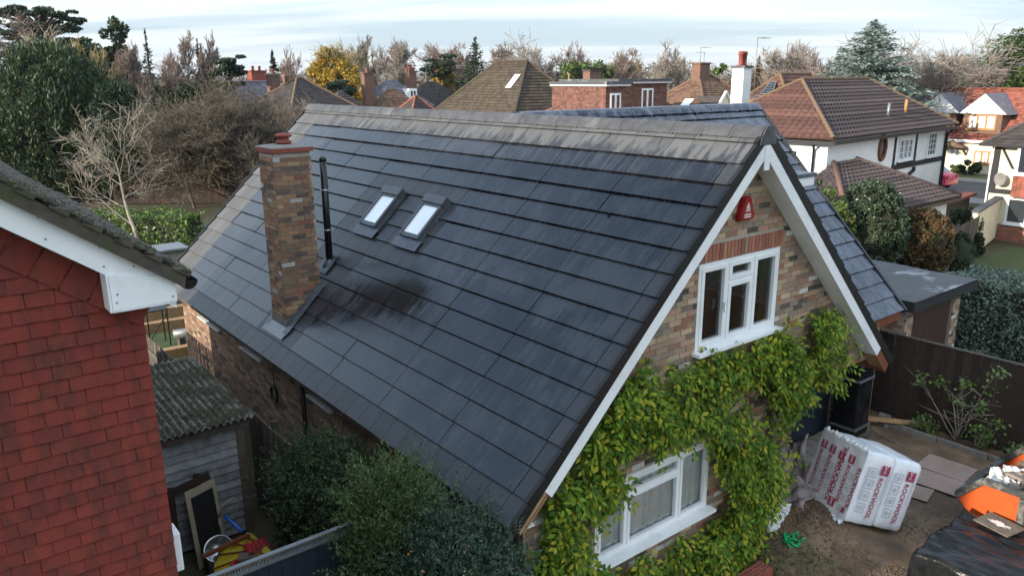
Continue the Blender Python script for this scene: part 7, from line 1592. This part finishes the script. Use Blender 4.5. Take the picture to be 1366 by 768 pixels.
conifer('blue_cedar', 'large blue-grey cedar rising behind the white house', 1160, 27, 44, 55, 130, 'l_blue', size=0.42, droop=0.10, ragged=0.42, density=1.35, power=0.7, base=0.3, tiers=34)
conifer('blue_cedar', 'smaller blue-grey cedar at the left foot of the large one', 1118, 60, 30, 62, 131, 'l_blue', size=0.4, droop=0.16, ragged=0.35, power=0.7)
bare('bare_tree', 'spreading bare oak right of the blue cedar', 1245, 50, 48, 62, 132, 'bark', 'twig_grey', upright=0.3, twigs=1.6, min_r=0.017, kids=(10, 7, 6, 4))
for k, (px, tp, hw, lb) in enumerate(((1215, 84, 30, 'brown undergrowth below the blue cedar'), (1262, 88, 30, 'brown undergrowth below the bare oak'), (1298, 94, 18, 'low brown scrub right of the bare oak'))): bare('thicket', lb, px, tp, hw, 68, 140+k, 'bark', 'twig_pink', upright=0.4, twigs=1.8, min_r=0.02, first=0.05, cat='shrub', kids=(12, 8, 6, 4))
conifer('leylandii_tree', 'tall bright green conifer at the end of the red roof', 1352, 38, 60, 76, 150, 'l_leyl', size=0.5, droop=0.05, ragged=0.3, density=1.6, power=0.6, base=0.0)
conifer('leylandii_tree', 'darker green conifer left of the tall bright one', 1322, 64, 30, 74, 151, 'l_conif', size=0.45, droop=0.05, ragged=0.3, density=1.2, power=0.7, base=0.0)
# far wooded belt
def belt():
    r = np.random.default_rng(77); C = []; S = []
    for i in range(460):
        D = r.uniform(130, 420); px = r.uniform(-80, 1450); p = at(px, 105, D); h = r.uniform(7, 10.5)*(1 if D < 300 else 1.25); w = r.uniform(3, 7); n = 200; d = rdir(r, n); q = r.random(n)**0.4
        C.append(np.stack([p.x+d[:, 0]*w*q, p.y+d[:, 1]*w*q, h*0.55+d[:, 2]*h*0.45*q], 1)); S.append(r.uniform(0.35, 0.9, n))
    C = np.concatenate(C); S = np.concatenate(S); C[:, 2] = np.maximum(C[:, 2], 0.4); V, Fc = leaves(C, rdir(r, len(C))+np.array([0, 0, .8]), rdir(r, len(C)), S*1.4, S*0.6)
    o = link('far_wood', npmesh('far_wood', V, Fc, M['far'])); tag(o, 'distant bare brown woodland belt along the horizon', 'woodland', kind='stuff')
M['far'] = leafmat('far_foliage', (0.135,0.105,0.085), (0.07,0.085,0.05), 0.2, 0.3, 0.0)
belt()
# ---- right middle: clipped shrubs and hedge
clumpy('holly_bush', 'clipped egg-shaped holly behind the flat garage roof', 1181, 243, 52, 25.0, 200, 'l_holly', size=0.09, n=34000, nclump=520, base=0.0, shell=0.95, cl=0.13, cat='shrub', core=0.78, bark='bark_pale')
clumpy('yellow_shrub', 'yellow-green feathery shrub left of the clipped holly', 1126, 250, 36, 24.2, 201, 'l_leyl', size=0.15, n=6500, nclump=60, base=0.0, cat='shrub')
clumpy('yellow_shrub', 'dark ivy-like shrub below the white dormer edge', 1099, 236, 17, 24.6, 202, 'l_yew', size=0.13, n=4000, nclump=40, base=0.0, cat='shrub')
clumpy('beech_bush', 'clipped russet and green beech dome beside the holly', 1254, 283, 47, 25.5, 203, 'l_beech', size=0.09, n=30000, nclump=480, base=0.0, shell=0.95, cl=0.13, cat='shrub', core=0.78)
clumpy('yew_bush', 'low rounded green yew right of the russet beech', 1312, 317, 25, 27, 204, 'l_yew', size=0.08, n=7000, nclump=90, base=0.0, shell=0.92, cl=0.22, cat='shrub', core=0.84, shape='dome', z0=0.0, trunk=False)
clumpy('conifer_bush', 'dark brown-green conifer bush against the cream wall', 1313, 282, 24, 30, 205, 'l_yew', size=0.11, n=6000, nclump=60, base=0.0, cat='shrub')
clumpy('conifer_bush', 'small dark bush at the right of the low yew', 1336, 320, 13, 29, 206, 'l_dark', size=0.1, n=2500, nclump=30, base=0.0, cat='shrub', trunk=False)
hedge('conifer_hedge', 'clipped blue-green conifer hedge beyond the dark fence', (21.7, 8.3, 0), (21.9, 1.6, 0), 1.7, 1.95, 46000, 0.095, 'l_sage', 9, lump=0.06)
for k, (px, py, hw, D, mt, lb) in enumerate(((1286, 206, 9, 57, 'l_holly', 'ball-topped standard bush beside the cream house door'), (1294, 222, 10, 56, 'l_leyl', 'bright green low bush under the oak window'), (1312, 216, 14, 54, 'l_dark', 'dark shrub mass by the street before the dormered house'))):
    clumpy('front_bush', lb, px, py, hw, D, 210+k, mt, size=0.18, n=2200, nclump=26, base=0.45 if k == 0 else 0.0, cat='shrub')
# ---- sparse shrub on the fence
def twiggy(name, label, base, stems, h, seed, mt, leafn, leafs, cat='shrub', clus=6):
    t = thing(name, base, label, cat); r = random.Random(seed); mb = MB(); tips = []
    for k in range(stems):
        a = r.uniform(-0.9, 0.9); p = Vector((0, 0, 0)); P = [p]; d = Vector((r.uniform(-.25, .15), math.sin(a)*0.8, 1)).normalized(); L = h*r.uniform(0.6, 1.05)
        for i in range(6): d = (d+Vector((r.gauss(0, .12), r.gauss(0, .18), r.gauss(0, .06)))).normalized(); P.append(P[-1]+d*L/6)
        mb.tube(P, [0.013*(1-0.13*i) for i in range(7)], 5); tips += P[3:]
        for i in (2, 3, 4): dd = Vector((r.gauss(0, .5), r.gauss(0, 1), r.uniform(0.1, .8))).normalized(); Q = [P[i], P[i]+dd*L*0.14, P[i]+dd*L*0.28]; mb.tube(Q, [0.007, 0.005, 0.003], 4); tips.append(Q[2])
    link('stems', mb.mesh('stems', M['bark_pale']), t, False); rg = np.random.default_rng(seed); tp = np.array([tuple(q) for q in tips]); cs = tp[rg.choice(len(tp), min(clus, len(tp)), replace=False)]; C = cs[rg.integers(0, len(cs), leafn)]+rg.normal(0, 0.075, (leafn, 3)); N = rdir(rg, leafn)*0.7+np.array([-.4, -.4, .7]); s = rg.uniform(.6, 1.3, leafn)*leafs; V, Fc = leaves(C, rdir(rg, leafn), N, s, s*.7); link('leaves', npmesh('leaves', V, Fc, M[mt]), t, False); return t
twiggy('climbing_shrub', 'sparse leggy shrub trained on the dark fence', (15.36, 5.5, 0.02), 9, 2.0, 5, 'l_laurel', 300, 0.085, clus=9)
twiggy('low_plant', 'small bright green plant at the kerb nearest the plank', (15.26, 6.0, 0.03), 5, 0.35, 6, 'l_laurel', 130, 0.08, clus=8)
twiggy('low_plant', 'trailing green plant in the bed near the skip', (15.25, 4.4, 0.03), 6, 0.4, 7, 'l_laurel', 260, 0.06, clus=14)
twiggy('low_plant', 'leafy clump between the leggy shrub and kerb', (15.28, 5.1, 0.03), 6, 0.55, 8, 'l_laurel', 170, 0.08, clus=8)

# ---- foreground bushes in the alley
def shoots(t, base_pts, n, L, leafs, mt, seed, out=0.75, per=26):
    """leafy shoots sticking out of a bush: stems with paired narrow leaves"""
    r = np.random.default_rng(seed); C = []; T = []; N = []; S = []
    for i in range(n):
        p = base_pts[r.integers(0, len(base_pts))]; d = unit(np.array([r.normal(0, out), r.normal(0, out), 1.0])); l = L*r.uniform(0.5, 1.2); u = np.linspace(0, 1, per)
        ax = p+d*(u*l)[:, None]+np.outer(u**2, r.normal(0, 0.08, 3)); az = u*23+r.uniform(0, 6); e1 = unit(np.cross(d, [0.3, 0.5, 0.1])); e2 = np.cross(d, e1); side = e1*np.cos(az)[:, None]+e2*np.sin(az)[:, None]; s = leafs*(1.15-0.6*u)*r.uniform(0.7, 1.2, per)
        C.append(ax+side*(s*0.5)[:, None]); T.append(side*0.8+d*0.7+r.normal(0, .15, (per, 3))); N.append(np.cross(side, d)+r.normal(0, .5, (per, 3))+np.array([0, 0, .5])); S.append(s)
    C = np.concatenate(C); T = np.concatenate(T); N = np.concatenate(N); S = np.concatenate(S); V, Fc = leaves(C, T, N, S, S*0.34); return link('shoots', npmesh('shoots', V, Fc, M[mt]), t, False)
def forebush(label, xy, rad, ry, h, seed, mt, n, size, nclump, sh_mt, sh_n, sh_L, z0=0.0, berries=0):
    t = clumpy('garden_bush', label, 0, 0, 0, 0, seed, mt, size=size, n=n, nclump=nclump, xy=xy, h=h, rad=rad, ry=ry, base=0.0, shell=0.7, cl=0.26, cat='bush', z0=z0, core=0.6)
    r = np.random.default_rng(seed+1); m = 160; a = r.uniform(0, 2*PI, m); q = r.random(m)**0.5; b = np.stack([rad*0.85*q*np.cos(a), ry*0.85*q*np.sin(a), h*(0.45+0.42*np.sqrt(1-q**2))], 1); shoots(t, b, sh_n, sh_L, size*1.5, sh_mt, seed+2)
    if berries:
        mb = MB(); rr_ = random.Random(seed)
        for k in range(berries):
            p = Vector(b[rr_.randrange(m)])+Vector((rr_.uniform(-.1, .1), rr_.uniform(-.1, .1), rr_.uniform(0.0, .25)))
            for q in range(rr_.randrange(2, 5)): mb.lathe(p+Vector((rr_.gauss(0, .018), rr_.gauss(0, .018), rr_.gauss(0, .018))), [(0.001, -0.011), (0.008, -0.007), (0.011, 0), (0.008, 0.007), (0.001, 0.011)], 6)
        tag(link('berries', mb.mesh('berries', M['berry']), t, False), kind='stuff')
    return t
forebush('dark small-leaved bush against the brick wall behind the navy gate', (3.95, 9.15), 0.75, 1.25, 2.15, 301, 'l_fore', 15000, 0.055, 110, 'l_fore', 520, 0.55)
forebush('tall green bush with upright shoots rising to the eave', (3.85, 7.0), 0.66, 0.72, 2.72, 302, 'l_fore', 12000, 0.055, 90, 'l_forelite', 700, 0.62)
forebush('broad blue-green bush with orange berries beneath the near eave', (4.0, 5.95), 0.68, 1.15, 2.58, 303, 'l_foreblue', 16000, 0.05, 120, 'l_foreblue', 800, 0.5, berries=30)

# ---- wisteria over the gable
def wisteria():
    t = thing('wisteria', (8.6, WY0-0.2, 0), 'sprawling green and yellow wisteria covering the lower gable wall', 'climber'); r = np.random.default_rng(55); rr_ = random.Random(55)
    keep = [(815,668),(856,612),(950,574),(953,690),(812,762),(786,754),(790,690)]            # the lower window stays clear
    def plane(px, py, y=WY0): q = hit(px, py, 1, y); return q
    org = []; cen = []
    while len(cen) < 300:
        px, py = rr_.uniform(712, 1152), rr_.uniform(412, 790)
        if not inpoly(px, py, WPOLY) or inpoly(px, py, keep): continue
        # thin places near the corner of the house, below the window, and patchy everywhere
        if px < 800 and py > 600 and rr_.random() < 0.6: continue
        if 800 < px < 960 and py > 690 and rr_.random() < 0.35: continue
        n_ = math.sin(px*0.05+py*0.021)+math.sin(py*0.043-px*0.018)+math.sin(px*0.11)*0.5
        if n_ < -0.45 and rr_.random() < 0.92: continue
        edge = inpoly(px+26, py+12, WPOLY) and inpoly(px-26, py-12, WPOLY)
        cen.append((px, py, min(0.18 if inpoly(px, py, [(700,800),(705,660),(860,450),(905,470),(780,650),(775,800)]) else 0.5, abs(rr_.gauss(0.06+0.04*n_, 0.13 if edge else 0.07))+0.02)))
    for (px, py, out) in cen:
        q = Vector((0, 0, CAM_H)).lerp(plane(px, py), (WY0-out)/WY0)
        for k in range(rr_.randrange(5, 9)):
            p = q+Vector((rr_.gauss(0, .085), rr_.gauss(0, .05), rr_.gauss(0, .075))); p.y = min(p.y, WY0-0.02)
            sx_, sy_ = pj(p)
            if inpoly(sx_, sy_, keep) or (inpoly(sx_, sy_+22, keep) and rr_.random() < 0.6): continue
            org.append((p.x, p.y, max(0.12, p.z)))
    O = np.array(org); n = len(O); d = np.stack([r.normal(0.0, 0.55, n), r.normal(-0.55, 0.3, n), r.normal(-0.75, 0.45, n)], 1); d = unit(d); Ll = r.uniform(0.20, 0.38, n); C = []; T = []; N = []; S = []
    k = 5
    for i in range(k):
        u = (i+0.6)/k
        for sg in (-1, 1):
            sd = unit(np.cross(d, np.array([0.15, -1.0, 0.45])[None]+r.normal(0, .25, (n, 3)))); ax = O+d*(Ll*u)[:, None]; ax[:, 2] -= 0.06*u*u; s = 0.102*(1.1-0.35*abs(u-0.5))*r.uniform(0.75, 1.25, n)
            C.append(ax+sd*(sg*s*0.55)[:, None]); T.append(sd*sg+d*0.55+np.array([0, 0, -.25])); N.append(np.cross(sd, d)*1.0+np.array([0, -.5, .8])+r.normal(0, .35, (n, 3))); S.append(s)
    C.append(O+d*(Ll*1.05)[:, None]); T.append(d); N.append(np.array([0, -.6, .8])+r.normal(0, .4, (n, 3))); S.append(np.full(n, 0.10))
    C = np.concatenate(C); T = np.concatenate(T); N = np.concatenate(N); S = np.concatenate(S); ok = ~((ZR-TT*np.abs(C[:, 0]-XR)-C[:, 2] < 0.45) & (C[:, 1] < 5.66)); C, T, N, S = C[ok], T[ok], N[ok], S[ok]; V, Fc = leaves(C, T, N, S, S*0.46); lv = npmesh('leaves', V, Fc, M['l_wist'])
    o = link('leaves', lv, t); o['kind'] = 'stuff'
    # stems: thick twisted trunk by the porch corner, runners along the wall
    mb = MB(); mb.tube([(9.35, WY0-0.10, 0), (9.28, WY0-0.12, 0.6), (9.38, WY0-0.09, 1.2), (9.2, WY0-0.12, 1.8), (9.3, WY0-0.1, 2.3)], [0.055, 0.05, 0.045, 0.04, 0.032], 8)
    for a0 in range(110):
        px, py = rr_.uniform(740, 1120), rr_.uniform(450, 740); 
        if not inpoly(px, py, WPOLY) or inpoly(px, py, keep): continue
        q = plane(px, py); P = []; dx = rr_.uniform(-1, 1); dz = rr_.uniform(-.6, .7)
        for i in range(8):
            x = q.x+dx*0.16*i; z = q.z+dz*0.14*i+0.05*math.sin(i*1.3+a0); ok = 4.8 < x < 12.2 and 0 < z < 3.3 and not (5.7 < x < 8.1 and 1.15 < z < 2.3) and (z > 2.5 or x < 9.45)
            if not ok: break
            P.append((x, WY0-0.03-0.03*abs(math.sin(i+a0)), z))
        if len(P) > 2: mb.tube(P, [0.014-0.0012*i for i in range(len(P))], 5)
    mb.build('stems', M['bark'], t)
wisteria()
# weeds and fallen leaves at the wall foot
def weeds():
    r = np.random.default_rng(9); n = 1500; x = r.uniform(8.4, 9.75, n); y = r.normal(5.25, 0.38, n); ok = (y < 5.8) & (y > 4.2); x = x[ok]; y = y[ok]; n = len(x); z = np.array([0.03+mound(a, b) for a, b in zip(x, y)])+r.random(n)*0.05; s = r.uniform(0.02, 0.055, n); V, Fc = leaves(np.stack([x, y, z], 1), rdir(r, n), rdir(r, n)*.6+np.array([0, 0, 1]), s, s*.6)
    tag(link('fallen_leaves', npmesh('fallen_leaves', V, Fc, M['litter'])), 'olive fallen leaves and weeds at the foot of the wisteria', 'leaves', kind='stuff')
M['litter'] = leafmat('leaf_litter', (0.10,0.095,0.03), (0.05,0.10,0.025), 0.35, 0.5, 0.1)
weeds()

# ---- thin winter haze over the whole place
hz = MB(); hz.box((-7300, -3300, -1.5), (7300, 11300, 92)); ho = hz.build('haze', M['far']); ho.data.materials.clear(); hm = bpy.data.materials.new('haze'); hm.use_nodes = True; ht = hm.node_tree; ht.nodes.clear(); hout = ht.nodes.new('ShaderNodeOutputMaterial'); hv = ht.nodes.new('ShaderNodeVolumePrincipled'); hv.inputs['Color'].default_value = (0.86, 0.92, 1.0, 1); hv.inputs['Density'].default_value = 0.0001; hv.inputs['Anisotropy'].default_value = 0.2
ht.links.new(hv.outputs[0], hout.inputs['Volume']); ho.data.materials.append(hm); tag(ho, 'thin pale haze lying over the whole neighbourhood', 'haze', kind='stuff')
